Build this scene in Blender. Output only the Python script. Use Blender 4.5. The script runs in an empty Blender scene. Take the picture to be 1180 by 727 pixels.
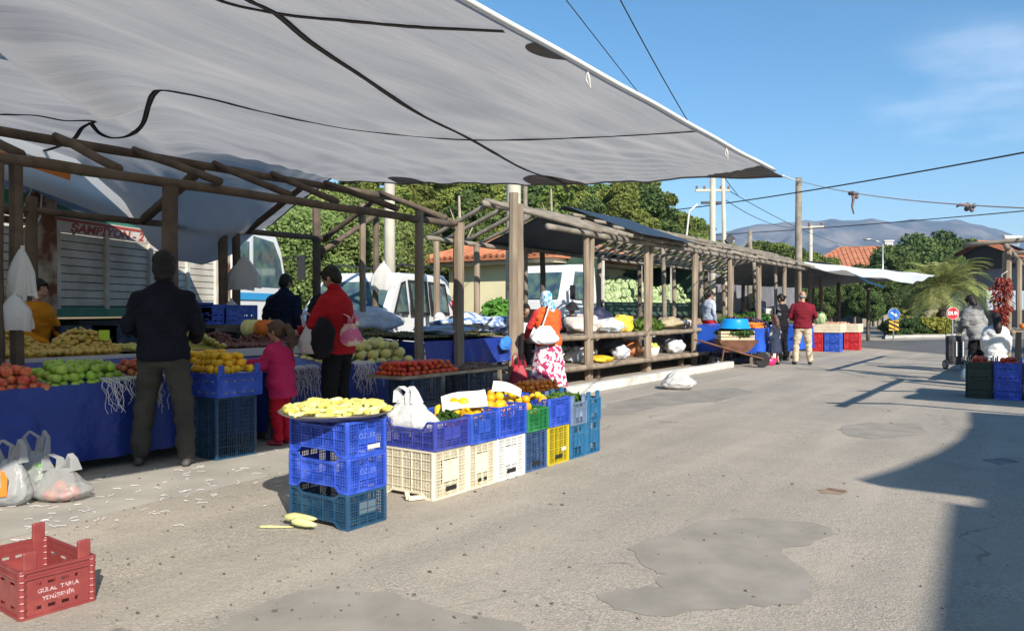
import bpy, bmesh, math, random
import numpy as np
from mathutils import Vector, Matrix, Euler, noise
sc = bpy.context.scene
COL = sc.collection
TMP = bpy.data.scenes.new('workbench')     # scratch scene, removed at the end
R = math.radians
PI = math.pi
random.seed(7)
# ------------------------------------------------------------------ view helpers
CA, SA = math.cos(R(35)), math.sin(R(35))
EYE = 1.3; F = 900.0; HZ = 357.0; CX = 590.0
def W(px, py, d):
    X = (px-CX)/F*d
    return Vector((X*CA-d*SA, X*SA+d*CA, EYE-(py-HZ)/F*d))
def G(px, py, z=0.0):
    return W(px, py, F*(EYE-z)/(py-HZ))
def LX(px, py, x):
    r = (px-CX)/F
    return W(px, py, x/(r*CA-SA))
def LY(px, py, y):
    r = (px-CX)/F
    return W(px, py, y/(r*SA+CA))

# ------------------------------------------------------------------ materials
MATS = {}
def mat(name, col, rough=.6, col2=None, scale=6., bump=0., bscale=40., metal=0., spec=.5, trans=0., sheen=0., detail=4, contrast=(.35,.65), coord='Object', stretch=None, alpha=1., bdist=.01, coat=0.):
    """principled material; col2 = real colour variation (wear, dirt, dye) by noise"""
    if name in MATS: return MATS[name]
    m = bpy.data.materials.new(name); m.use_nodes = True
    nt = m.node_tree; ns = nt.nodes; L = nt.links
    p = ns['Principled BSDF']
    p.inputs['Base Color'].default_value = (*col, 1)
    p.inputs['Roughness'].default_value = rough
    p.inputs['Metallic'].default_value = metal
    p.inputs['Specular IOR Level'].default_value = spec
    p.inputs['Alpha'].default_value = alpha
    if sheen: p.inputs['Sheen Weight'].default_value = sheen
    if coat: p.inputs['Coat Weight'].default_value = coat
    tc = ns.new('ShaderNodeTexCoord'); mp = ns.new('ShaderNodeMapping')
    L.new(tc.outputs[coord], mp.inputs[0])
    if stretch: mp.inputs['Scale'].default_value = stretch
    if col2 is not None:
        n = ns.new('ShaderNodeTexNoise'); n.inputs['Scale'].default_value = scale; n.inputs['Detail'].default_value = detail
        L.new(mp.outputs[0], n.inputs[0])
        r = ns.new('ShaderNodeMapRange'); r.inputs[1].default_value = contrast[0]; r.inputs[2].default_value = contrast[1]
        L.new(n.outputs[0], r.inputs[0])
        mx = ns.new('ShaderNodeMix'); mx.data_type = 'RGBA'
        mx.inputs[6].default_value = (*col, 1); mx.inputs[7].default_value = (*col2, 1)
        L.new(r.outputs[0], mx.inputs[0]); L.new(mx.outputs[2], p.inputs['Base Color'])
    if bump:
        n2 = ns.new('ShaderNodeTexNoise'); n2.inputs['Scale'].default_value = bscale; n2.inputs['Detail'].default_value = 5
        L.new(mp.outputs[0], n2.inputs[0])
        b = ns.new('ShaderNodeBump'); b.inputs['Strength'].default_value = bump; b.inputs['Distance'].default_value = bdist
        L.new(n2.outputs[0], b.inputs['Height']); L.new(b.outputs[0], p.inputs['Normal'])
    if trans:
        t = ns.new('ShaderNodeBsdfTranslucent'); t.inputs[0].default_value = (*col, 1)
        if col2 is not None: L.new(mx.outputs[2], t.inputs[0])
        ms = ns.new('ShaderNodeMixShader'); ms.inputs[0].default_value = trans
        L.new(p.outputs[0], ms.inputs[1]); L.new(t.outputs[0], ms.inputs[2])
        L.new(ms.outputs[0], ns['Material Output'].inputs[0])
    MATS[name] = m
    return m

def vary(m, hue=.02, val=.35):
    """every individual gets its own shade of the material"""
    if 'varied' in m: return m
    nt = m.node_tree; N = nt.nodes; L = nt.links; p = N['Principled BSDF']; src = p.inputs['Base Color']
    hs = N.new('ShaderNodeHueSaturation'); oi = N.new('ShaderNodeObjectInfo')
    if src.is_linked:
        fs = src.links[0].from_socket; outs = [l.to_socket for l in list(fs.links)]; L.new(fs, hs.inputs['Color'])
        for t in outs: L.new(hs.outputs[0], t)
    else: hs.inputs['Color'].default_value = src.default_value; L.new(hs.outputs[0], src)
    r = N.new('ShaderNodeMapRange'); r.inputs[3].default_value = 1-val/2; r.inputs[4].default_value = 1+val/2; L.new(oi.outputs['Random'], r.inputs[0]); L.new(r.outputs[0], hs.inputs['Value'])
    m7 = N.new('ShaderNodeMath'); m7.operation = 'MULTIPLY'; m7.inputs[1].default_value = 7.31; L.new(oi.outputs['Random'], m7.inputs[0])
    fr = N.new('ShaderNodeMath'); fr.operation = 'FRACT'; L.new(m7.outputs[0], fr.inputs[0])
    r2 = N.new('ShaderNodeMapRange'); r2.inputs[3].default_value = .5-hue/2; r2.inputs[4].default_value = .5+hue/2; L.new(fr.outputs[0], r2.inputs[0]); L.new(r2.outputs[0], hs.inputs['Hue'])
    m['varied'] = 1; return m

# ------------------------------------------------------------------ mesh builder
class MB:
    def __init__(s): s.v = []; s.f = []; s.m = []
    def add(s, vs, fs, m=0):
        b = len(s.v); s.v += [tuple(v) for v in vs]
        s.f += [tuple(b+i for i in f) for f in fs]; s.m += [m]*len(fs)
    def box(s, c, d, rz=0, m=0, rot=None):
        hx, hy, hz = d[0]/2, d[1]/2, d[2]/2
        M = rot if rot is not None else (Matrix.Rotation(rz, 3, 'Z') if rz else None)
        vs = []
        for x, y, z in ((-1,-1,-1),(1,-1,-1),(1,1,-1),(-1,1,-1),(-1,-1,1),(1,-1,1),(1,1,1),(-1,1,1)):
            p = Vector((x*hx, y*hy, z*hz))
            if M: p = M @ p
            vs.append((p.x+c[0], p.y+c[1], p.z+c[2]))
        s.add(vs, [(3,2,1,0),(4,5,6,7),(0,1,5,4),(1,2,6,5),(2,3,7,6),(3,0,4,7)], m)
        return s
    def bb(s, x0, x1, y0, y1, z0, z1, m=0):
        return s.box(((x0+x1)/2,(y0+y1)/2,(z0+z1)/2), (x1-x0,y1-y0,z1-z0), m=m)
    def beam(s, p0, p1, w, h, m=0):
        p0 = Vector(p0); p1 = Vector(p1); d = p1-p0; L = d.length
        if L < 1e-6: return s
        q = d.to_track_quat('X', 'Z').to_matrix()
        return s.box((p0+p1)/2, (L, w, h), m=m, rot=q)
    def path(s, pts, rs, n=8, m=0, wob=0, cap=True):
        pts = [Vector(p) for p in pts]
        if not isinstance(rs, (list, tuple)): rs = [rs]*len(pts)
        up = Vector((0,0,1)); vs = []; prev = None
        for i, p in enumerate(pts):
            t = (pts[min(i+1,len(pts)-1)]-pts[max(i-1,0)]).normalized()
            if prev is None:
                a = t.cross(up)
                if a.length < .05: a = t.cross(Vector((0,1,0)))
                a.normalize()
            else:
                a = prev - t*prev.dot(t); a.normalize()
            prev = a; b = t.cross(a)
            for k in range(n):
                an = 2*PI*k/n; r = rs[i]*(1+wob*random.uniform(-1,1))
                vs.append(p+a*math.cos(an)*r+b*math.sin(an)*r)
        fs = []
        for i in range(len(pts)-1):
            for k in range(n):
                k2 = (k+1)%n
                fs.append((i*n+k, (i+1)*n+k, (i+1)*n+k2, i*n+k2))
        if cap:
            fs.append(tuple(range(n))); fs.append(tuple(range((len(pts)-1)*n, len(pts)*n))[::-1])
        s.add(vs, fs, m); return s
    def log(s, p0, p1, r, n=9, m=0, bend=.02):
        """a rough round timber with a little wobble"""
        p0 = Vector(p0); p1 = Vector(p1); L = (p1-p0).length; k = max(3, int(L/.4)+1)
        pts = []
        for i in range(k+1):
            t = i/k; q = p0.lerp(p1, t)
            if 0 < i < k: q += Vector((random.uniform(-1,1),random.uniform(-1,1),random.uniform(-1,1)))*bend*.5
            pts.append(q)
        return s.path(pts, [r*random.uniform(.92,1.06) for _ in pts], n, m, wob=.03)
    def cap(s, p0, p1, r0, r1, n=12, m=0, e=1.0):
        """capsule; e squashes across local y"""
        p0 = Vector(p0); p1 = Vector(p1); d = (p1-p0); L = d.length
        t = d.normalized() if L > 1e-6 else Vector((0,0,1))
        pts = []; rs = []
        for a in (-80,-55,-25): pts.append(p0+t*r0*math.sin(R(a))); rs.append(r0*math.cos(R(a)))
        pts.append(p0); rs.append(r0); pts.append(p0.lerp(p1,.5)); rs.append((r0+r1)/2); pts.append(p1); rs.append(r1)
        for a in (25,55,80): pts.append(p1+t*r1*math.sin(R(a))); rs.append(r1*math.cos(R(a)))
        return s.path(pts, rs, n, m)
    def ell(s, c, r, nu=14, nv=9, m=0, nz=0., nf=2., rot=None, seed=0):
        if not isinstance(r, (list,tuple)): r = (r,r,r)
        vs = [(0,0,-1)]
        for j in range(1, nv):
            a = -PI/2+PI*j/nv
            for i in range(nu):
                b = 2*PI*i/nu; vs.append((math.cos(a)*math.cos(b), math.cos(a)*math.sin(b), math.sin(a)))
        vs.append((0,0,1)); out = []
        for v in vs:
            v = Vector(v); k = 1
            if nz: k += nz*noise.noise(v*nf+Vector((seed*3.1,seed*1.7,seed)))
            p = Vector((v.x*r[0]*k, v.y*r[1]*k, v.z*r[2]*k))
            if rot is not None: p = rot @ p
            out.append((p.x+c[0], p.y+c[1], p.z+c[2]))
        fs = []
        for i in range(nu):
            fs.append((0, 1+(i+1)%nu, 1+i))
            for j in range(nv-2):
                a = 1+j*nu; fs.append((a+i, a+(i+1)%nu, a+nu+(i+1)%nu, a+nu+i))
            a = 1+(nv-2)*nu; fs.append((a+i, a+(i+1)%nu, len(vs)-1))
        s.add(out, fs, m); return s
    def lathe(s, prof, n=24, c=(0,0,0), m=0, sx=1, sy=1):
        vs = []
        for r, z in prof:
            for k in range(n):
                a = 2*PI*k/n; vs.append((c[0]+r*sx*math.cos(a), c[1]+r*sy*math.sin(a), c[2]+z))
        fs = []
        for i in range(len(prof)-1):
            for k in range(n): fs.append((i*n+k, i*n+(k+1)%n, (i+1)*n+(k+1)%n, (i+1)*n+k))
        if prof[0][0] > 1e-4: fs.append(tuple(range(n))[::-1])
        if prof[-1][0] > 1e-4: fs.append(tuple(range((len(prof)-1)*n, len(prof)*n)))
        s.add(vs, fs, m); return s
    def loft(s, rings, m=0, n=20):
        """rings of (x,y,z,rx,ry[,rot])"""
        vs = []
        for q in rings:
            x,y,z,rx,ry = q[:5]
            for k in range(n):
                a = 2*PI*k/n; vs.append((x+rx*math.cos(a), y+ry*math.sin(a), z))
        fs = []
        for i in range(len(rings)-1):
            for k in range(n): fs.append((i*n+k, i*n+(k+1)%n, (i+1)*n+(k+1)%n, (i+1)*n+k))
        fs.append(tuple(range(n))[::-1]); fs.append(tuple(range((len(rings)-1)*n, len(rings)*n)))
        s.add(vs, fs, m); return s
    def grid(s, fn, nu, nv, m=0, thick=0, closed_u=False):
        vs = [Vector(fn(i/nu, j/nv)) for j in range(nv+1) for i in range(nu+1)]
        W_ = nu+1
        fs = [(j*W_+i, j*W_+i+1, (j+1)*W_+i+1, (j+1)*W_+i) for j in range(nv) for i in range(nu)]
        s.add(vs, fs, m); return s
    def prism(s, poly, z0, z1, m=0):
        n = len(poly); vs = [(x,y,z0) for x,y in poly]+[(x,y,z1) for x,y in poly]
        fs = [tuple(range(n))[::-1], tuple(range(n,2*n))]+[(i,(i+1)%n,n+(i+1)%n,n+i) for i in range(n)]
        s.add(vs, fs, m); return s
    def build(s, name, mats, parent=None, loc=None, smooth=False, rz=0, bevel=0, solid=0):
        me = bpy.data.meshes.new(name)
        me.from_pydata(s.v, [], s.f)
        if not isinstance(mats, (list,tuple)): mats = [mats]
        for m in mats: me.materials.append(m)
        if len(mats) > 1: me.polygons.foreach_set('material_index', s.m)
        if smooth: me.polygons.foreach_set('use_smooth', [True]*len(s.f))
        me.update()
        o = bpy.data.objects.new(name, me); COL.objects.link(o)
        if parent: o.parent = parent
        if loc is not None: o.location = loc
        if rz: o.rotation_euler = (0,0,rz)
        if solid:
            md = o.modifiers.new('solid','SOLIDIFY'); md.thickness = solid; md.offset = 0
        if bevel:
            md = o.modifiers.new('bevel','BEVEL'); md.width = bevel; md.segments = 2; md.limit_method = 'ANGLE'
        return o

def tag(o, label, cat, group=None, kind=None):
    if label: o['label'] = label
    if cat: o['category'] = cat
    if group: o['group'] = group
    if kind: o['kind'] = kind
    return o
def struct(o): o['kind'] = 'structure'; return o
def thing(name, label, cat, loc=(0,0,0), rz=0, group=None):
    o = bpy.data.objects.new(name, None); COL.objects.link(o)
    o.empty_display_size = .1
    o.location = loc; o.rotation_euler = (0,0,rz)
    return tag(o, label, cat, group)
def kids(o): return [c for c in bpy.data.objects if c.parent is o]
def dup(root, loc=None, rz=None, label=None, group=None, scale=None, rot=None):
    def cp(o, par):
        c = o.copy(); COL.objects.link(c)
        if par: c.parent = par
        for ch in o.children: cp(ch, c)
        return c
    r = cp(root, None)
    if loc is not None: r.location = loc
    if rz is not None: r.rotation_euler = (0,0,rz)
    if rot is not None: r.rotation_euler = rot
    if scale is not None: r.scale = scale if isinstance(scale,(tuple,list)) else (scale,)*3
    if label: r['label'] = label
    if group: r['group'] = group
    return r
def text(s, size, m, parent, loc, rot, name='lettering', extrude=.001, sx=1, align='CENTER', shear=0, bold=0):
    cu = bpy.data.curves.new(name, 'FONT'); cu.body = s; cu.size = size; cu.extrude = extrude; cu.align_x = align; cu.align_y = 'CENTER'; cu.shear = shear
    cu.offset = bold
    o = bpy.data.objects.new(name, cu); TMP.collection.objects.link(o)
    with bpy.context.temp_override(scene=TMP, view_layer=TMP.view_layers[0]): dg = bpy.context.evaluated_depsgraph_get()
    me = bpy.data.meshes.new_from_object(o.evaluated_get(dg))
    bpy.data.objects.remove(o); bpy.data.curves.remove(cu)
    me.name = name
    me.materials.clear(); me.materials.append(m)
    o = bpy.data.objects.new(name, me); COL.objects.link(o)
    if parent: o.parent = parent
    o.location = loc; o.rotation_euler = rot; o.scale = (sx,1,1)
    return o
def remesh(mb, name, mats, parent, voxel=.01, smooth=3, nz=0., nf=9., loc=None, cut=None):
    """union of the closed pieces in mb as ONE continuous surface"""
    me = bpy.data.meshes.new(name); me.from_pydata(mb.v, [], mb.f)
    o = bpy.data.objects.new(name, me); TMP.collection.objects.link(o)
    md = o.modifiers.new('r','REMESH'); md.mode = 'VOXEL'; md.voxel_size = voxel; md.use_smooth_shade = True
    if smooth:
        ms = o.modifiers.new('s','SMOOTH'); ms.factor = .5; ms.iterations = smooth
    with bpy.context.temp_override(scene=TMP, view_layer=TMP.view_layers[0]): dg = bpy.context.evaluated_depsgraph_get()
    me2 = bpy.data.meshes.new_from_object(o.evaluated_get(dg))
    bpy.data.objects.remove(o); bpy.data.meshes.remove(me)
    me2.name = name
    me2.materials.clear()
    for m in (mats if isinstance(mats,(list,tuple)) else [mats]): me2.materials.append(m)
    if nz:
        sd = random.uniform(0,50)
        for v in me2.vertices:
            c = v.co
            a = noise.noise(Vector((c.x*nf+sd, c.y*nf, c.z*nf*1.5)))
            b = 1-abs(noise.noise(Vector((c.x*nf*.8, c.y*nf*.8+sd, c.z*nf*1.9))))*2
            v.co = c + v.normal*(a*.55+b*.45)*nz
    me2.polygons.foreach_set('use_smooth', [True]*len(me2.polygons))
    o = bpy.data.objects.new(name, me2); COL.objects.link(o)
    if parent: o.parent = parent
    if loc is not None: o.location = loc
    return o
# ------------------------------------------------------------------ camera, sky, sun
cam_d = bpy.data.cameras.new('camera'); cam = bpy.data.objects.new('camera', cam_d); COL.objects.link(cam)
cam_d.sensor_width = 36; cam_d.lens = 36*F/1180; cam_d.clip_end = 20000; cam_d.clip_start = .05
cam.location = (0,0,EYE); cam.rotation_euler = (R(90-.41), 0, R(35))
sc.camera = cam
EL = 31.0; AZ = 122.7      # sun elevation; compass direction of the sun, clockwise from +Y
sd = Vector((math.sin(R(AZ))*math.cos(R(EL)), math.cos(R(AZ))*math.cos(R(EL)), math.sin(R(EL))))
sl = bpy.data.lights.new('sun','SUN'); sl.energy = 5.0; sl.angle = R(.5); sl.color = (1,.93,.83)
so = bpy.data.objects.new('sun', sl); COL.objects.link(so)
so.rotation_euler = (-sd).to_track_quat('-Z','Y').to_euler(); so.location = (20,-15,30)
w = bpy.data.worlds.new('World'); sc.world = w; w.use_nodes = True
nt = w.node_tree; L = nt.links; bg = nt.nodes['Background']; bg.inputs[1].default_value = .097
sky = nt.nodes.new('ShaderNodeTexSky'); sky.sky_type = 'NISHITA'; sky.sun_disc = False
sky.sun_elevation = R(EL); sky.sun_rotation = R(AZ); sky.air_density = 1.0; sky.dust_density = .25; sky.ozone_density = 3.5
# thin clouds low in the sky
tc = nt.nodes.new('ShaderNodeTexCoord'); mp = nt.nodes.new('ShaderNodeMapping'); mp.inputs['Scale'].default_value = (2.2,2.2,9)
mp.inputs['Location'].default_value = (.5,.22,.75)
L.new(tc.outputs['Generated'], mp.inputs[0])
cn = nt.nodes.new('ShaderNodeTexNoise'); cn.inputs['Scale'].default_value = 1.6; cn.inputs['Detail'].default_value = 6; cn.inputs['Roughness'].default_value = .55
L.new(mp.outputs[0], cn.inputs[0])
cr = nt.nodes.new('ShaderNodeMapRange'); cr.inputs[1].default_value = .58; cr.inputs[2].default_value = .80; cr.inputs[4].default_value = .5
L.new(cn.outputs[0], cr.inputs[0])
# cloud bank direction (to the right of the view, 10-15 degrees up)
def spot(px, py, k0, k1):
    d = nt.nodes.new('ShaderNodeVectorMath'); d.operation = 'DOT_PRODUCT'
    v = (W(px, py, 100)-Vector((0,0,EYE))).normalized(); d.inputs[1].default_value = v
    L.new(tc.outputs['Generated'], d.inputs[0])
    r = nt.nodes.new('ShaderNodeMapRange'); r.interpolation_type = 'SMOOTHSTEP'; r.inputs[1].default_value = k0; r.inputs[2].default_value = k1
    L.new(d.outputs['Value'], r.inputs[0]); return r
s1 = spot(1120, 128, .9925, .9993)
mm = nt.nodes.new('ShaderNodeMath'); mm.operation = 'MULTIPLY'; L.new(s1.outputs[0], mm.inputs[0])
cr.inputs[1].default_value = .47; cr.inputs[2].default_value = .72; cr.inputs[4].default_value = .36
L.new(cr.outputs[0], mm.inputs[1])
mx = nt.nodes.new('ShaderNodeMix'); mx.data_type = 'RGBA'
hs = nt.nodes.new('ShaderNodeHueSaturation'); hs.inputs['Saturation'].default_value = 1.2; hs.inputs['Hue'].default_value = .492; hs.inputs['Value'].default_value = 1.0
L.new(sky.outputs[0], hs.inputs['Color'])
L.new(mm.outputs[0], mx.inputs[0]); L.new(hs.outputs[0], mx.inputs[6]); mx.inputs[7].default_value = (8.5,9,9.8,1)
L.new(mx.outputs[2], bg.inputs[0])
sc.view_settings.view_transform = 'Standard'; sc.view_settings.look = 'None'; sc.view_settings.exposure = .75; sc.view_settings.gamma = 1
sc.cycles.max_bounces = 7; sc.cycles.transparent_max_bounces = 12; sc.cycles.volume_bounces = 0

# ------------------------------------------------------------------ ground
def ground_mat():
    m = bpy.data.materials.new('asphalt_pale'); m.use_nodes = True; nt = m.node_tree; N = nt.nodes; L = nt.links
    p = N['Principled BSDF']; p.inputs['Roughness'].default_value = .92; p.inputs['Specular IOR Level'].default_value = .2
    tc = N.new('ShaderNodeTexCoord')
    def nz(sc_, det=4, rough=.6):
        n = N.new('ShaderNodeTexNoise'); n.inputs['Scale'].default_value = sc_; n.inputs['Detail'].default_value = det; n.inputs['Roughness'].default_value = rough
        L.new(tc.outputs['Object'], n.inputs[0]); return n
    def rng(n, a, b, c=0, d=1, out=0):
        r = N.new('ShaderNodeMapRange'); r.inputs[1].default_value = a; r.inputs[2].default_value = b; r.inputs[3].default_value = c; r.inputs[4].default_value = d
        L.new(n.outputs[out], r.inputs[0]); return r
    def mix(f, a, b, mode='MIX'):
        x = N.new('ShaderNodeMix'); x.data_type = 'RGBA'; x.blend_type = mode
        if isinstance(f, float): x.inputs[0].default_value = f
        else: L.new(f.outputs[0], x.inputs[0])
        for k, q in ((6,a),(7,b)):
            if isinstance(q, tuple): x.inputs[k].default_value = (*q,1)
            else: L.new(q.outputs[2] if q.bl_idname == 'ShaderNodeMix' else q.outputs[0], x.inputs[k])
        return x
    base = mix(rng(nz(.5,5), .38,.62), (.42,.365,.295), (.33,.295,.24))
    base = mix(rng(nz(2.3,6,.7), .45,.72,0,.6), base, (.29,.26,.215))
    # exposed stones
    vo = N.new('ShaderNodeTexVoronoi'); vo.inputs['Scale'].default_value = 120; L.new(tc.outputs['Object'], vo.inputs[0])
    sep = N.new('ShaderNodeSeparateColor'); L.new(vo.outputs['Color'], sep.inputs[0])
    st = rng(sep, .25,1.,0,1)
    base = mix(rng(nz(1.1,3), .4,.6,.18,.48), base, mix(st, (.19,.17,.145), (.56,.51,.43)))
    # small dark specks and pits
    sp = rng(nz(22,3,.5), .68,.74,0,.7); base = mix(sp, base, (.07,.065,.06))
    # old stains
    base = mix(rng(nz(.9,4,.65), .60,.72,0,.45), base, (.22,.20,.17))
    # cracks and worn streaks
    wv = N.new('ShaderNodeTexNoise'); wv.inputs['Scale'].default_value = 1.3; wv.inputs['Detail'].default_value = 5; L.new(tc.outputs['Object'], wv.inputs[0])
    ad = N.new('ShaderNodeMix'); ad.data_type = 'RGBA'; ad.blend_type = 'ADD'; ad.inputs[0].default_value = .9; L.new(tc.outputs['Object'], ad.inputs[6]); L.new(wv.outputs['Color'], ad.inputs[7])
    vc = N.new('ShaderNodeTexVoronoi'); vc.feature = 'DISTANCE_TO_EDGE'; vc.inputs['Scale'].default_value = .42; L.new(ad.outputs[2], vc.inputs[0])
    ck = rng(vc, .0015, .006, .75, 0); ckm = N.new('ShaderNodeMath'); ckm.operation = 'MULTIPLY'; L.new(ck.outputs[0], ckm.inputs[0]); L.new(rng(nz(.35,3), .5,.62).outputs[0], ckm.inputs[1])
    base = mix(ckm, base, (.09,.08,.07))
    mpp = N.new('ShaderNodeMapping'); mpp.inputs['Scale'].default_value = (1.6,.12,1); L.new(tc.outputs['Object'], mpp.inputs[0])
    tk = N.new('ShaderNodeTexNoise'); tk.inputs['Scale'].default_value = 1.4; tk.inputs['Detail'].default_value = 5; L.new(mpp.outputs[0], tk.inputs[0])
    base = mix(rng(tk, .52,.70,0,.38), base, (.25,.235,.21)); base = mix(rng(tk, .48,.30,0,.35), base, (.52,.46,.38))
    base = mix(rng(nz(3.1,6,.75), .60,.70,0,.5), base, (.20,.18,.15))
    L.new(base.outputs[2], p.inputs['Base Color'])
    b1 = N.new('ShaderNodeBump'); b1.inputs['Strength'].default_value = .35; b1.inputs['Distance'].default_value = .006
    L.new(vo.outputs['Distance'], b1.inputs['Height'])
    b2 = N.new('ShaderNodeBump'); b2.inputs['Strength'].default_value = .6; b2.inputs['Distance'].default_value = .012
    L.new(nz(14,6,.7).outputs[0], b2.inputs['Height']); L.new(b2.outputs[0], b1.inputs['Normal']); L.new(b1.outputs[0], p.inputs['Normal'])
    return m
GM = ground_mat()
earth = mat('dry_earth', (.16,.13,.085), .95, (.09,.10,.045), .25, .5, 8, bdist=.05)
patch_m = mat('repair_asphalt', (.255,.234,.197), .9, (.33,.30,.255), 3.5, .5, 160, bdist=.004, spec=.2)
shade_patch_m = mat('painted_shade_asphalt', (.235,.217,.183), .9, (.31,.285,.24), 2.5, .5, 150, bdist=.004, spec=.2)
gut_m = mat('worn_concrete', (.30,.285,.245), .92, (.40,.37,.32), 2.2, .5, 90, bdist=.004, spec=.2)
dark_road = mat('dark_crossing', (.085,.088,.095), .85, (.12,.12,.12), 1.2, .4, 80, bdist=.004)

g = MB(); S = 3500
g.add([(-S,-S,-.05),(S,-S,-.05),(S,S,-.05),(-S,S,-.05)], [(0,1,2,3)])
struct(g.build('ground', earth))
g = MB(); nn = 40
def lot(u, v):
    x = -11.2+u*24; y = -12+v*60
    return (x, y, 0.008*noise.noise(Vector((x*.25,y*.25,0))))
g.grid(lambda u,v: (-11.2+u*24, -12+v*55, 0), 8, 20)
struct(g.build('market_road', GM))
def jag(pts, amp=.04, n=10, closed=True, sd=0):
    out = []
    for i in range(len(pts)):
        a = Vector(pts[i]); b = Vector(pts[(i+1)%len(pts)])
        for k in range(n):
            q = a.lerp(b, k/n); w_ = amp if k else amp*.4
            q += Vector((noise.noise(q*2.3+Vector((sd,0,0))), noise.noise(q*2.3+Vector((0,9+sd,0))), 0))*w_*3
            q += Vector((noise.noise(q*11), noise.noise(q*11+Vector((5,5,0))), 0))*w_*1.2
            out.append(q)
    return out
def sheet(name, pts, m, z, amp=.04, n=10, sd=0):
    ps = jag(pts, amp, n, sd=sd); c = sum(ps, Vector())/len(ps)
    g = MB(); g.add([(p.x-c.x,p.y-c.y,0) for p in ps], [tuple(range(len(ps)))])
    o = g.build(name, m, loc=(c.x,c.y,z)); struct(o)
    me = o.data; bm = bmesh.new(); bm.from_mesh(me); bmesh.ops.triangulate(bm, faces=bm.faces); bmesh.ops.recalc_face_normals(bm, faces=bm.faces)
    for f in bm.faces:
        if f.normal.z < 0: f.normal_flip()
    bm.to_mesh(me); bm.free()
    return o
Gp = lambda L_: [G(a,b) for a,b in L_]
sheet('road_patch', Gp([(722,632),(770,618),(808,600),(880,598),(940,604),(957,614),(935,628),(902,632),(918,655),(932,672),(930,695),(880,700),(850,704),(760,712),(700,702),(690,684),(770,678),(772,660),(735,648)]), patch_m, .0022, .03, 8)
sheet('road_patch', Gp([(195,745),(260,712),(330,690),(365,678),(440,682),(475,694),(520,705),(600,722),(640,760),(400,800)]), patch_m, .0022, .03, 8, 3)
sheet('road_patch', Gp([(690,478),(700,466),(760,452),(850,447),(870,452),(830,462),(760,468),(720,478)]), shade_patch_m, .0022, .012, 6, 5)  # dark sheet that paints the shadow near the kerb onto the road
sheet('road_patch', Gp([(965,495),(1000,486),(1060,488),(1065,500),(1010,506),(975,502)]), patch_m, .0022, .04, 6, 7)
sheet('road_stain', Gp([(935,565),(950,562),(972,564),(968,570),(945,569)]), mat('rust_stain',(.16,.09,.05),.9,(.30,.22,.15),7,contrast=(.4,.55)), .0022, .022, 9, 11)
sheet('road_stain', Gp([(1133,529),(1160,527),(1176,533),(1150,536)]), mat('oil_stain',(.10,.095,.09),.7,(.22,.20,.18),6), .0022, .03, 9, 12)
# concrete gutter strip along the stalls
gp = []
for y in range(-4, 11): gp.append(Vector((-4.95+.10*math.sin(y*1.3), y, 0)))
gp += [Vector((-6.2,10,0)), Vector((-6.3,-4,0))]
sheet('gutter', gp, gut_m, .001, .02, 3, 2)
# crossing road in the distance, drawn in a darker tone, with the pavement and island beyond
d0 = G(985,398); 
g = MB(); pts = [(-14,38),(-5.3,28.7),(-2.8,26.1),(3,20.5),(14,26),(6,48),(-4,39.5),(-6.5,35.4),(-14,44)]
g.add([(x,y,.004) for x,y in pts], [tuple(range(len(pts)))]); struct(g.build('cross_road', dark_road))
g = MB(); g.bb(-60,60,43.1,75,-.04,.002); g.bb(-60,-11.3,30,43,-.04,.0); struct(g.build('far_road', mat('far_asphalt',(.17,.17,.165),.9,(.22,.22,.2),.5)))
# ------------------------------------------------------------------ timber
wood = mat('weathered_timber', (.30,.235,.165), .85, (.17,.13,.09), 5, .5, 30, stretch=(1,1,.25), bdist=.006)
wood_dark = mat('old_brown_timber', (.135,.098,.066), .85, (.075,.055,.04), 5, .5, 30, bdist=.006)
wood_grey = mat('grey_pole_timber', (.27,.235,.185), .88, (.16,.135,.105), 4, .5, 25, bdist=.006)
board = mat('shelf_board', (.33,.27,.20), .85, (.21,.165,.12), 4, .4, 30, bdist=.004)
iron = mat('dark_iron', (.04,.04,.045), .5, metal=.6)
rope_m = mat('white_rope', (.62,.60,.56), .8)
black_tape = mat('black_webbing', (.018,.018,.021), .7)

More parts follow.
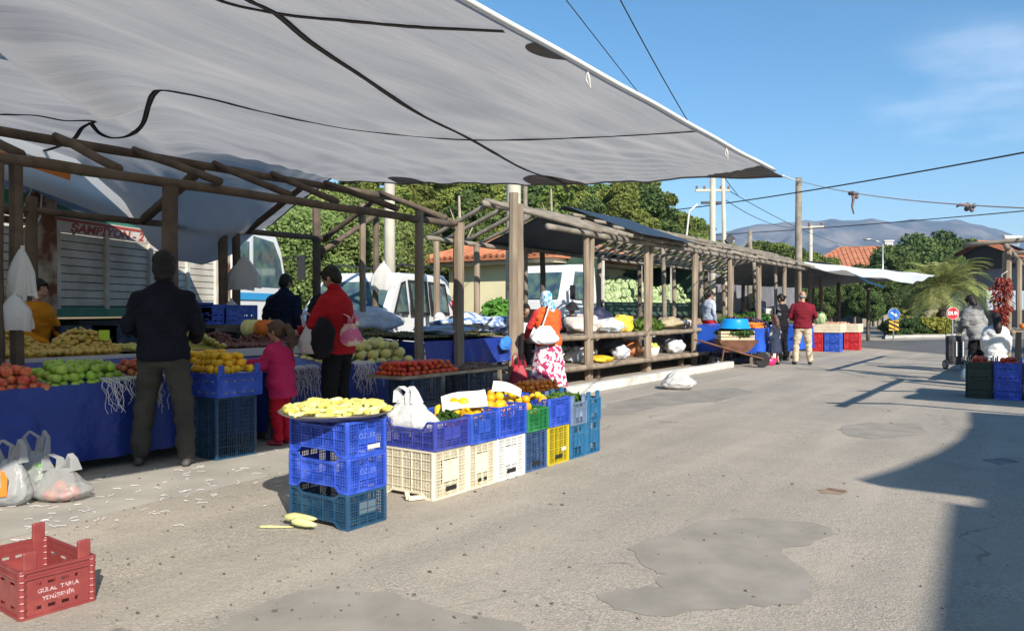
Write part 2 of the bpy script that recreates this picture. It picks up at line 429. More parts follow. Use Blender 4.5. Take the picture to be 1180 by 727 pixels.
# ------------------------------------------------------------------ big canopy over the near stall
XR = -2.2; YF = 7.72
def backz(y):
    K = [(-5,3.5),(3.8,3.4),(4.9,3.2),(5.5,2.75),(5.85,2.2),(6.15,1.99),(6.65,1.93),(7.15,2.12),(7.5,2.42),(8,2.68)]
    for (a,ha),(b,hb) in zip(K, K[1:]):
        if y <= b:
            t = (y-a)/(b-a); t = max(0,min(1,t)); return ha+(hb-ha)*t
    return 2.7
def canopy_h(x, y):
    # right edge rises towards the camera, middle rests above the ridge pole
    er = 2.60+ .012*max(0,(7.7-y))**1.6*.55
    ridge = 3.24+.05*max(0,5-y)*.6
    if x > -8.4:
        t = (XR-x)/(8.4+XR); t = max(0,min(1,t))
        h = er+(ridge-er)*t**.85 - .13*math.sin(PI*t)*(1-t)*(1-.25*math.sin((y+2)*.35))
        if y > 5: h += -.045*(y-5)*t
    else:
        t = (-8.4-x)/1.7; h = ridge+(backz(y)-ridge)*t**1.15
    # deep fold running from the near middle to the hanging flap
    ax, ay, bx, by = -4.4,1.4,-10,6.6
    dx, dy = bx-ax, by-ay; Ls = math.hypot(dx,dy)
    s_ = ((x-ax)*dx+(y-ay)*dy)/Ls; d = (-(x-ax)*dy+(y-ay)*dx)/Ls
    k = max(0, min(1, (s_+.6)/2.0))*(max(0,min(1,(x+9.6)/1.2)))*(.45 if x<-6.5 else 1)
    h -= k*.30*math.exp(-(d/.26)**2)*(.6+.4*min(1,s_/4)) 
    h += k*.16*math.exp(-((d-.5)/.35)**2)
    # long pull wrinkles towards the far corners
    a1 = math.atan2(y-YF, x+10.2); a2 = math.atan2(y-YF, x-XR)
    r1 = math.hypot(x+10.2,y-YF); r2 = math.hypot(x-XR,y-YF)
    h += .016*math.sin(a1*46+1.5*math.sin(r1*1.2))*math.exp(-r1/4.5)*min(1,r1)
    h += .010*math.sin(a2*38+math.sin(r2*1.5))*math.exp(-r2/4)*min(1,r2)
    ed = max(0,min(1,(XR-x)/.9))
    h += ed*(.040*noise.noise(Vector((x*2.0+y*.35, y*.35, 0)))+.016*noise.noise(Vector((x*5.2+y*.8, y*.7, 3)))+.02*noise.noise(Vector((x*.7,y*.8,8))))
    return h
def canopy_pt(u, v):
    x = -10.1+u*(XR+10.1); y = -3+v*(YF+3)
    if u > .995: x += .05*math.sin((y-YF)*1.3)*0
    return (x, y, canopy_h(x,y))
def canopy_mat():
    m = bpy.data.materials.new('grey_tarpaulin'); m.use_nodes = True; nt = m.node_tree; N = nt.nodes; L = nt.links
    p = N['Principled BSDF']; p.inputs['Roughness'].default_value = .55; p.inputs['Base Color'].default_value = (.36,.365,.38,1)
    tc = N.new('ShaderNodeTexCoord'); mp = N.new('ShaderNodeMapping'); mp.inputs['Rotation'].default_value = (0,0,R(10)); mp.inputs['Scale'].default_value = (3.4,.5,1)
    L.new(tc.outputs['Object'], mp.inputs[0])
    n = N.new('ShaderNodeTexNoise'); n.inputs['Scale'].default_value = 2.2; n.inputs['Detail'].default_value = 6; n.inputs['Roughness'].default_value = .55; L.new(mp.outputs[0], n.inputs[0])
    b = N.new('ShaderNodeBump'); b.inputs['Strength'].default_value = .6; b.inputs['Distance'].default_value = .022; L.new(n.outputs[0], b.inputs['Height'])
    n2 = N.new('ShaderNodeTexNoise'); n2.inputs['Scale'].default_value = .8; n2.inputs['Detail'].default_value = 6; L.new(tc.outputs['Object'], n2.inputs[0])
    r = N.new('ShaderNodeMapRange'); r.inputs[1].default_value = .3; r.inputs[2].default_value = .7; L.new(n2.outputs[0], r.inputs[0])
    mx = N.new('ShaderNodeMix'); mx.data_type = 'RGBA'; mx.inputs[6].default_value = (.48,.468,.452,1); mx.inputs[7].default_value = (.40,.395,.395,1); L.new(r.outputs[0], mx.inputs[0])
    L.new(mx.outputs[2], p.inputs['Base Color']); L.new(b.outputs[0], p.inputs['Normal'])
    t = N.new('ShaderNodeBsdfTranslucent'); L.new(mx.outputs[2], t.inputs[0]); L.new(b.outputs[0], t.inputs[1])
    ms = N.new('ShaderNodeMixShader'); ms.inputs[0].default_value = .55; L.new(p.outputs[0], ms.inputs[1]); L.new(t.outputs[0], ms.inputs[2]); L.new(ms.outputs[0], N['Material Output'].inputs[0])
    return m
can = thing('market_canopy', 'huge grey tarpaulin canopy stretched over the nearest fruit stall, crossed by black webbing', 'canopy', (0,0,0))
g = MB(); g.grid(canopy_pt, 150, 190)
g.build('tarpaulin', canopy_mat(), can, smooth=True)
hem_m = mat('white_hem', (.72,.72,.70), .6)
g = MB(); g.path([(XR+.012, y, canopy_h(XR,y)+.012) for y in np.linspace(-3,YF-.3,60)], .016, 6); g.build('hem', hem_m, can, smooth=True)
g = MB(); g.path([(x, YF+.01, canopy_h(x,YF)-.005) for x in np.linspace(-9.9,XR,60)], .013, 6); g.build('hem', mat('grey_hem',(.16,.16,.17),.7), can, smooth=True)
def on_canopy(px, py):
    """point of the canopy's underside seen along one line of sight (used to lay the webbing out)"""
    r = (px-CX)/F; q = (HZ-py)/F
    prev = None
    for i in range(3000):
        d = 1.5+i*.006
        x = d*(r*CA-SA); y = d*(r*SA+CA); z = EYE+q*d
        if x > XR+.3: continue
        if z > canopy_h(x,y): return Vector((x,y,canopy_h(x,y)))
    return None
def ribbon(g, pts, w, dz=-.013):
    P = []
    for i in range(len(pts)-1):
        for k in range(10):
            a = pts[i]; b = pts[i+1]; p0 = pts[max(0,i-1)]; p3 = pts[min(len(pts)-1,i+2)]; t = k/10
            P.append(tuple(.5*((2*a[j])+(-p0[j]+b[j])*t+(2*p0[j]-5*a[j]+4*b[j]-p3[j])*t*t+(-p0[j]+3*a[j]-3*b[j]+p3[j])*t**3) for j in (0,1)))
    P.append(pts[-1])
    Q = [on_canopy(*p) for p in P]; Q = [q for q in Q if q is not None and q.x <= XR-.0]
    R_ = [Q[0]]
    for q in Q[1:]:
        if (q-R_[-1]).length > .03 and (q-R_[-1]).length < 2.5: R_.append(q)
    vs = []; n = len(R_)
    for i, q in enumerate(R_):
        t = R_[min(i+1,n-1)]-R_[max(i-1,0)]; t.z = 0; t.normalize(); s_ = Vector((-t.y,t.x,0))
        for k in (-1,1):
            e = q+s_*w/2*k; vs.append((e.x,e.y,canopy_h(e.x,e.y)+dz))
    g.add(vs, [(2*i,2*i+1,2*i+3,2*i+2) for i in range(n-1)])
    vs2 = [(a,b,c+.0) for a,b,c in vs]
for pts, w_ in (([(235,-14),(255,-1),(300,10),(345,17),(400,22),(480,29),(600,35),(632,39)], .05),
              ([(262,-16),(290,0),(320,15),(360,48),(420,88),(480,128),(540,158),(600,192),(645,209),(654,221)], .055),
              ([(-8,131),(40,132),(75,138),(100,138),(111,139)], .05),
              ([(105,140),(115,152),(130,158),(150,155),(165,142),(172,120),(178,107),(190,103),(240,112),(300,127),(360,140),(420,150),(540,160),(680,157),(800,150)], .05),
              ([(111,139),(96,146),(85,160),(62,170),(38,176)], .05)):
    g = MB(); ribbon(g, pts, w_); g.build('webbing', black_tape, can)
    g = MB(); ribbon(g, pts, w_*.25, -.0155); g.build('webbing_stitching', mat('grey_stitching',(.07,.07,.08),.7), can)
def blotch(name, cx, rx, ry, y=YF, rim=False):
    pts = []
    for i in range(41):
        a = PI*i/40; pts.append((cx+rx*math.cos(a), y-.004-ry*math.sin(a)))
    g = MB(); vs = [(x,yy,canopy_h(x,yy)-.0045) for x,yy in pts]
    mid = [(cx+rx*math.cos(PI*i/40)*.5, y-.004-ry*math.sin(PI*i/40)*.5) for i in range(41)]
    vs += [(x,yy,canopy_h(x,yy)-.0045) for x,yy in mid]+[(cx,y-.004,canopy_h(cx,y)-.0045)]
    fs = [(i,i+1,42+i,41+i) for i in range(40)]+[(41+i,42+i,82) for i in range(40)]
    g.add(vs, fs); return g.build(name, patchgrey, can)
patchgrey = mat('dark_reinforcement', (.055,.057,.065), .6, (.08,.08,.09), 9)
blotch('reinforcement_patch', -4.75, .36, .5); blotch('reinforcement_patch', -7.0, .22, .42)
pc = [(XR,YF)]; 
g = MB(); vs=[]; fs=[]
for i in range(17):
    for j in range(5):
        t = i/16; s_ = j/4
        x = XR-t*.78; y = YF-.003-s_*(.62*(1-t)**.8+.02); x2 = x
        vs.append((x2, y, canopy_h(x2,y)-.0045))
fs = [(i*5+j,(i+1)*5+j,(i+1)*5+j+1,i*5+j+1) for i in range(16) for j in range(4)]
g.add(vs, fs); g.build('reinforcement_patch', patchgrey, can)
q = on_canopy(632,42)
g = MB(); c0 = Vector((XR-.02, LX(636,42,XR).y, 0)); vs = []
for i in range(21):
    a = -PI/2+PI*i/20
    for k in (0,.5,1): x = XR-.003-k*.13*math.cos(a); y = c0.y+k*.16*math.sin(a); vs.append((x,y,canopy_h(x,y)-.0045))
g.add(vs, [(i*3+k,(i+1)*3+k,(i+1)*3+k+1,i*3+k+1) for i in range(20) for k in (0,1)]); g.build('reinforcement_patch', patchgrey, can)
for px, py in ((676,76),(836,172)):
    p = LX(px, py, XR); z = canopy_h(XR,p.y)
    g = MB(); g.path([(XR,p.y,z),(XR+.012,p.y+.01,z-.05),(XR+.01,p.y+.025,z-.09),(XR-.01,p.y+.01,z-.05),(XR,p.y,z)], .006, 6)
    g.build('tie_loop', rope_m, can)

# second, white printed tarp behind the frame on the left, over the lorry
def second(u, v):
    y = 2.6+u*3.5
    return (-10.2-.15*v, y, 3.50-.235*(y-4.2)-.66*v+.02*math.sin(u*9+v*3))
st = thing('printed_tarp', 'white tarp with an orange and green stripe, behind the timber frame at far left', 'tarp', (-10.2,2.6,0))
tw = mat('white_tarp', (.66,.66,.64), .55, (.62,.62,.60), 2, trans=.6)
tg = mat('slate_tarp', (.30,.32,.37), .6, (.24,.26,.31), 2, trans=.25)
def off(fn, dx, dy, dz): return lambda u,v: tuple(Vector(fn(u,v))+Vector((dx,dy,dz)))
g = MB(); g.grid(lambda u,v: tuple(Vector(second(u,v))-Vector((-10.2,2.6,0))), 30, 6); g.build('sheet', tw, st, smooth=True)
g = MB(); g.grid(lambda u,v: tuple(Vector(second(u*.66,.50+.14*v))-Vector((-10.2,2.6,-.006))+Vector((.015,0,0))), 20, 2); g.build('orange_stripe', mat('orange_print',(.75,.22,.03),.5), st)
g = MB(); g.grid(lambda u,v: tuple(Vector(second(u*.70,.43+.06*v))-Vector((-10.2,2.6,-.006))+Vector((.015,0,0))), 20, 2); g.build('green_stripe', mat('green_print',(.05,.42,.14),.5), st)
def third(u, v):
    y = 2.4+u*4.9; x = -10.45-.95*v; z = (3.06-.2*(y-4.2))*(1-v)+(2.83-.1*(y-4.2))*v-.05*math.sin(PI*v)+.03*math.sin(u*7)
    return (x+10.5, y-2.4, z)
g = MB(); g.grid(third, 30, 6)
tag(g.build('slate_tarp', tg, loc=(-10.5,2.4,0), smooth=True), 'slate grey tarp sagging below the white printed tarp, above the slatted lorry', 'tarp')

# ------------------------------------------------------------------ near stall frame
fr = thing('market_stall', 'dark brown timber roof frame and posts over the nearest fruit stall, under the grey canopy', 'market stall', (-8.4,5.5,0))
def rel(o): 
    b = Vector(o.location); return lambda p: Vector(p)-b
q = rel(fr)
XF, XB, XM = -7.1, -9.7, -8.4
def logp(name, p0, p1, r, m, par, f, n=9, bend=.014):
    g = MB(); g.log(f(p0), f(p1), r, n, bend=bend); return g.build(name, m, par, smooth=True)
logp('eave_pole', (XF,-1.5,2.56), (XF,8.6,2.52), .05, wood_dark, fr, q)
logp('eave_pole', (XB,-1.5,2.44), (XB,8.6,2.44), .045, wood_dark, fr, q)
logp('ridge_pole', (XM,-1.5,3.03), (XM,8.75,3.02), .05, wood_dark, fr, q)
for i, y in enumerate((-.6,.3,1.2,2.1,2.95,3.87,4.7,5.7,6.55,7.45,8.5)):
    logp('rafter', (XM,y,3.07), (XF-.02 if i%3 else XF+.12,y+random.uniform(-.1,.1),2.60), .043, wood_dark, fr, q)
for y in (1.0,3.0,5.5,7.1,8.5):
    logp('rafter', (XM,y,3.0), (XB+.02,y+random.uniform(-.08,.08),2.44), .045, wood_dark, fr, q)
# tip of the far gable
logp('rafter', (XM,8.7,3.03), (XF+.1,8.62,2.52), .04, wood_dark, fr, q)
def post(par, f, x, y, h, w, m, name='post', rz=None, lean=(0,0)):
    g = MB(); b = f((x,y,0)); k = 6
    rz = random.uniform(-.2,.2) if rz is None else rz
    vs = []
    for i in range(k+1):
        t = i/k; cx = b.x+lean[0]*t+random.uniform(-.006,.006); cy = b.y+lean[1]*t+random.uniform(-.006,.006); ww = w*(1-.06*t)*random.uniform(.97,1.03)
        for a in range(8):
            an = rz+PI/4*a+PI/8; rr = ww*.54; vs.append((cx+rr*math.cos(an)*(1.02 if a%2 else .98), cy+rr*math.sin(an), h*t))
    fs = [(i*8+a, i*8+(a+1)%8, (i+1)*8+(a+1)%8, (i+1)*8+a) for i in range(k) for a in range(8)]+[tuple(range(8))[::-1], tuple(range(k*8,k*8+8))]
    g.add(vs, fs); return g.build(name, m, par)
P0 = LX(8,300,XF); P1 = LX(196,300,XF); P2 = LX(483,300,XF)
post(fr, q, XF+.02, P0.y-.08, 2.5, .10, wood_dark); post(fr, q, XF-.02, P0.y+.08, 2.5, .10, wood_dark)
post(fr, q, XF, P1.y, 2.5, .145, wood_dark)
for px, w_, h in ((257,.13,2.98),(272,.11,3.0),(365,.13,2.95),(433,.105,3.0)):
    p = LX(px,300,XB); post(fr, q, XB, p.y, h, w_, wood_dark)
post(fr, q, XF+.0, .1, 2.5, .13, wood_dark); post(fr, q, XB, 1.2, 2.5, .13, wood_dark); post(fr, q, XB, 4.2, 2.6, .12, wood_dark)
a = LX(366,293,XB); b = LX(440,243,XB+.2); logp('brace', a, b, .045, wood_dark, fr, q)
a = LX(167,252,XB); b = LX(232,196,XM); logp('brace', a, b, .06, wood_dark, fr, q)
for px in (418,):
    p = LX(px,300,-8.9); post(fr, q, -8.9, p.y, 2.95, .10, wood)
g = thing('corner_post', 'slim dark timber post with a pale sawn top, standing free right of canopy stall', 'post', (XF,P2.y,0))
post(g, rel(g), XF, P2.y, 2.64, .12, wood, 'shaft')  # one even timber tone; only sunlight makes the top paler

# ------------------------------------------------------------------ long timber stall, row of bays along the road
ls = thing('long_market_stall', 'long pole roofed timber stall frame running away beside the road, bare rafters on forked posts', 'market stall', (-8.4,17,0))
q = rel(ls)
Y0, Y1 = 9.6, 27.2
ys = [10.2,12.62,15.15,17.7,20.15,22.6,25.1,27.0]
post(ls, q, XF+.0, LX(528,300,XF).y, 2.55, .155, wood, lean=(0,.02))
post(ls, q, XF+.02, 10.15, 3.15, .15, wood, rz=.1); post(ls, q, XF-.02, 10.38, 3.0, .13, wood)
for i, y in enumerate(ys[1:]):
    post(ls, q, XF+.01, y-.07, 2.66, .12, wood, lean=(random.uniform(-.04,.04),random.uniform(-.05,.05)))
    post(ls, q, XF-.03, y+.09, 2.66, .11, wood, lean=(random.uniform(-.04,.04),random.uniform(-.02,.12)))
for i, y in enumerate(ys):
    if i: post(ls, q, XB, y, 2.62, .12, wood if i%2 else wood_dark, lean=(random.uniform(-.05,.05),random.uniform(-.1,.1)))
post(ls, q, XB, 11.35, 2.6, .12, wood)
for i, y in enumerate(ys[3:]):
    logp('post', (XF-.9,y+.4,0), (XF-1.0+random.uniform(-.2,.2),y+.4+random.uniform(-.4,.5),2.9), .06, wood_grey, ls, q)
EA, RI = 2.70, 3.2
for a, b in ((11.1,14.6),(14.3,21.0),(20.7,Y1+.3)):
    logp('eave_pole', (XF+.05,a,EA), (XF+.05,b,EA-.02), .055, wood_grey, ls, q)
    logp('eave_pole', (XB-.02,a,EA-.05), (XB,b,EA-.1), .05, wood_grey, ls, q)
    logp('ridge_pole', (XM,a,RI), (XM,b,RI-.03), .055, wood_grey, ls, q)
y = 11.2; i = 0
while y < Y1:
    d = random.uniform(-.06,.06)
    logp('rafter', (XM-.05,y,RI+.07), (XF+.30+random.uniform(-.08,.12),y+d+(.95 if y<13.2 else .1),EA+.03), .045, wood_grey, ls, q)
    if i%2 == 0 or y > 11: logp('rafter', (XM+.05,y+.15,RI+.06), (XB-.25,y+.15+d,EA-.02), .043, wood_grey, ls, q)
    y += .55; i += 1
# purlins laid on the rafters
for k, (a,b) in enumerate(((13.5,20),(19.5,27.4))):
    for t in (.3,.62,.9):
        x = XM+(XF+.2-XM)*t; z = RI+.12+(EA-RI)*t+.03
        logp('purlin', (x,a,z), (x+random.uniform(-.1,.1),b,z), .035, wood_grey, ls, q)
        x = XM+(XB-XM)*t; z = RI+.12+(EA-RI)*t
        logp('purlin', (x,a,z), (x,b,z), .035, wood_grey, ls, q)
# selling shelf, lower platform
def plank_deck(x0, x1, y0, y1, z, n, par, f, name='shelf'):
    g = MB(); w_ = (x1-x0)/n
    for i in range(n):
        zz = z+random.uniform(-.006,.006); e = random.uniform(-.08,.08)
        a = f((x0+w_*i+.006, y0+e, zz)); b = f((x0+w_*(i+1)-.006, y1+e, zz+.028))
        g.bb(a.x,b.x,a.y,b.y,a.z,b.z)
    return g.build(name, board, par)
for a,b in ((10.5,12.6),(12.6,15.15),(15.15,17.7),(17.7,20.1),(20.1,22.6),(22.6,25.1)):
    plank_deck(-8.6, XF-.1, a, b, .80, 8, ls, q)
    plank_deck(-8.6, XF+.15, a, b, .26, 8, ls, q, 'platform')
logp('shelf_rail', (XF+.02,10.5,.80), (XF+.02,17.9,.80), .05, wood, ls, q)
logp('shelf_rail', (XF+.02,17.6,.82), (XF+.02,25,.82), .05, wood, ls, q)
logp('shelf_rail', (XF+.2,10.6,.27), (XF+.2,18,.27), .05, wood, ls, q)
for y in (11,13,15,17,19,21,23): 
    for x in (XF-.05,-8.4):
        g = MB(); b = q((x,y,0)); g.bb(b.x-.05,b.x+.05,b.y-.05,b.y+.05,0,.255); g.build('bearer', wood_dark, ls)
# dark roofing sheet on the second and third bays
navy = mat('dark_blue_tarp', (.018,.032,.05), .55, (.026,.042,.062), 3, .3, 12)
def roofsheet(x0, x1, y0, y1, zf, loc):
    g = MB()
    def fn(u,v):
        x = x0+(x1-x0)*u; y = y0+(y1-y0)*v
        t = (XM-x)/(XM-XF) if x > XM else (x-XM)/(XB-XM)*-1
        z = zf(x,y)
        return (x-loc[0], y-loc[1], z-loc[2])
    g.grid(fn, 14, 20); return g
zr = lambda x,y: (RI+(EA-RI)*abs(x-XM)/1.3)+.25+.03*noise.noise(Vector((x*1.3,y*1.1,2)))
g = roofsheet(XM-.15, XF+.45, 13.9, 16.7, zr, (XM,15,3))
tag(g.build('roof_tarp', navy, loc=(XM,15,3), smooth=True, solid=.01), 'dark blue tarp laid over the pole roof of the long stall, road side', 'tarp')
zr2 = lambda x,y: (RI+(EA-RI)*abs(x-XM)/1.3)-.02+.03*noise.noise(Vector((x*1.3,y*1.1,7)))-.25*math.exp(-((y-11.6)/.3)**2)*0
g = roofsheet(XB-.1, XM-.1, 13.0, 16.8, zr2, (XM,12,3))
tag(g.build('roof_tarp', navy, loc=(XM,12,3), smooth=True, solid=.01), 'dark blue sheet slung under the back rafters of the long stall, second bay', 'tarp')

# whitewashed kerb log in front of the platform
white_k = mat('whitewashed_concrete', (.62,.60,.54), .8, (.42,.39,.33), 4, .4, 30, contrast=(.45,.75))
g = MB(); 
for y0,y1 in ((9.6,12.4),(12.42,15.0),(15.02,17.3)):
    g.box((0,(y0+y1)/2-13,.07), (.17,y1-y0,.14), rz=.0)
tag(g.build('kerb_beam', white_k, loc=(-6.08,13,0), bevel=.015), 'whitewashed kerb beam along the road in front of the long stall platform', 'kerb')
# ------------------------------------------------------------------ mountains, hill
def ridge_mesh(name, m, prof, dist, depth, amp, sd, back=600, base=-5, nu=90, nv=26):
    """a range of hills: crest given as (px, py) seen from the market, built as real terrain 'depth' thick"""
    g = MB()
    xs = [p[0] for p in prof]
    def crest(px):
        return float(np.interp(px, xs, [p[1] for p in prof]))
    def fn(u, v):
        px = xs[0]+(xs[-1]-xs[0])*u
        d = dist-depth*(1-v) if v <= .7 else dist-depth*.3+back*(v-.7)
        c = W(px, crest(px), dist-depth*.3).z
        t = min(1, v/.7)
        p = W(px, HZ, d); q = Vector((p.x*.004+sd, p.y*.004, 0))*(2500/dist)
        n = noise.fractal(q*1.0, 1., 2., 5)
        n2 = 1-abs(noise.noise(q*2.6))*2
        z = base+(c-base)*(t**1.25) if v <= .7 else c-(c-base)*((v-.7)/.3)**1.5
        z += amp*(n*.6+n2*.4)*math.sin(PI*min(1,t*.93))*(1 if v<=.7 else .3)
        return (p.x, p.y, z)
    g.grid(fn, nu, nv)
    return g.build(name, m, smooth=True)
mt = mat('mountain_scrub', (.045,.055,.055), .95, (.15,.135,.12), .010, contrast=(.42,.6), detail=9)
struct(ridge_mesh('mountains', mt, [(560,300),(700,285),(780,276),(830,268),(870,262),(920,256),(960,253),(1000,254),(1040,256),(1080,255),(1105,256),(1130,262),(1160,271),(1200,280),(1300,285),(1450,300)], 2600, 1100, 85, 3, nu=220, nv=60))
struct(ridge_mesh('mountains', mt, [(-500,300),(-200,290),(100,285),(400,290),(560,296),(700,300),(760,318),(800,340)], 1500, 500, 20, 9))
hillm = mat('hill_soil', (.17,.12,.07), .95, (.085,.10,.03), .22, .6, 3, contrast=(.4,.6), bdist=.1)
def hill_z(x, y):
    # wooded slope behind the stalls, falling to the right
    t = (-x-19)/26; t = max(0, min(1, t)); t = t*t*(3-2*t)
    s_ = (70-y)/30; s_ = max(0, min(1, s_))
    return -.04+8.5*t*(.35+.65*s_)+.5*noise.noise(Vector((x*.12,y*.12,0)))*t
g = MB(); g.grid(lambda u,v: (-95+u*76, -20+v*150, hill_z(-95+u*76,-20+v*150)), 60, 90)
struct(g.build('hill', hillm, smooth=True))
vm = mat('far_vegetation', (.05,.085,.025), .9, (.11,.125,.05), .1, .5, 2, bdist=.2)
def low_ridge(u,v):
    px = 760+u*520; d = 150+60*v; p = W(px,HZ,d)
    return (p.x,p.y, -2+ (3.5+2.0*noise.noise(Vector((u*6,0,1))))*math.sin(PI*min(1,v*.9+.05)))
g = MB(); g.grid(low_ridge, 60, 10); struct(g.build('wooded_rise', vm, smooth=True))

# ------------------------------------------------------------------ trees
def leafmat(name, a, b, trans=.25):
    return vary(mat(name, a, .75, b, .9, spec=.25, trans=trans, contrast=(.35,.65), detail=3), .045, .55)
pine_l = leafmat('pine_needles', (.12,.165,.032), (.21,.245,.055))
pine_d = leafmat('dark_needles', (.075,.12,.032), (.125,.17,.045))
oliv_l = leafmat('olive_leaves', (.13,.18,.05), (.23,.28,.09))
oak_l = leafmat('broad_leaves', (.055,.095,.025), (.11,.15,.045))
bark = mat('tree_bark', (.22,.17,.125), .95, (.12,.09,.065), 4, .6, 12, bdist=.02)
def crown(clumps, per, size, rnd, flat=.75, long=1.6, seed=1):
    """clumps: (center, radius xyz); each clump is a cloud of leaf faces with gaps between clumps"""
    rg = np.random.default_rng(seed); V = []
    for c, r in clumps:
        n = int(per*(r[0]*r[1]*r[2])**(1/3)*rnd(c) if rnd else per)
        d = rg.normal(size=(n,3)); d /= np.linalg.norm(d,axis=1)[:,None]
        rad = rg.uniform(.35,1.08,n)**.6
        p = np.array(c)+d*rad[:,None]*np.array(r)
        a = rg.normal(size=(n,3)); a /= np.linalg.norm(a,axis=1)[:,None]
        b = np.cross(a, d+rg.normal(size=(n,3))*.6); b /= np.linalg.norm(b,axis=1)[:,None]+1e-9
        s = size*rg.uniform(.6,1.4,n)[:,None]
        V.append(np.stack([p-a*s*long*.5, p+b*s*.5, p+a*s*long*.5, p-b*s*.5], 1))
    V = np.concatenate(V).reshape(-1,3); n = len(V)//4
    me = bpy.data.meshes.new('crown'); me.vertices.add(len(V)); me.vertices.foreach_set('co', V.ravel())
    me.loops.add(n*4); me.loops.foreach_set('vertex_index', np.arange(n*4)); me.polygons.add(n)
    me.polygons.foreach_set('loop_start', np.arange(0,n*4,4)); me.update(calc_edges=True); me.validate()
    return me
def tree(name, label, cat, kind, h, w, lm, seed, group=None, loc=(0,0,0), per=None, leaf=None):
    t = thing(name, label, cat, loc, 0, group); rr = random.Random(seed)
    g = MB(); tr = .017*h+.04; top = h*.8
    pts = [(rr.uniform(-.02,.02)*h*i/6, rr.uniform(-.02,.02)*h*i/6, top*i/6-.2*(i==0)) for i in range(7)]
    g.path(pts, [tr*(1-.8*i/6) for i in range(7)], 8)
    cl = []
    if kind == 'pine':
        for k in range(34):
            z = h*(.22+.76*(k+.5)/34); f = 1-((z/h-.42)/.60)**2 if z/h>.42 else .65+.35*(z/h-.2)/.22
            rad = w*.5*max(.12,f)*rr.uniform(.55,1.0); an = rr.uniform(0,6.28)
            c = (rad*math.cos(an)*.72, rad*math.sin(an)*.72, z+rr.uniform(-.3,.3))
            s_ = w*rr.uniform(.10,.19)
            cl.append((c, (s_*1.25, s_*1.25, s_*.72)))
            if k%2 == 0: g.path([(0,0,z-h*.05),(c[0]*.6,c[1]*.6,z-.02*h),c], [tr*.35,tr*.25,tr*.1], 5)
    elif kind == 'broad':
        for k in range(36):
            an = rr.uniform(0,6.28); u = rr.uniform(-1,1); q_ = math.sqrt(1-u*u); rad = rr.uniform(.55,1)
            c = (w*.5*q_*rad*math.cos(an)*.78, w*.5*q_*rad*math.sin(an)*.78, h*.60+h*.36*u*rad*.85)
            s_ = w*rr.uniform(.11,.2); cl.append((c, (s_, s_, s_*.8)))
            if k%3 == 0: g.path([(0,0,h*.28),(c[0]*.5,c[1]*.5,h*.45),c], [tr*.5,tr*.3,tr*.1], 5)
    elif kind == 'shrub':
        for k in range(30):
            an = rr.uniform(0,6.28); rad = w*.5*math.sqrt(rr.random())*.8
            c = (rad*math.cos(an), rad*math.sin(an), h*rr.uniform(.15,.8)*(1-.4*(rad/(w*.5))**2))
            s_ = w*rr.uniform(.12,.2); cl.append((c, (s_, s_, min(s_, h*.22))))
    g.build('trunk', bark, t, smooth=True)
    me = crown(cl, per or 330, leaf or .22, None, seed=seed); me.materials.append(lm)
    o = bpy.data.objects.new('crown', me); COL.objects.link(o); o.parent = t
    return t
protoP = [tree('pine_tree', 'yellow green pine tree on the wooded slope behind the stalls', 'tree', 'pine', 9, 5.0, pine_l, 11, 'pine trees on the slope', (-30,25,0), 800, .17),
          tree('pine_tree', 'yellow green pine tree on the wooded slope behind the stalls', 'tree', 'pine', 10, 5.6, pine_l, 12, 'pine trees on the slope', (-34,31,0), 800, .18),
          tree('pine_tree', 'dark green pine tree on the wooded slope behind the stalls', 'tree', 'pine', 9.5, 5.2, pine_d, 13, 'dark pine trees on the slope', (-36,28,0), 800, .17)]
protoO = tree('olive_tree', 'bushy pale green tree behind the white van and lorry cab', 'tree', 'broad', 5.2, 5.0, oliv_l, 21, 'bushy trees behind the vans', (-19,14,0), 2300, .075)
protoB = [tree('broadleaf_tree', 'dark rounded tree beyond the road end', 'tree', 'broad', 7.5, 7.5, oak_l, 31, 'dark trees beyond the road end', (-8,74,0), 800, .2),
          tree('broadleaf_tree', 'dark rounded tree beyond the road end', 'tree', 'broad', 8.5, 7.0, pine_d, 32, 'dark trees beyond the road end', (-2,78,0), 800, .2)]
used = set()
def put(proto, px, d, top, label=None, group=None, wid=1.0):
    """a copy standing at distance d with its top near the given height in the photograph's skyline"""
    p = W(px, HZ, d); z = hill_z(p.x,p.y) if (p.x < -19 and d < 110) else 0
    zt = EYE+(HZ-top)/F*d
    h0 = {id(protoP[0]):9,id(protoP[1]):10,id(protoP[2]):9.5,id(protoO):5.2,id(protoB[0]):7.5,id(protoB[1]):8.5}[id(proto)]
    s = max(.25, (zt-z)/h0)
    if id(proto) not in used and not label: used.add(id(proto)); o = proto
    else: o = dup(proto, label=label, group=group)
    o.location = (p.x,p.y,z-.1); o.rotation_euler = (0,0,random.uniform(0,6.28)); o.scale = (s*wid,s*wid,s)
    return o
# bushy pale trees just behind the vans
for px, d, top in ((300,21,232),(345,22,226),(385,24,226),(425,26,240),(470,29,250),(262,23,222),(325,27,215),(370,30,205)):
    put(protoO, px, d, top, wid=1.05)
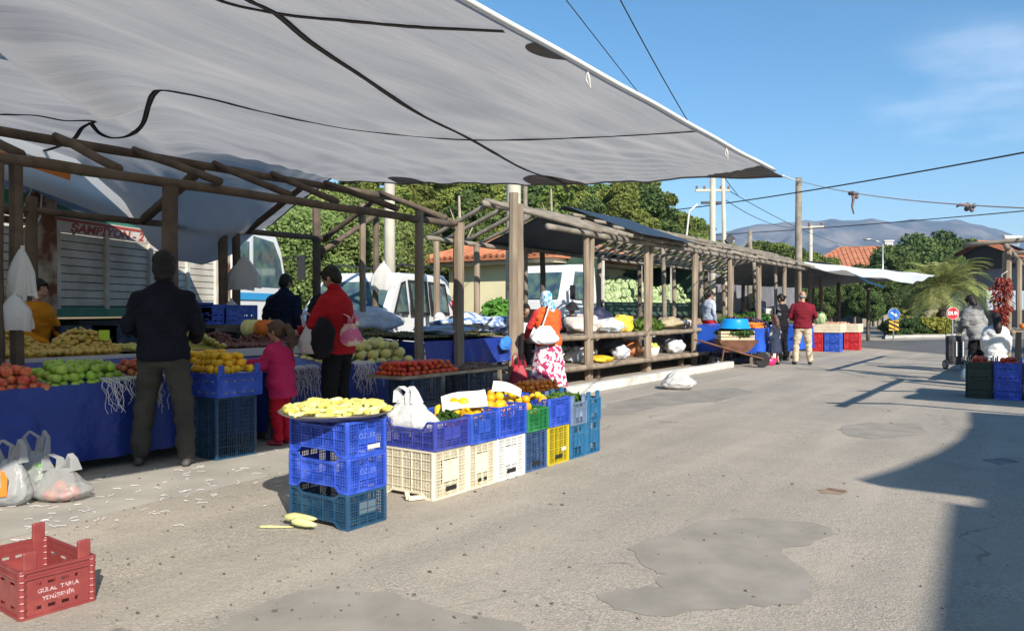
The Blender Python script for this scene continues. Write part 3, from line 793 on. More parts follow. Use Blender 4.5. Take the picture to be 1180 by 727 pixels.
# pines on the slope (from the left behind the canopy to the right end of the wood)
rr = random.Random(5)
spots = [(455,34,222),(480,38,214),(510,42,205),(540,37,226),(560,45,208),(585,40,216),(615,46,208),(640,43,222),(600,52,200),
         (655,50,214),(680,47,228),(700,52,222),(722,50,218),(745,54,222),(762,56,232),(778,60,246),(795,66,258),(690,62,215),(735,64,214),(640,62,205),
         (500,52,196),(540,58,190),(470,46,200),(430,42,208),(400,44,200),(575,60,195),(620,66,196),(665,70,204),(712,72,212),(755,74,226),(810,80,262),(300,40,190),(200,40,190),(120,36,190),(60,34,180),(0,32,180)]
for i, (px, d, top) in enumerate(spots):
    put(protoP[(0,1,0,2,1,0,2)[i%7]], px, d, top+rr.uniform(-4,4), wid=rr.uniform(.95,1.3))
# dead grey trunks among the pines
for i,(px,d,top,w_) in enumerate(((528,33,226,.12),(634,38,218,.10),(596,36,220,.1))):
    p = W(px,HZ,d); z = hill_z(p.x,p.y); g = MB(); zt = EYE+(HZ-top)/F*d
    g.path([(0,0,-.2),(.1,.1,(zt-z)*.5),(.05,0,zt-z)], [w_,w_*.8,w_*.4], 7); g.path([(.1,.05,(zt-z)*.6),(.7,.2,(zt-z)*.8)],[w_*.5,.02],5)
    g.path([(.1,.05,(zt-z)*.7),(-.6,.2,(zt-z)*.92)],[w_*.4,.02],5)
    tag(g.build('dead_tree', mat('dead_wood',(.36,.30,.24),.9,(.24,.2,.15),3), loc=(p.x,p.y,z), smooth=True), ['bare dead trunk rising behind the free standing thick post','bare pale trunk beside the concrete pole, over the stall roof','thin bare trunk between pines behind the concrete pole'][i], 'dead tree')
# understorey on the slope
cl = []; rg = random.Random(3)
for i in range(320):
    px = rg.uniform(180,800); d = rg.uniform(30,62); p = W(px,HZ,d)
    if p.x > -19.5: continue
    z = hill_z(p.x,p.y); s_ = rg.uniform(.5,1.3); cl.append(((p.x+25,p.y-25,z+s_*.4),(s_,s_,s_*.7)))
me = crown(cl, 70, .28, None, seed=5); me.materials.append(leafmat('undergrowth',(.10,.11,.03),(.19,.15,.06)))
o = bpy.data.objects.new('undergrowth', me); COL.objects.link(o); o.location = (-25,25,0); tag(o, 'dry green and brown undergrowth between the pines on the slope', 'undergrowth', kind='stuff')
# trees beyond the end of the road
far = [(1008,66,300),(1030,62,285),(1055,64,270),(1078,66,276),(1100,70,268),(1125,72,272),(1150,90,280),(1180,95,284),(985,60,305),(965,58,312),(1012,50,318),(940,56,312),(1045,52,310),(1000,48,330),(960,50,328),(920,52,325)]
for i, (px, d, top) in enumerate(far): put(protoB[i%2], px, d, top, wid=1.0)
far2 = [(838,84,284),(855,88,288),(872,80,282),(893,85,284),(912,82,289),(935,84,294),(958,88,300),(820,90,280),(800,85,272)]
for i, (px, d, top) in enumerate(far2): put(protoP[i%2], px, d, top, 'mid green tree in the belt above the far end of the stall roofs', 'trees above the far stall roofs', wid=1.5)
tallshade = tree('broadleaf_tree', 'large tree standing just outside the picture to the right of the road', 'tree', 'broad', 8, 6.5, oak_l, 37, None, (9,24,0), 300, .3)

# ------------------------------------------------------------------ houses
cream = mat('cream_plaster', (.74,.68,.44), .85, (.66,.60,.38), 1.2, .2, 20)
tile = mat('terracotta_tiles', (.50,.20,.10), .85, (.34,.13,.07), 1.6, .3, 12, spec=.25)
white_p = mat('white_plaster', (.70,.69,.66), .85, (.6,.59,.56), 1.2)
fascia = mat('cream_fascia', (.52,.47,.33), .8)
glass = mat('dark_glass', (.02,.03,.045), .08, spec=.8)
def tiled(par, x0, x1, y0, y1, z, rise, hipx=2.2, f=None, name='roof', m=None, step=.24):
    """hipped tile roof with real tile rolls, ridge along x"""
    b = f or (lambda p: Vector(p)); g = MB()
    cy = (y0+y1)/2; A = [(x0,y0),(x1,y0),(x1,y1),(x0,y1)]
    r0 = (x0+hipx, cy); r1 = (x1-hipx, cy)
    P = [b((x,y,z)) for x,y in A]; R0 = b((*r0,z+rise)); R1 = b((*r1,z+rise))
    g.add([P[0],P[1],R1,R0],[(0,1,2,3)]); g.add([P[2],P[3],R0,R1],[(0,1,2,3)]); g.add([P[1],P[2],R1],[(0,1,2)]); g.add([P[3],P[0],R0],[(0,1,2)])
    lo = [b((x,y,z-.12)) for x,y in A]; g.add(P+lo, [(0,4,5,1),(1,5,6,2),(2,6,7,3),(3,7,4,0),(7,6,5,4)])
    n = int((x1-x0)/step)
    for i in range(n+1):
        x = x0+(x1-x0)*i/n
        for ye in (y0,y1):
            if x < r0[0]: t = (x-x0)/hipx
            elif x > r1[0]: t = (x1-x)/hipx
            else: t = 1
            if t < .03: continue
            e = (x, ye+(cy-ye)*t, z+rise*t)
            g.path([b((x,ye-.04*(1 if ye==y0 else -1),z+.02)), b((e[0],e[1],e[2]+.02))], .055, 5)
    n = int((y1-y0)/step)
    for i in range(n+1):
        y = y0+(y1-y0)*i/n; t = 1-abs(y-cy)/((y1-y0)/2)
        if t < .03: continue
        g.path([b((x0,y,z+.02)), b((x0+hipx*t,y,z+rise*t+.02))], .055, 5)
        g.path([b((x1,y,z+.02)), b((x1-hipx*t,y,z+rise*t+.02))], .055, 5)
    for a_, c_ in ((P[0],R0),(P[3],R0),(P[1],R1),(P[2],R1),(R0,R1)): g.path([a_+Vector((0,0,.04)),c_+Vector((0,0,.04))], .09, 6)
    return g.build(name, m or tile, par)
hs_ = thing('cream_house', 'low cream house with a terracotta tile roof behind the white van', 'house', (-15.5,22.5,0)); q = rel(hs_)
g = MB(); a=q((-17.3,20.9,-.1)); b=q((-13.2,26,2.85)); g.bb(a.x,b.x,a.y,b.y,a.z,b.z); g.build('wall', cream, hs_)
g = MB(); a=q((-17.75,20.45,2.78)); b=q((-12.75,26.4,2.9)); g.bb(a.x,b.x,a.y,b.y,a.z,b.z); g.build('eave', fascia, hs_)
tiled(hs_, -17.9,-12.6,20.3,26.6,3.03,1.1,2.3,q)
def window(par, f, p, w_, h, nrm='y-', frame=None):
    x,y,z = p; g = MB(); fm = frame or mat('white_frame',(.65,.65,.63),.5)
    if nrm == 'y-':
        for (ax,az,bx,bz) in ((x-w_/2,z-h/2,x+w_/2,z-h/2+.07),(x-w_/2,z+h/2-.07,x+w_/2,z+h/2),(x-w_/2,z-h/2+.07,x-w_/2+.07,z+h/2-.07),(x+w_/2-.07,z-h/2+.07,x+w_/2,z+h/2-.07),(x-.03,z-h/2+.07,x+.03,z+h/2-.07)):
            a=f((ax,y-.05,az)); b=f((bx,y+.02,bz)); g.bb(a.x,b.x,a.y,b.y,a.z,b.z)
        o = g.build('window', fm, par); g = MB(); a=f((x-w_/2+.05,y-.02,z-h/2+.05)); b=f((x+w_/2-.05,y+.01,z+h/2-.05)); g.bb(a.x,b.x,a.y,b.y,a.z,b.z); g.build('pane', glass, o)
    else:
        s_ = 1 if nrm == 'x+' else -1
        for (ay,az,by,bz) in ((y-w_/2,z-h/2,y+w_/2,z-h/2+.07),(y-w_/2,z+h/2-.07,y+w_/2,z+h/2),(y-w_/2,z-h/2+.07,y-w_/2+.07,z+h/2-.07),(y+w_/2-.07,z-h/2+.07,y+w_/2,z+h/2-.07),(y-.03,z-h/2+.07,y+.03,z+h/2-.07)):
            a=f((min(x-.02*s_,x+.05*s_),ay,az)); b=f((max(x-.02*s_,x+.05*s_),by,bz)); g.bb(a.x,b.x,a.y,b.y,a.z,b.z)
        o = g.build('window', fm, par); g = MB(); a=f((min(x-.01*s_,x+.02*s_),y-w_/2+.05,z-h/2+.05)); b=f((max(x-.01*s_,x+.02*s_),y+w_/2-.05,z+h/2-.05)); g.bb(a.x,b.x,a.y,b.y,a.z,b.z); g.build('pane', glass, o)
window(hs_, q, (-13.2,24,1.6), 1.2, 1.1, 'x+')
# red roofed house far behind the stalls
p = W(1000,300,95); h2 = thing('red_roof_house', 'far house with stepped orange tile roofs above the white awning', 'house', (p.x,p.y,0), R(20)); q = lambda a_: Vector(a_)
g = MB(); g.bb(-7,7,-5,5,-.1,6.2); g.build('wall', white_p, h2)
tiled(h2, -7.7,7.7,-5.7,5.7,6.3,2.6,4.5,q,step=.5); 
g = MB(); g.bb(-12,-7,-4,4,-.1,4.4); g.build('annex_wall', white_p, h2); tiled(h2,-12.6,-6.5,-4.6,4.6,4.5,1.8,3,q,'annex_roof',step=.5)
g = MB(); g.bb(2,2.9,.5,1.3,7.6,9.6); g.bb(1.9,3.0,.4,1.4,9.6,9.75); g.build('chimney', white_p, h2)
for x in (-4,0,4): window(h2, q, (x,-5,4.6), 1.4, 1.3)
# house on the right with solar heater
p = W(1199,300,62); h3 = thing('gabled_house', 'dark gabled house with red tiles and a solar water heater, behind the palm', 'house', (p.x,p.y,1.3), R(50)); 
grey_w = mat('grey_render', (.30,.29,.28), .85, (.24,.235,.23), 1); browng = mat('dark_timber_gable', (.06,.045,.038), .8)
g = MB(); g.bb(-5,5,-4,5,-2,3.3); g.build('wall', grey_w, h3)
def gable_roof(par, x0, x1, y0, y1, z, rise, m, step=.3):
    g = MB(); cy = (y0+y1)/2
    g.add([(x0,y0,z),(x1,y0,z),(x1,cy,z+rise),(x0,cy,z+rise),(x0,y1,z),(x1,y1,z)], [(0,1,2,3),(3,2,5,4)])
    g.add([(x0,y0,z-.14),(x1,y0,z-.14),(x1,cy,z+rise-.14),(x0,cy,z+rise-.14),(x0,y1,z-.14),(x1,y1,z-.14)], [(3,2,1,0),(4,5,2,3)])
    n = int((x1-x0)/step)
    for i in range(n+1):
        x = x0+(x1-x0)*i/n
        for ye in (y0,y1): g.path([(x,ye,z+.02),(x,cy,z+rise+.02)], .06, 5)
    g.path([(x0,cy,z+rise+.05),(x1,cy,z+rise+.05)], .1, 6)
    return g.build('roof', m, par)
gable_roof(h3, -5.7,5.9,-4.8,5.8,3.3,2.0,tile)
g = MB(); g.add([(-5.02,-4.6,3.2),(-5.02,5.6,3.2),(-5.02,.5,5.1),(-5.2,-4.6,3.2),(-5.2,5.6,3.2),(-5.2,.5,5.1)], [(0,1,2),(5,4,3),(0,3,4,1),(1,4,5,2),(2,5,3,0)]); g.build('gable', browng, h3)
g = MB(); g.add([(-4.2,-2.7,4.35),(-1.4,-2.7,4.35),(-1.4,-.4,5.25),(-4.2,-.4,5.25)], [(0,1,2,3)]); g.build('solar_panel', mat('solar_glass',(.10,.14,.2),.15), h3, solid=.06)
g = MB(); g.path([(-3.9,-.2,5.65),(-2.2,-.2,5.65)], .15, 14); g.bb(-3.6,-3.5,-.4,0,5.0,5.5); g.bb(-2.6,-2.5,-.4,0,5.0,5.5); g.build('water_tank', white_p, h3, smooth=False)
g = MB(); g.bb(2.2,2.8,-.5,.2,4.8,6.2); g.bb(2.1,2.9,-.6,.3,6.2,6.3); g.build('chimney', white_p, h3)
window(h3, q, (-5,-1,1.7), 1.2, 1.1, 'x-'); window(h3, q, (-5,2.5,1.7), 1.2, 1.1, 'x-'); window(h3, q, (-2,-4,1.7), 1.2, 1.1)
g = MB(); g.bb(-9,-5,-3.5,-3.4,0,1.4); g.bb(-9.0,-8.9,-3.5,5,0,1.4); g.build('garden_wall', mat('blue_grey_wall',(.30,.35,.42),.85,(.25,.3,.36),1.5), h3)
# the building behind the camera whose eaves shade the road at the right
b5 = thing('roadside_building', 'two storey building beside the road, just outside the picture on the right', 'building', (9,2,0)); 
wl = mat('building_render', (.55,.50,.43), .85, (.48,.44,.38), 1.5)
q = rel(b5)
def bq(g, x0,x1,y0,y1,z0,z1): a=q((x0,y0,z0)); b=q((x1,y1,z1)); g.bb(a.x,b.x,a.y,b.y,a.z,b.z); return g
bq(MB(), 6.9,13,-16,1.2,-.1,4.85).build('wall', wl, b5); bq(MB(), 6.35,13.01,1.3,6.7,-.1,4.85).build('wall', wl, b5)
g = MB(); g.prism([(x-9,y-2) for x,y in ((6.40,1.5),(6.57,-.9),(6.85,-4),(6.85,-16.3),(13.3,-16.3),(13.3,1.5))], 4.85, 5.0); g.build('roof_slab', fascia, b5)
g = MB(); g.prism([(x-9,y-2) for x,y in ((5.74,1.9),(13.3,1.9),(13.3,7.0),(6.06,7.0),(6.18,5.6),(6.18,4.5),(6.08,3.5),(5.92,2.6))], 4.853, 5.003); g.build('awning_slab', fascia, b5)
for y in (-12,-8,-4,-1): 
    window(b5, q, (6.9,y,1.5), 1.3, 1.4, 'x-'); window(b5, q, (6.9,y,3.9), 1.3, 1.1, 'x-')
for y in (2.8,5.2): window(b5, q, (6.35,y,1.4), 1.4, 1.6, 'x-'); window(b5, q, (6.35,y,3.8), 1.4, 1.1, 'x-')
# ------------------------------------------------------------------ vehicles
paint_w = mat('white_paint', (.72,.73,.73), .3, (.64,.65,.64), .8, coat=.4)
paint_old = mat('old_white_boards', (.58,.56,.50), .7, (.42,.38,.31), 2.5, .3, 20)
rust = mat('rust', (.16,.055,.025), .9, (.45,.38,.28), 3.5, .5, 25, contrast=(.42,.62))
green_p = mat('faded_green_paint', (.03,.17,.11), .6, (.07,.20,.14), 4)
red_p = mat('red_paint', (.42,.05,.03), .55, (.33,.05,.035), 6)
blue_p = mat('sky_blue_paint', (.03,.30,.60), .4)
tyre_m = mat('tyre_rubber', (.018,.018,.018), .9); rim_m = mat('steel_rim', (.35,.35,.36), .4, metal=.7)
blackp = mat('black_plastic', (.02,.02,.022), .5); lamp_r = mat('red_lens', (.35,.01,.01), .2); lamp_c = mat('clear_lens', (.7,.72,.72), .1)
chass = mat('dark_underframe', (.025,.03,.03), .7)
def wheel(par, c, r, w_, side='x'):
    o = MB(); n = 28
    prof = [(r*.55,-w_/2),(r*.93,-w_/2),(r,-w_*.35),(r,w_*.35),(r*.93,w_/2),(r*.55,w_/2)]
    def turn(g):
        for i,v in enumerate(g.v): g.v[i] = (v[2]+c[0], v[0]+c[1], v[1]+c[2])
        return g
    g = MB(); g.lathe(prof, n); wo = turn(g).build('wheel', tyre_m, par, smooth=False)
    g = MB(); g.lathe([(.02,-w_*.3),(r*.2,-w_*.35),(r*.25,-w_*.2),(r*.5,-w_*.2),(r*.56,-w_*.48),(r*.56,w_*.48),(r*.5,w_*.2),(r*.25,w_*.2),(r*.2,w_*.35),(.02,w_*.3)], n); turn(g).build('rim', rim_m, wo)
    return wo
# slatted cargo lorry: local +Y is its front, local +X the side we see
P_ = W(150,357,12); ang = R(35-10.8)
l1 = thing('cargo_lorry', 'old lorry with white slatted cargo body, rusty pillar and blue striped cab, behind the stall', 'lorry', (P_.x,P_.y,0), ang)
Ya, Yb, ZB0, ZT = -3.9, 2.75, 1.36, 2.36
g = MB(); zz = ZB0; k = 0
while zz < ZT-.09:
    g.bb(-.045,0,Ya,-1.95,zz,zz+.098); g.bb(-.045,0,-1.55,2.35,zz,zz+.098); zz += .111
g.bb(-.09,-.05,Ya,Yb,ZB0,ZT-.02, 1)
g.build('side_boards', [paint_old, chass], l1)
g = MB()
for y in (-3.85,-2.0,-1.5,-.55,.45,1.45,2.32): g.bb(.0,.05,y-.035,y+.035,ZB0-.05,ZT)
g.build('stake', paint_old, l1)
g = MB(); g.bb(-.02,.075,-1.96,-1.56,ZB0-.2,2.86); g.build('corner_pillar', rust, l1)
g = MB(); g.bb(-.02,.06,2.35,2.75,ZB0-.1,2.9); g.build('corner_pillar', rust, l1)
g = MB(); g.bb(-.05,.02,-1.54,2.34,ZT,ZT+.205); sp = g.build('sign_panel', mat('sign_board_white',(.62,.60,.55),.7,(.5,.47,.41),4), l1)
g = MB(); g.bb(.021,.026,-1.54,2.34,ZT+.15,ZT+.19); g.build('red_band', red_p, sp)
text('ŞAMPİYON - 2 BİN', .165, red_p, sp, (.0225,-.25,ZT+.07), (R(90),0,R(90)), sx=1.42, shear=.25, bold=.006)
g = MB(); g.bb(-.05,.015,-1.54,2.34,ZT+.207,ZT+.44); gp_ = g.build('green_panel', green_p, l1)
g = MB(); g.bb(-.05,.015,Ya,-1.98,ZT+.207,ZT+.44); gp2 = g.build('green_panel', green_p, l1)
wh_ = mat('white_print',(.62,.60,.55),.6)
def diamond(g, y, z, w_, h, x=.017): g.add([(x,y-w_,z+h),(x,y-w_,z-h),(x,y,z+h*.1),(x,y,z)],[(0,1,3,2)])
for (y,par) in ((-.45,gp_),(1.0,gp_),(-2.9,gp2)):
    g = MB(); z=ZT+.33
    g.add([(.019,y-.5,z+.1),(.019,y-.15,z-.0),(.019,y-.5,z-.04)],[(2,1,0)]); g.add([(.019,y+.5,z+.1),(.019,y+.5,z-.04),(.019,y+.15,z)],[(2,1,0)])
    g.bb(.018,.021,y-.13,y+.13,z-.075,z+.055); g.build('white_flash', wh_, par)
    g = MB()
    for k in (-1,0,1): g.add([(.024,y-.03+k*.075,z-.07),(.024,y+.005+k*.075,z-.07),(.024,y+.045+k*.075,z+.05),(.024,y+.01+k*.075,z+.05)],[(0,1,2,3)])
    g.build('red_flash', red_p, par)
g = MB(); g.path([(.05,Ya,2.53),(.05,-1.9,2.50)], .03, 6); g.path([(.05,Ya,2.42),(.05,-1.98,2.42)], .05, 6); g.build('rail', mat('rusty_rail',(.10,.05,.035),.8), l1)
g = MB(); g.path([(.09,-2.0,2.86),(.12,-2.15,2.6),(.12,-2.2,2.4),(.12,-2.0,2.33),(.12,-1.9,2.5),(.1,-1.85,2.8)], .012, 6); g.build('rope', rope_m, l1)
g = MB(); g.bb(-2.2,.03,Ya,Yb,ZB0-.16,ZB0-.02); g.build('bed_frame', green_p, l1)
g = MB(); g.bb(-2.2,-2.1,Ya,Yb,ZB0,3.0); g.bb(-2.1,-.1,Ya,Ya+.05,ZB0,3.0); g.bb(-2.1,-.1,Yb-.05,Yb,ZB0,3.0); g.bb(-2.1,-.1,Ya+.06,Yb-.06,ZB0-.015,ZB0+.01); g.build('back_boards', paint_old, l1)
g = MB(); g.bb(-1.6,-.6,Ya+.2,5.2,.75,1.15); g.bb(-.35,-.05,-1,1,.6,1.15); g.build('chassis', chass, l1)
for y in (-2.6,3.9):
    for x in (-.12,-2.0): wheel(l1, (x,y,.48), .48, .26)
# cab
c0, c1 = 2.95, 5.25
g = MB()
side = [(c0,.95),(c1-.05,.95),(c1+.02,1.25),(c1,1.75),(c1-.28,2.55),(c1-.52,2.86),(c1-.9,3.0),(c0,3.0)]
n = len(side)
for x,s_ in ((-.02,0),(-.12,.06),(-2.02,.06),(-2.12,0)):
    for (y,z) in side: g.v.append((x, y-(.05 if 1<side.index((y,z))<6 and s_==0 else 0), z-(.08 if s_==0 and z>2.9 else 0)))
for k in range(3):
    for i in range(n): g.f.append((k*n+i,(k+1)*n+i,(k+1)*n+(i+1)%n,k*n+(i+1)%n)); g.m.append(0)
g.f.append(tuple(range(n))); g.m.append(0); g.f.append(tuple(range(3*n,4*n))[::-1]); g.m.append(0)
cab = g.build('cab', paint_w, l1, bevel=.04)
g = MB(); g.add([(.0,c0+.75,1.78),(.0,c1-.24,1.78),(.0,c1-.42,2.35),(.0,c1-.72,2.72),(.0,c0+.75,2.78)],[(0,1,2,3,4)]); g.add([(.0,c0+.12,1.95),(.0,c0+.6,1.95),(.0,c0+.6,2.65),(.0,c0+.12,2.65)],[(0,1,2,3)])
glass_b = mat('tinted_glass', (.03,.06,.10), .06, (.10,.16,.12), 4, spec=.9)
g.build('side_window', glass_b, cab)
g = MB(); g.add([(-.2,c1+.01,1.8),(-1.95,c1+.01,1.8),(-1.9,c1-.36,2.72),(-.25,c1-.36,2.72)],[(0,1,2,3)]); 
for i,v in enumerate(g.v): g.v[i]=(v[0],v[1]+.04,v[2]+.02)
g.build('windscreen', glass_b, cab)
g = MB(); g.bb(-.005,.008,c0+.05,c1-.1,1.50,1.64); g.build('blue_stripe', blue_p, cab)
g = MB(); g.path([(.0,c1-.3,2.4),(.25,c1+.05,2.45)], .02, 6); g.bb(.18,.34,c1+.0,c1+.07,1.95,2.5); g.build('mirror', blackp, cab)
g = MB(); g.path([(-.03,c0+.05,1.2),(-.03,c0+.05,2.9)],.035,6); g.build('exhaust_stack', rim_m, cab)
g = MB(); g.bb(-2.1,.0,c1,c1+.12,.6,.9); g.build('bumper', blackp, l1)
for x in (-.35,-1.8): g = MB(); g.bb(x-.14,x+.14,c1+.0,c1+.06,1.0,1.2); g.build('headlight', lamp_c, cab)

# white van, front towards us and to the left: local +X is its forward direction along the seen side reversed
d16 = Vector((math.sin(R(16-35)), math.cos(R(16-35)), 0))   # direction of its seen side, away from us
Pv = W(446,357,13.6); angv = math.atan2(d16.y, d16.x)
van = thing('white_van', 'white minivan with roof rails and dark rear quarter windows, parked behind the stall', 'van', (Pv.x,Pv.y,0), angv)
# local x: from the front corner back along the seen side, local y: +y is to the left = across the front; seen side y=0
prof = [(-.95,.42),(-1.0,.62),(-.98,.88),(-.75,1.0),(.02,1.13),(.62,1.72),(.95,1.88),(3.1,1.92),(3.32,1.82),(3.42,1.2),(3.45,.45)]
g = MB(); n = len(prof); H = 1.06
for y, ins, t in ((0.06,.0,0),(0,.05,0),(.0,.0,0),(.06,0,0)): pass
rows = []
for (y, k) in ((.0,0.0),(.10,1.0),(1.66,1.0),(1.76,0.0)):
    row = []
    for (x,z) in prof:
        yy = y
        # sides lean in above the waist
        lean = max(0,(z-1.0))*.13
        if y < .5: yy = y+lean
        else: yy = y-lean
        row.append((x, yy, (z-(.03 if (k==0 and z>1.7) else 0))*H))
    rows.append(row)
for r_ in rows: g.v += r_
for k in range(3):
    for i in range(n): g.f.append((k*n+i,k*n+(i+1)%n,(k+1)*n+(i+1)%n,(k+1)*n+i)); g.m.append(0)
g.f.append(tuple(range(n))[::-1]); g.m.append(0); g.f.append(tuple(range(3*n,4*n))); g.m.append(0)
body = g.build('body', paint_w, van, bevel=.035)
bm = bmesh.new(); bm.from_mesh(body.data); bmesh.ops.recalc_face_normals(bm, faces=bm.faces); bm.to_mesh(body.data); bm.free()
def sidep(x, z): return (x, max(0,(z-1.0))*.13-.012, z*H)
def sidewin(pts, name, m, par):
    g = MB(); g.add([sidep(*p) for p in pts], [tuple(range(len(pts)))]); return g.build(name, m, par, solid=.008)
for pts in ([(.28,1.14),(.98,1.14),(.98,1.74),(.78,1.70)], [(1.10,1.12),(2.02,1.12),(2.02,1.76),(1.10,1.76)], [(2.10,1.12),(3.12,1.12),(3.05,1.74),(2.10,1.76)]):
    f_ = sidewin(pts, 'side_window', blackp, body)
    cx_ = sum(p[0] for p in pts)/len(pts); cz_ = sum(p[1] for p in pts)/len(pts)
    g = MB(); g.add([(sidep(cx_+(p[0]-cx_)*.8, cz_+(p[1]-cz_)*.82)[0], sidep(0,p[1])[1]-.012, sidep(0,cz_+(p[1]-cz_)*.82)[2]) for p in pts],[tuple(range(len(pts)))]); g.build('pane', glass_b, f_)
g = MB(); 
def scr(x,z,y): 
    return (x-.012, y, z*H+.012)
g.add([scr(.06,1.16,.14),scr(.60,1.70,.2),scr(.60,1.70,1.56),scr(.06,1.16,1.62)],[(0,1,2,3)]); g.build('windscreen', glass_b, body, solid=.01)
for y in (.2,1.5):
    g = MB(); g.path([(.9,y,1.98*H),(1.0,y,2.03*H),(3.0,y,2.05*H),(3.1,y,1.99*H)], .02, 6); g.build('roof_rail', blackp, van)
for x in (-.1,2.55):
    for y in (.09,1.67):
        w0 = wheel(van, (0,0,0), .33, .2); w0.rotation_euler=(0,0,R(90)); w0.location=(x,y,.33)
for y in (.2,1.52): g = MB(); g.ell((-.93,y,.84*H),(.08,.14,.1)); g.build('headlight', lamp_c, body, smooth=True)
g = MB(); g.bb(-1.06,-.94,.1,1.66,.35,.62); g.build('bumper', mat('grey_bumper',(.12,.12,.125),.6), van)
g = MB(); g.bb(-1.075,-1.06,.62,1.14,.44,.56); g.build('number_plate', mat('plate_white',(.7,.7,.7),.5), van)
g = MB(); g.ell((.2,-.12,1.12*H),(.05,.1,.08)); g.build('door_mirror', blackp, body, smooth=True)
g = MB(); g.bb(3.34,3.42,.0,.07,1.0,1.5); g.build('tail_light', lamp_r, body)

# flatbed lorry with cabbages: axis along the road, front towards us
l2 = thing('cabbage_lorry', 'white cab lorry with dark green sided bed heaped with cabbages, behind the long stall', 'lorry', (-11.5,19,0))
g = MB(); cabp = [(0,.75),(-.05,1.2),(.0,1.55),(.42,2.42),(.62,2.62),(2.0,2.7),(2.05,.75)]
rows = []; n = len(cabp)
for x in (0,-.1,-2.0,-2.1):
    rows.append([(x-(max(0,z-1.5)*.1 if x>-1 else -max(0,z-1.5)*.1), y, z-(.05 if x in (0,-2.1) and z>2.5 else 0)) for (y,z) in cabp])
for r_ in rows: g.v += r_
for k in range(3):
    for i in range(n): g.f.append((k*n+i,k*n+(i+1)%n,(k+1)*n+(i+1)%n,(k+1)*n+i)); g.m.append(0)
g.f.append(tuple(range(n))[::-1]); g.m.append(0); g.f.append(tuple(range(3*n,4*n))); g.m.append(0)
cab2 = g.build('cab', paint_w, l2, bevel=.04)
bm = bmesh.new(); bm.from_mesh(cab2.data); bmesh.ops.recalc_face_normals(bm, faces=bm.faces); bm.to_mesh(cab2.data); bm.free()
g = MB(); g.add([(-.2,.0,1.62),(-1.9,.0,1.62),(-1.82,.37,2.38),(-.28,.37,2.38)],[(0,1,2,3)])
for i,v in enumerate(g.v): g.v[i]=(v[0],v[1]-.012,v[2]+.01)
g.build('windscreen', glass_b, cab2, solid=.012)
g = MB(); g.add([(.002,.42,1.62),(.002,1.5,1.62),(-.085,1.5,2.42),(-.085,.75,2.42)],[(0,1,2,3)])
for i,v in enumerate(g.v): g.v[i]=(v[0]+.01,v[1],v[2])
g.build('side_window', glass_b, cab2, solid=.012)
g = MB(); g.path([(0,.3,1.9),(.22,.1,1.95)], .018, 6); g.bb(.16,.3,.05,.12,1.6,2.0); g.build('mirror', blackp, cab2)
g = MB(); g.bb(-1.9,-.2,-.1,-.04,1.02,1.32); g.build('grille', blackp, cab2)
for x in (-.25,-1.85): g = MB(); g.bb(x-.13,x+.13,-.13,-.05,1.05,1.25); g.build('headlight', lamp_c, cab2)
g = MB(); g.bb(-2.1,0,-.22,-.04,.5,.78); g.build('bumper', rim_m, l2)
g = MB(); g.bb(-2.15,.05,2.2,10.2,1.0,1.14); g.build('bed', chass, l2)
dg_ = mat('dark_green_boards', (.03,.075,.05), .7, (.05,.10,.07), 3)
g = MB(); g.bb(-.0,.05,2.2,10.2,1.14,1.55); g.build('low_side', dg_, l2)
g = MB()
for k in range(7): g.bb(-2.15,-2.1,2.2,10.2,1.14+k*.27,1.14+k*.27+.25)
g.bb(-2.1,0,2.2,2.25,1.14,3.0); g.bb(-2.1,0,10.15,10.2,1.14,3.0); g.build('high_side', dg_, l2)
g = MB(); 
for y in (2.25,4.9,7.5,10.1): g.bb(-.03,.06,y-.05,y+.05,1.0,3.0)
g.build('stake', paint_old, l2)
g = MB(); g.grid(lambda u,v: (-2.15+2.3*u, 2.1+8.2*v, 3.02+.18*math.sin(PI*u)+.05*noise.noise(Vector((u*3,v*9,0)))), 8, 24); g.build('bed_cover', mat('dark_green_tarp',(.015,.035,.028),.7), l2, solid=.01)
g = MB(); g.bb(-1.6,-.5,.5,9.9,.6,.98); g.build('chassis', chass, l2)
for y in (.95,8.2):
    for x in (-.12,-1.98): wheel(l2, (x,y,.48), .48, .26)
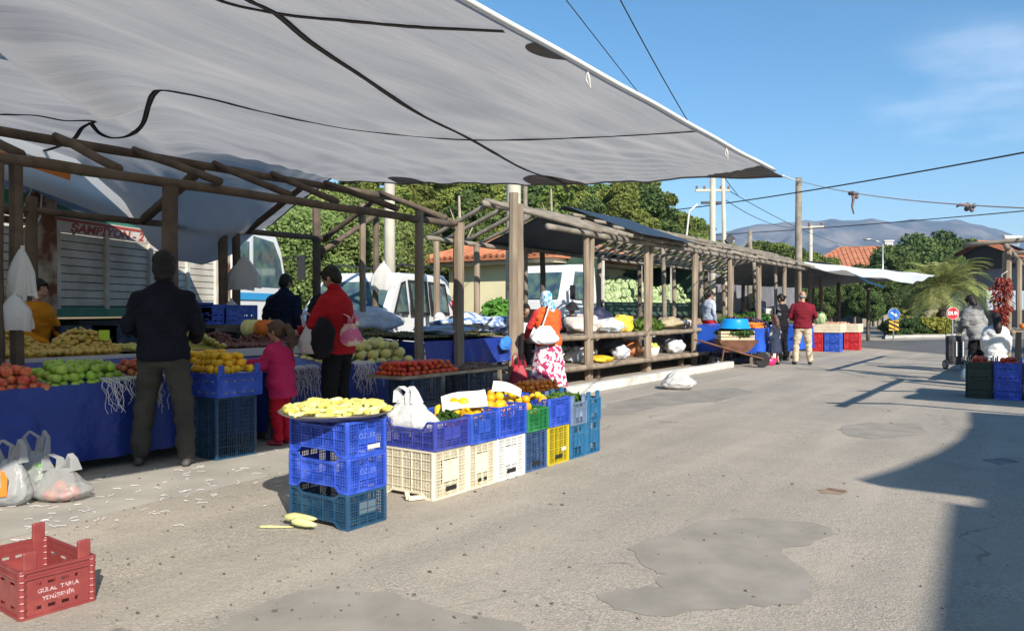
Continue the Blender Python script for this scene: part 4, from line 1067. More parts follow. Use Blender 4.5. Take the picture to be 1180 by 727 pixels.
# dark parked car further along
p = W(872,357,34); car = thing('parked_car', 'pale parked car half hidden behind the far stall bays', 'car', (-12.5,25.2,0), R(80))
def carbody(par, m):
    pr = [(-2.1,.35),(-2.12,.62),(-1.95,.85),(-1.1,.95),(-.55,1.38),(.75,1.42),(1.45,1.0),(2.05,.92),(2.12,.5),(2.08,.35)]
    g = MB(); n = len(pr); rows = []
    for y,k in ((-.82,0),(-.74,1),(.74,1),(.82,0)):
        rows.append([(x, y*(1-max(0,z-.9)*.35), z-(0 if k else .03)) for x,z in pr])
    for r_ in rows: g.v += r_
    for k in range(3):
        for i in range(n): g.f.append((k*n+i,k*n+(i+1)%n,(k+1)*n+(i+1)%n,(k+1)*n+i)); g.m.append(0)
    g.f.append(tuple(range(n))[::-1]); g.m.append(0); g.f.append(tuple(range(3*n,4*n))); g.m.append(0)
    o = g.build('body', m, par, bevel=.05)
    bm = bmesh.new(); bm.from_mesh(o.data); bmesh.ops.recalc_face_normals(bm, faces=bm.faces); bm.to_mesh(o.data); bm.free()
    for s_ in (-1,1):
        g = MB(); g.add([(-.98,s_*.80,.98),(-.55,s_*.70,1.32),(.7,s_*.70,1.34),(1.25,s_*.80,.98)],[(0,1,2,3)]); g.build('side_window', glass_b, o, solid=.01)
    g = MB(); g.add([(-1.1,-.68,.99),(-1.1,.68,.99),(-.6,.6,1.36),(-.6,-.6,1.36)],[(0,1,2,3)])
    for i,v in enumerate(g.v): g.v[i]=(v[0]-.02,v[1],v[2]+.02)
    g.build('windscreen', glass_b, o, solid=.01)
    for x in (-1.3,1.3):
        for y in (-.74,.74):
            w0 = wheel(par,(0,0,0),.31,.19); w0.rotation_euler=(0,0,R(90)); w0.location=(x,y,.31)
    return o
carbody(car, mat('silver_paint',(.45,.47,.48),.3,metal=.3))

# ------------------------------------------------------------------ poles, wires
conc = mat('pole_concrete', (.50,.47,.38), .85, (.40,.37,.30), 2, .2, 30)
def cpole(name, label, px, d, z1, r0, r1, m=None, cat='utility pole', xw=None):
    p = LX(px,300,xw) if xw else W(px,HZ,d)
    t = thing(name, label, cat, (p.x,p.y,0)); g = MB(); g.path([(0,0,-.2),(0,0,z1*.5),(0,0,z1)], [r0,(r0+r1)/2,r1], 10)
    g.build('shaft', m or conc, t, smooth=True); return t
t = cpole('concrete_pole', 'pale concrete pole rising behind the white van', 449, 19.5, 7.5, .155, .12)
t = cpole('concrete_pole', 'broad pale concrete pole behind the tall double timber post', 592, 17.6, 7.5, .20, .14)
g = MB(); g.path([(.30,.05,-.1),(.27,.05,6.5)], .05, 8); g.build('conduit', wood_grey, t, smooth=True)
t = cpole('concrete_pole', 'twin concrete utility pole with crossarms and a floodlight above the stall roofs', 821, 28.5, 6.9, .13, .10)
ins = mat('insulator', (.16,.10,.08), .4)
g = MB(); g.path([(.42,.28,-.1),(.30,.2,6.6)], [.085,.07], 9); g.build('brace_pole', conc, t, smooth=True)
dirx = Vector((CA,SA,0))
for z, l_ in ((5.65,.62),(5.2,.42)):
    g = MB(); g.beam(dirx*-l_+Vector((0,0,z)), dirx*l_+Vector((0,0,z)), .08, .09); g.build('crossarm', iron if z<5.5 else conc, t)
for s_ in (-.58,-.3,.3,.58):
    p = dirx*s_; g = MB(); g.lathe([(.02,0),(.05,.02),(.03,.05),(.055,.08),(.02,.13)], 10, (p.x,p.y,5.69)); g.build('insulator', ins, t, smooth=True)
p = dirx*.5+Vector((0,0,3.75)); g = MB(); g.path([dirx*.2+Vector((0,0,3.4)), p], .03, 6); g.build('lamp_arm', iron, t)
g = MB(); g.beam(p, p+dirx*.22+Vector((0,0,.22)), .3, .24); fl = g.build('floodlight', iron, t); 
g = MB(); a = p+dirx*.24+Vector((0,0,.02)); g.beam(a-Vector((0,0,0)), a+dirx*.02+Vector((0,0,.16)), .22, .03); g.build('lens', lamp_c, fl)
g = MB(); g.path([dirx*-.55+Vector((0,0,5.15)), dirx*-.85+Vector((0,0,4.9)), dirx*-.95+Vector((0,0,4.0)), dirx*-.85+Vector((0,0,3.2))], .035, 6); g.build('cable_loop', rope_m, t, smooth=True)
t = cpole('timber_pole', 'tall timber pole tied to the canopy corner, rising behind the far stall bays', 920, 29, EYE+152*29/900, .15, .115, wood_grey)
POLE = Vector(t.location)+Vector((0,0,EYE+150*29/900))
t = cpole('timber_pole', 'short timber pole just left of the tall one', 864, 33, EYE+91*33/900, .11, .09, wood_grey)
t = cpole('power_pole', 'slender concrete pole with a small crossarm and two insulators, beyond the white awning', 934, 46, EYE+97*46/900, .14, .10)
h_ = EYE+95*46/900
g = MB(); g.beam(dirx*-.55+Vector((0,0,h_)), dirx*.75+Vector((0,0,h_+.05)), .1, .1); g.build('crossarm', conc, t)
for s_ in (-.1,.65):
    p = dirx*s_; g = MB(); g.lathe([(.03,0),(.08,.05),(.05,.1),(.09,.16),(.03,.24)], 10, (p.x,p.y,h_+.06)); g.build('insulator', ins, t, smooth=True)
t = cpole('lattice_pole', 'thin concrete pole in front of the far trees, right of the white awning tip', 1008, 62, EYE+20*62/900, .12, .1)
sl_ = cpole('street_lamp', 'grey street lamp with a short arm pointing left, before the dark trees', 1017, 54, EYE+75*54/900, .075, .05, mat('galvanised',(.45,.47,.48),.4,metal=.5), 'street lamp')
h_ = EYE+75*54/900
g = MB(); g.path([(0,0,h_-.05), dirx*-.25+Vector((0,0,h_+.2)), dirx*-.75+Vector((0,0,h_+.32))], .04, 7); g.build('arm', rim_m, sl_, smooth=True)
p = dirx*-1.0+Vector((0,0,h_+.36)); g = MB(); g.ell((p.x,p.y,p.z),(.36,.14,.08), rot=Matrix.Rotation(R(35),3,'Z')); g.build('lamp_head', rim_m, sl_, smooth=True)
def wire(name, label, a, b, sag, r, m, cat='cable', n=40):
    a = Vector(a); b = Vector(b); g = MB(); P = []
    for i in range(n+1):
        t_ = i/n; q_ = a.lerp(b,t_); q_.z -= sag*4*t_*(1-t_); P.append(q_-a)
    g.path(P, r, 5); return tag(g.build(name, m, loc=a, smooth=True), label, cat), (lambda t_: a.lerp(b,t_)-Vector((0,0,sag*4*t_*(1-t_))))
cab_m = mat('cable_black', (.03,.03,.035), .6)
wire('overhead_cable', 'thick black overhead cable rising to the right across the sky', W(770,243,34), W(1290,155,16), .12, .022, cab_m)
wire('overhead_cable', 'lower thin black cable crossing in front of the mountains', W(800,272,45), W(1300,232,24), .1, .02, cab_m)
wire('overhead_cable', 'thin cable dropping steeply left of the canopy edge', W(620,-40,16), W(800,190,34), .0, .013, cab_m)
wire('overhead_cable', 'thin cable dropping steeply behind the white canopy hem, right of its twin', W(690,-45,16), W(850,225,36), .35, .016, cab_m)
wire('overhead_cable', 'faint cable sagging from the twin pole down behind the timber pole', W(838,219,28.5), W(990,285,60), .4, .014, cab_m)
wire('overhead_cable', 'faint lower cable sagging from the twin pole towards the power pole', W(832,228,28.5), W(934,260,46), .5, .014, cab_m)
c_ = Vector((XR,YF,canopy_h(XR,YF)))
wire('canopy_rope', 'short white rope tying the canopy corner to the timber pole', c_, POLE, .03, .010, rope_m, 'rope')
o, fr_ = wire('market_rope', 'white rope stretched from the timber pole to the right over the road', POLE-Vector((0,0,.05)), W(1290,243,11), .22, .016, rope_m, 'rope')
rag = mat('dull_rag', (.20,.14,.13), .9, (.10,.08,.08), 8)
for k,(px,lb) in enumerate(((982,'knotted dark rag hanging with a long tail from the white rope'),(1118,'small knotted rag bunched on the white rope at right'))):
    best = min((abs((lambda v:(v.x*CA+v.y*SA)/(-v.x*SA+v.y*CA)*F+CX)(fr_(i/400))-px), i) for i in range(400)); p = fr_(best[1]/400)
    g = MB(); rr = random.Random(k+2); s_ = .13 if k == 0 else .10
    for j in range(6): g.ell((rr.uniform(-s_,s_)*.8,rr.uniform(-s_,s_)*.6,rr.uniform(-s_,s_*.3)),(s_*.45,s_*.35,s_*.5),8,6)
    if k == 0: g.path([(0,0,0),(.02,0,-.2),(-.02,.02,-.4),(.03,0,-.62)], [.05,.045,.03,.02], 6)
    else: g.path([(-.05,0,0),(-.2,0,.02),(-.25,0,-.02)],[.04,.03,.02],6)
    tag(g.build('rag', rag, loc=p, smooth=True), lb, 'rag')

# ------------------------------------------------------------------ white awning at the far end
aw = thing('white_awning', 'long white tarp awning on dark posts at the far end of the stalls', 'awning', tuple(LX(950,400,-7.5).xy)+(0,)); q = rel(aw)
A0 = W(895,297,27.5); A1 = W(1010,313,31); A2 = W(1078,316,30); A3 = W(1046,326,25.5); A4 = W(960,317,23.8); A5 = W(900,312,23)
def quadsurf(P, sag, nse=.05):
    def f_(u,v):
        a = P[0].lerp(P[1],u); b = P[3].lerp(P[2],u); p = a.lerp(b,v); p.z -= sag*math.sin(PI*u)*math.sin(PI*v)-nse*noise.noise(Vector((u*5,v*4,1)))
        return tuple(p)
    return f_
B0 = Vector((-8.6,27.4,3.15)); B1 = W(1078,317,33.5); B2 = W(1052,327,25.5); B3 = W(905,314,24.5)
g = MB(); fn = quadsurf([B0, B1, B2, Vector((-6.6,27.0,2.70))], .12, .12); g.grid(lambda u,v: tuple(q(fn(u,v))), 40, 14); g.build('sheet', mat('bright_white_tarp',(.80,.80,.78),.5,(.72,.72,.71),2,.3,4,trans=.15), aw, smooth=True)
B4 = Vector((-10.8,28,2.3)); B5 = Vector((-9.5,38,2.3))
g = MB(); fn2 = quadsurf([B4, B5, B1, B0], .1, .1); g.grid(lambda u,v: tuple(q(fn2(u,v))), 30, 8); g.build('sheet', mat('grey_back_tarp',(.12,.13,.15),.7,(.08,.09,.1),2), aw, smooth=True)
for x,y,h in ((-7.2,28.5,2.6),(-7.4,31.0,2.55),(-7.3,33.5,2.4),(-9.4,29.5,2.5),(-9.3,33,2.4),(-10.4,31,2.3),(-9.2,37,2.3),(-6.6,35.6,2.3)):
    logp('post', (x,y,0), (x+random.uniform(-.05,.05),y,h), .075, wood_dark, aw, q)
g = MB(); a = q(W(985,316,26)); b = q(W(1019,331,26)); g.path([a,(a+b)/2-Vector((0,0,.06)),b], .035, 6); g.build('blue_rope', mat('blue_rope',(.08,.30,.50),.6), aw)
# grey tarps hung at the back of the far bays, green house mesh
for k,(y0,y1,x,z0,z1,c,lb) in enumerate(((28.4,34.0,-10.9,1.35,2.75,(.20,.20,.22),'grey tarp wall hung behind the middle bays of the long stall'),(34.2,41.5,-10.9,1.45,2.85,(.17,.17,.19),'slate grey tarp hung behind the last bays of the long stall'))):
    g = MB(); g.grid(lambda u,v: (.12*math.sin(u*17)+.05*math.sin(u*41+v*3), (y1-y0)*u, z0+(z1-z0)*v-.1*math.sin(PI*u)), 40, 6)
    tag(g.build('back_tarp', mat('back_tarp_%s'%'ab'[k], c, .7, tuple(v*.7 for v in c), 2), loc=(x,y0,0), smooth=True), lb, 'tarp')

# ------------------------------------------------------------------ signs, island, palms
metal_g = mat('sign_post', (.42,.43,.44), .4, metal=.5)
sw = mat('sign_white', (.75,.75,.75), .4); sblue = mat('sign_blue', (.01,.12,.45), .4); sred = mat('sign_red', (.60,.02,.025), .4); sblk = mat('sign_black', (.015,.015,.015), .4); syel = mat('sign_amber', (.85,.42,.03), .4)
def facing(px, d):
    p = W(px,HZ,d); return (p.x,p.y,0), R(35)
loc, rz = facing(1030,32); s1_ = thing('keep_right_sign', 'round blue sign with white arrow above an amber and black striped board', 'sign', loc, rz)
zc = EYE-(362-HZ)/F*32
g = MB(); g.path([(0,.03,0),(0,.03,zc)], .03, 8); g.build('post', metal_g, s1_)
def disc(r, y0, y1, z, n=28, ang=0): 
    g = MB(); vs = [(r*math.cos(2*PI*k/n+ang), y0, z+r*math.sin(2*PI*k/n+ang)) for k in range(n)]+[(r*math.cos(2*PI*k/n+ang), y1, z+r*math.sin(2*PI*k/n+ang)) for k in range(n)]
    g.add(vs, [tuple(range(n)), tuple(range(n,2*n))[::-1]]+[(k,n+k,n+(k+1)%n,(k+1)%n) for k in range(n)]); return g
dd = disc(.235,-.01,.0,zc).build('disc', sblue, s1_); disc(.245,.002,.008,zc).build('rim', sw, dd)
g = MB(); a = Vector((-.13,-.014,zc+.075)); b = Vector((.06,-.014,zc-.035)); g.beam(a,b,.004,.05)
g.add([(.15,-.014,zc-.085),(.0,-.014,zc-.10),(.075,-.014,zc+.045)],[(0,1,2)]); g.build('arrow', sw, dd)
bz = EYE-(375-HZ)/F*32
g = MB(); g.bb(-.2,.2,-.01,.003,bz-.2,bz+.2); bd = g.build('striped_board', syel, s1_)
g = MB()
for k in (-1,0,1):
    def cl_(pts): return pts
    o_ = k*.20
    poly = [(-.2,o_+.16),(-.2,o_+.06),(.2,o_-.14),(.2,o_-.04)]
    poly = [(x,max(-.2,min(.2,z))) for x,z in poly]
    g.add([(x,-.014,bz+z) for x,z in poly],[(0,1,2,3)])
g.build('stripe', sblk, bd)
loc, rz = facing(1098,29.5); s2_ = thing('stop_sign', 'red octagonal DUR stop sign behind the shopping cart', 'sign', loc, rz); zc = EYE-(361-HZ)/F*29.5
g = MB(); g.path([(0,.03,0),(0,.03,zc)], .028, 8); g.build('post', metal_g, s2_)
dd = disc(.23,-.01,0,zc,8,PI/8).build('octagon', sred, s2_); disc(.245,.001,.006,zc,8,PI/8).build('rim', sw, dd); text('DUR', .18, sw, dd, (0,-.013,zc), (R(90),0,0), bold=.006)
loc, rz = facing(1004,60); s3_ = thing('warning_sign', 'small white triangular sign on a thin post, far down the road', 'sign', loc, rz); zc = EYE+4/F*60
g = MB(); g.path([(0,.03,0),(0,.03,zc)], .04, 8); g.build('post', metal_g, s3_)
disc(.42,-.01,.0,zc,3,PI/2).build('triangle', mat('sign_back',(.6,.6,.6),.5), s3_)
# planted island
ic = W(1062,381,44); kerb_m = mat('kerb_stone', (.42,.41,.38), .85, (.33,.32,.3), 2)
pts = [W(px,HZ,d) for px,d in ((1020,34.5),(1045,36),(1085,36.5),(1100,37),(1112,42),(1100,50),(1050,52),(1022,42))]
cx_ = sum(p.x for p in pts)/8; cy_ = sum(p.y for p in pts)/8
g = MB(); g.prism([(p.x-cx_,p.y-cy_) for p in pts], 0, .14); struct(g.build('traffic_island', kerb_m, loc=(cx_,cy_,0), bevel=.03))
g = MB(); g.prism([((p.x-cx_)*.93,(p.y-cy_)*.93) for p in pts], .10, .17); struct(g.build('island_soil', mat('grass_soil',(.07,.10,.03),.95,(.12,.10,.06),2), loc=(cx_,cy_,0)))
hedge_l = leafmat('hedge_leaves', (.035,.07,.02), (.07,.11,.03)); yel_l = leafmat('yellow_shrub_leaves', (.20,.22,.03), (.28,.28,.05)); gr_l = leafmat('grey_shrub_leaves', (.14,.18,.12), (.2,.23,.16))
def shrub(label, px, d, h, w_, lm, seed, name='shrub'):
    p = W(px,HZ,d); t = tree(name, label, 'shrub', 'shrub', h, w_, lm, seed, None, (p.x,p.y,.12), 260, .09); return t
shrub('low dark clipped shrub on the island, beside the striped board', 1036, 37, .8, 1.7, hedge_l, 41); shrub('dark clipped shrub in the middle of the island', 1052, 38, .8, 1.7, hedge_l, 42)
shrub('bright yellow green shrub on the near side of the island', 1072, 38, .95, 1.8, yel_l, 43); shrub('grey green shrub at the right end of the island', 1092, 39, .8, 1.5, gr_l, 44); shrub('yellow tinged shrub at the feet of the big palm', 1083, 41.5, 1.1, 1.5, yel_l, 45)
def palm(label, px, d, h, fl, nf, seed, dark=False):
    p = W(px,HZ,d); t = thing('palm_tree', label, 'palm', (p.x,p.y,.12)); rr = random.Random(seed)
    g = MB(); K = 16; g.path([(0,0,h*i/K) for i in range(K+1)], [(.24 if h>1.2 else .14)*(1.12 if i%2 else .92)*(1.25-.25*min(1,i/5)) for i in range(K+1)], 10); g.ell((0,0,h),(.32 if h>1.2 else .2,.32 if h>1.2 else .2,.3)); g.build('trunk', mat('palm_trunk',(.14,.10,.07),.95,(.08,.06,.045),8,.6,20), t)
    lmt = leafmat('palm_leaflets', (.20,.24,.06), (.33,.35,.12), .25)
    for k in range(nf):
        an = 2*PI*k*.381966+rr.uniform(-.15,.15); el = R(rr.uniform(58,82)) if k < nf*.3 else R(rr.uniform(5,55)); L_ = fl*rr.uniform(.8,1.05)
        dr = Vector((math.cos(an),math.sin(an),0)); P = []; N_ = 16; pos = Vector((0,0,h+.12)); e = el
        for i in range(N_+1):
            P.append(pos.copy()); pos = pos+(dr*math.cos(e)+Vector((0,0,math.sin(e))))*L_/N_; e -= R(5.8)+(.03 if i>9 else 0)
        g = MB(); g.path(P, [.025*(1-.85*i/N_) for i in range(N_+1)], 5)
        sidev = dr.cross(Vector((0,0,1)))
        for i in range(2, N_+1):
            for sub in (0,.34,.67):
                if i == N_ and sub: continue
                q_ = P[i] if not sub else P[i].lerp(P[i+1],sub); tg_ = (P[i]-P[i-1]).normalized(); ll = .50*math.sin(PI*min(.97,(i+sub)/N_*.88+.1))*fl/2.2+.04
                for s_ in (-1,1):
                    dv = (sidev*s_*.85+tg_*.6+Vector((0,0,.10+rr.uniform(-.12,.08)))).normalized()
                    tip = q_+dv*ll-Vector((0,0,ll*ll*.35)); wv = tg_*.018; md = q_+dv*ll*.5
                    g.add([q_-wv*.6,q_+wv*.6,md+wv,md-wv,tip],[(0,1,2,3),(3,2,4)])
        g.build('frond', lmt, t)
    return t
palm('large palm with arching yellow green fronds on the traffic island', 1087, 41, 2.1, 3.1, 52, 1)
palm('small young palm left of the large one on the island', 1046, 41, .55, 1.5, 24, 2)

# low wall, railing and shed beyond the island
g = MB(); p0 = W(960,HZ,66); p1 = W(1075,HZ,62)
g.beam(Vector((0,0,.35)), p1-p0+Vector((0,0,.35)), .25, .7); tag(g.build('garden_wall', mat('grey_low_wall',(.22,.23,.25),.85,(.3,.3,.31),1), loc=(p0.x,p0.y,0)), 'low grey wall beyond the road in front of the trees', 'wall')
p = W(1042,HZ,64); sh = thing('tiled_shed', 'small orange tiled shed under the trees beyond the island', 'shed', (p.x,p.y,0), R(30))
g = MB(); g.bb(-4,4,-2,2,-.1,1.9); g.build('wall', mat('shed_wall',(.25,.22,.18),.9), sh); tiled(sh,-4.4,4.4,-2.5,2.5,1.95,.9,1.6,(lambda a_:Vector(a_)),step=.4)  # shed wall in one even grey brown
g = MB(); g.bb(-.5,.5,-2.03,-1.99,0,1.7); g.build('door', blackp, sh)
# ------------------------------------------------------------------ plastic crates
def plastic(name, c, worn=None):
    return mat(name, c, .42, worn or tuple(min(1,v*1.6+.045) for v in c), 11, .2, 60, contrast=(.48,.74), spec=.45, bdist=.002)
M_royal = plastic('royal_blue_plastic', (.022,.07,.43)); M_blue = plastic('blue_plastic', (.02,.07,.38)); M_violet = plastic('violet_blue_plastic', (.035,.05,.30), (.09,.10,.34))
M_teal = plastic('dark_teal_plastic', (.012,.055,.115), (.03,.09,.15)); M_teal2 = plastic('teal_blue_plastic', (.018,.115,.24), (.05,.17,.28)); M_slate = plastic('slate_blue_plastic', (.035,.08,.20), (.08,.13,.24))
M_cream = plastic('cream_plastic', (.70,.64,.48), (.58,.51,.36)); M_white = plastic('white_plastic', (.74,.74,.70), (.62,.61,.55)); M_yellow = plastic('mustard_plastic', (.50,.40,.015), (.40,.31,.02))
M_green = plastic('green_plastic', (.012,.16,.045)); M_red = plastic('brick_red_plastic', (.22,.042,.040), (.30,.07,.06)); M_grey = plastic('grey_blue_plastic', (.12,.17,.26)); M_navy = plastic('navy_plastic', (.008,.03,.07)); M_dgreen = plastic('dark_green_plastic',(.006,.022,.013),(.01,.03,.018)); M_brown = plastic('brown_plastic',(.09,.045,.02)); M_red2 = plastic('red_plastic',(.42,.015,.02))
def wall_lattice(g, f, L, H, fine=.014, nr=5, nh=4, notch=0, dip=0, label=False, hole=True, rimw=.012):
    """one crate wall in its own (s along, z up, t outward) frame, mapped by f"""
    def bx(s0,s1,z0,z1,t0,t1):
        a = f(s0,z0,t0); b = f(s1,z1,t1)
        g.bb(min(a[0],b[0]),max(a[0],b[0]),min(a[1],b[1]),max(a[1],b[1]),min(a[2],b[2]),max(a[2],b[2]))
    zb = lambda s: notch*max(0,min(1,(L*.36-abs(s))/(L*.07))) if notch else 0
    zt = lambda s: H-(dip*max(0,min(1,(L*.38-abs(s))/(L*.08))) if dip else 0)
    n = int(L/fine)
    for i in range(n+1):
        s = -L/2+L*i/n
        if label and abs(s) < L*.26:
            bx(s-.0022,s+.0022,zb(s)+.002,H*.30,0,.004); bx(s-.0022,s+.0022,H*.78,zt(s)-.002,0,.004); continue
        bx(s-.0022,s+.0022,zb(s)+.002,zt(s)-.002,0,.004)
    for k in range(nr+1):
        s = -L/2+.01+(L-.02)*k/nr
        w_ = .0055
        if hole and label and abs(s) < L*.2: bx(s-w_/2,s+w_/2,H*.30,H*.78,.001,.009)
        bx(s-w_/2,s+w_/2,zb(s)+.003,zt(s)-.003,.0,rimw-.002)
    for k in range(1,nh):
        z = H*k/nh; S_ = L/2-.002
        if notch and z < notch+.01: 
            bx(-S_,-L*.36,z-.002,z+.003,.0005,.0095); bx(L*.36,S_,z-.002,z+.003,.0005,.0095); continue
        if dip and z > H-dip-.01:
            bx(-S_,-L*.38,z-.002,z+.003,.0005,.0095); bx(L*.38,S_,z-.002,z+.003,.0005,.0095); continue
        bx(-S_,S_,z-.002,z+.003,.0005,.0095)
    # extra fine horizontals
    m = nh*3
    for k in range(1,m):
        if k%3 == 0: continue
        z = H*k/m
        if z < notch+.01 or z > H-dip-.01: continue
        bx(-L/2+.003,L/2-.003,z-.0012,z+.0012,.001,.005)
    if label:
        bx(-L*.24,L*.24,H*.32,H*.76,.0005,.006)
        if hole:
            bx(-L*.13,L*.13,H*.155,H*.165,.0,.013); bx(-L*.13,L*.13,H*.075,H*.085,.0,.013)
    # rims follow the line of the notch and dip
    def rim(zf, th, off):
        N_ = 24 if (notch or dip) else 1
        for i in range(N_):
            s0 = -L/2+L*i/N_; s1 = -L/2+L*(i+1)/N_; z0 = zf(s0)+off; z1 = zf(s1)+off
            vs = []
            for (s,z) in ((s0,z0),(s1,z1)):
                for dz in (-th/2, th/2):
                    for t in (-.002, rimw): vs.append(f(s,z+dz,t))
            g.add(vs, [(0,1,5,4),(2,6,7,3),(1,3,7,5),(0,4,6,2),(0,2,3,1),(4,5,7,6)])
    rim(zt, .016, -.008); rim(zb, .014, .007)
def solid_wall(g, f, L, H, rows, slots=5, sw_=.6, lo=.0):
    def bx(s0,s1,z0,z1,t0=0,t1=.005):
        a = f(s0,z0,t0); b = f(s1,z1,t1)
        g.bb(min(a[0],b[0]),max(a[0],b[0]),min(a[1],b[1]),max(a[1],b[1]),min(a[2],b[2]),max(a[2],b[2]))
    z = lo
    for (zr_, h_) in rows:
        bx(-L/2,L/2,z,zr_)
        pitch = (L-.06)/slots
        for k in range(slots+1):
            s = -L/2+.03+pitch*k; hw = pitch*(1-sw_)/2
            bx(max(-L/2,s-hw),min(L/2,s+hw),zr_,zr_+h_)
        z = zr_+h_
    bx(-L/2,L/2,z,H)
    for zz in (.006,H-.006,H-.035): bx(-L/2-.008,L/2+.008,zz-.005,zz+.005,-.002,.014)
def crate(name, label, kind, w_, d_, h, m, loc, rz=0, group=None, fill=True):
    """w_ across x, d_ across y, origin at the bottom centre"""
    t = thing(name, label, 'crate', loc, rz, group)
    fs = [ (lambda s,z,tt: (s,-d_/2+.012-tt,z), w_, True), (lambda s,z,tt: (s,d_/2-.012+tt,z), w_, True),
           (lambda s,z,tt: (w_/2-.012+tt,s,z), d_, False), (lambda s,z,tt: (-w_/2+.012-tt,s,z), d_, False) ]
    g = MB(); H = h
    for f, L, long in fs:
        Lx = L-.028
        if kind == 'notch': wall_lattice(g, f, Lx, H, notch=.034 if long else 0, dip=.03 if long else 0, nr=5 if long else 4, nh=4, label=not long)
        elif kind == 'dip': wall_lattice(g, f, Lx, H, notch=0, dip=.055 if long else 0, nr=5 if long else 4, nh=4, label=not long)
        elif kind == 'tall': wall_lattice(g, f, Lx, H, notch=.03 if long else 0, dip=0, nr=5 if long else 4, nh=5, label=not long)
        elif kind == 'plain': wall_lattice(g, f, Lx, H, notch=0, dip=0, nr=4, nh=5, fine=.02)
        elif kind == 'open': wall_lattice(g, f, Lx, H, notch=.0, dip=0, nr=4, nh=3, fine=.045, label=not long)
        elif kind == 'solid': solid_wall(g, f, Lx, H, [(H*.16,.014),(H*.44,.014)] if H>.2 else [(H*.35,.012)], 5)
        elif kind == 'slot': solid_wall(g, f, Lx, H, [(H*.14,.016),(H*.64,.014)], 4, .55)
    g.build('side_lattice', m, t)
    g = MB(); g.lathe([(.014,.0),(.016,.004),(.016,h-.004),(.014,h)], 8)
    if kind in ('slot','solid'):
        for k in range(7): g.lathe([(.017,.01+k*h/7),(.019,.014+k*h/7),(.017,.018+k*h/7)], 8)
    co = g.build('corner', m, t); first = True
    for sx in (-1,1):
        for sy in (-1,1):
            o = co if first else co.copy()
            if not first: COL.objects.link(o); o.parent = t
            first = False; o.location = (sx*(w_/2-.014), sy*(d_/2-.014), 0)
    g = MB(); z0 = .036 if kind in ('notch','tall') else .012
    n = int(d_/.03)
    for i in range(n): y = -d_/2+.02+(d_-.04)*i/(n-1); g.bb(-w_/2+.014,w_/2-.014,y-.006,y+.006,z0,z0+.004)
    n = int(w_/.04)
    for i in range(n): x = -w_/2+.02+(w_-.04)*i/(n-1); g.bb(x-.006,x+.006,-d_/2+.014,d_/2-.014,z0-.0045,z0-.0005)
    g.build('floor_grid', m, t)
    if kind in ('slot','open') or 'post' in kind:
        g = MB(); g.bb(-.009,.009,-.028,.028,h*.05,h+.075 if kind == 'slot' else h+.06)
        co = g.build('stacking_post', m, t, bevel=.006); first = True
        for sx in (-1,1):
            for sy in (-1,1):
                o = co if first else co.copy()
                if not first: COL.objects.link(o); o.parent = t
                first = False; o.location = (sx*(w_/2-.018), sy*(d_/2-.045), 0)
    return t
def print_on(t, s, size, x, y, z, rot, m=None): return text(s, size, m or mat('faded_print',(.14,.20,.58),.6), t, (x,y,z), rot, name='print', extrude=.0006)

# three-crate stack, front
px_, py_ = -3.41, 3.19
cw, cd, ch = .53, .33, .212
cxs, cys = px_-cw/2, py_+cd/2
s0 = crate('plastic_crate', 'dark teal crate at the bottom of the three crate stack', 'notch', cw, cd, ch, M_teal, (cxs,cys,0))
s1c = crate('plastic_crate', 'bright blue crate in the middle of the three crate stack', 'notch', cw, cd, ch, M_royal, (cxs+.003,cys-.002,ch+.001), R(.8))
s2c = crate('plastic_crate', 'bright blue crate on top of the three crate stack, under the round tray', 'notch', cw, cd, ch, M_royal, (cxs-.002,cys+.003,2*ch+.002), R(-.6))
lab = mat('crate_sticker', (.62,.60,.50), .6)
g = MB(); g.bb(cw/2-.001,cw/2+.002,.0,.10,.035,.06); g.build('sticker', lab, s2c)
print_on(s1c, 'ÖZLER', .045, cw/2-.003, .0, ch*.55, (R(90),0,R(90))); print_on(s2c, 'ÖZLER', .045, cw/2-.003, .0, ch*.55, (R(90),0,R(90)))
g = MB(); g.bb(cw/2-.006,cw/2-.003,-.07,.07,ch*.38,ch*.70); g.build('label_panel', mat('grey_label',(.09,.13,.16),.6), s0)

# row of crates along the road edge: lower row then upper row
XE = -3.465; dep = .50
bounds = [4.03,4.42,4.76,5.15,5.48,5.83,6.12,6.38]
low = [('tall',M_cream,'cream lattice crate at the near end of the lower row',.335),('tall',M_cream,'cream crate in the lower row, between the near cream crate and the white one',.325),
       ('tall',M_white,'white crate in the lower row of crates on the road',.325),('plain',M_slate,'slate blue crate in the lower row, beside the mustard yellow crate',.32),
       ('plain',M_yellow,'mustard yellow crate in the lower row of crates',.32),('open',M_teal2,'teal crate in the lower row next to the mustard yellow one',.29),('open',M_teal2,'teal crate at the far end of the lower row',.29)]
LOW = []
for i,(k,m,lb,h) in enumerate(low):
    y0,y1 = bounds[i]+.004, bounds[i+1]-.004
    LOW.append(crate('plastic_crate', lb, k, dep if i<5 else .42, y1-y0, h, m, (XE-(dep if i<5 else .42)/2-random.uniform(0,.012),(y0+y1)/2,0), R(random.uniform(-1,1))))
for c in (LOW[0],LOW[2],LOW[3],LOW[4]):
    g = MB(); yy = .02; g.bb(dep/2-.003,dep/2+.0015,-.055,.055,.045,.075); g.build('hand_slot', mat('slot_dark',(.01,.01,.01),.9), c)
g = MB(); g.bb(dep/2-.003,dep/2+.0015,-.05,-.015,.045,.068); g.bb(dep/2-.003,dep/2+.0015,.015,.05,.045,.068); g.build('hand_slot', MATS['slot_dark'], LOW[1])
g = MB(); g.bb(dep/2-.002,dep/2+.002,.04,.11,.10,.13); g.build('sticker', lab, LOW[4])
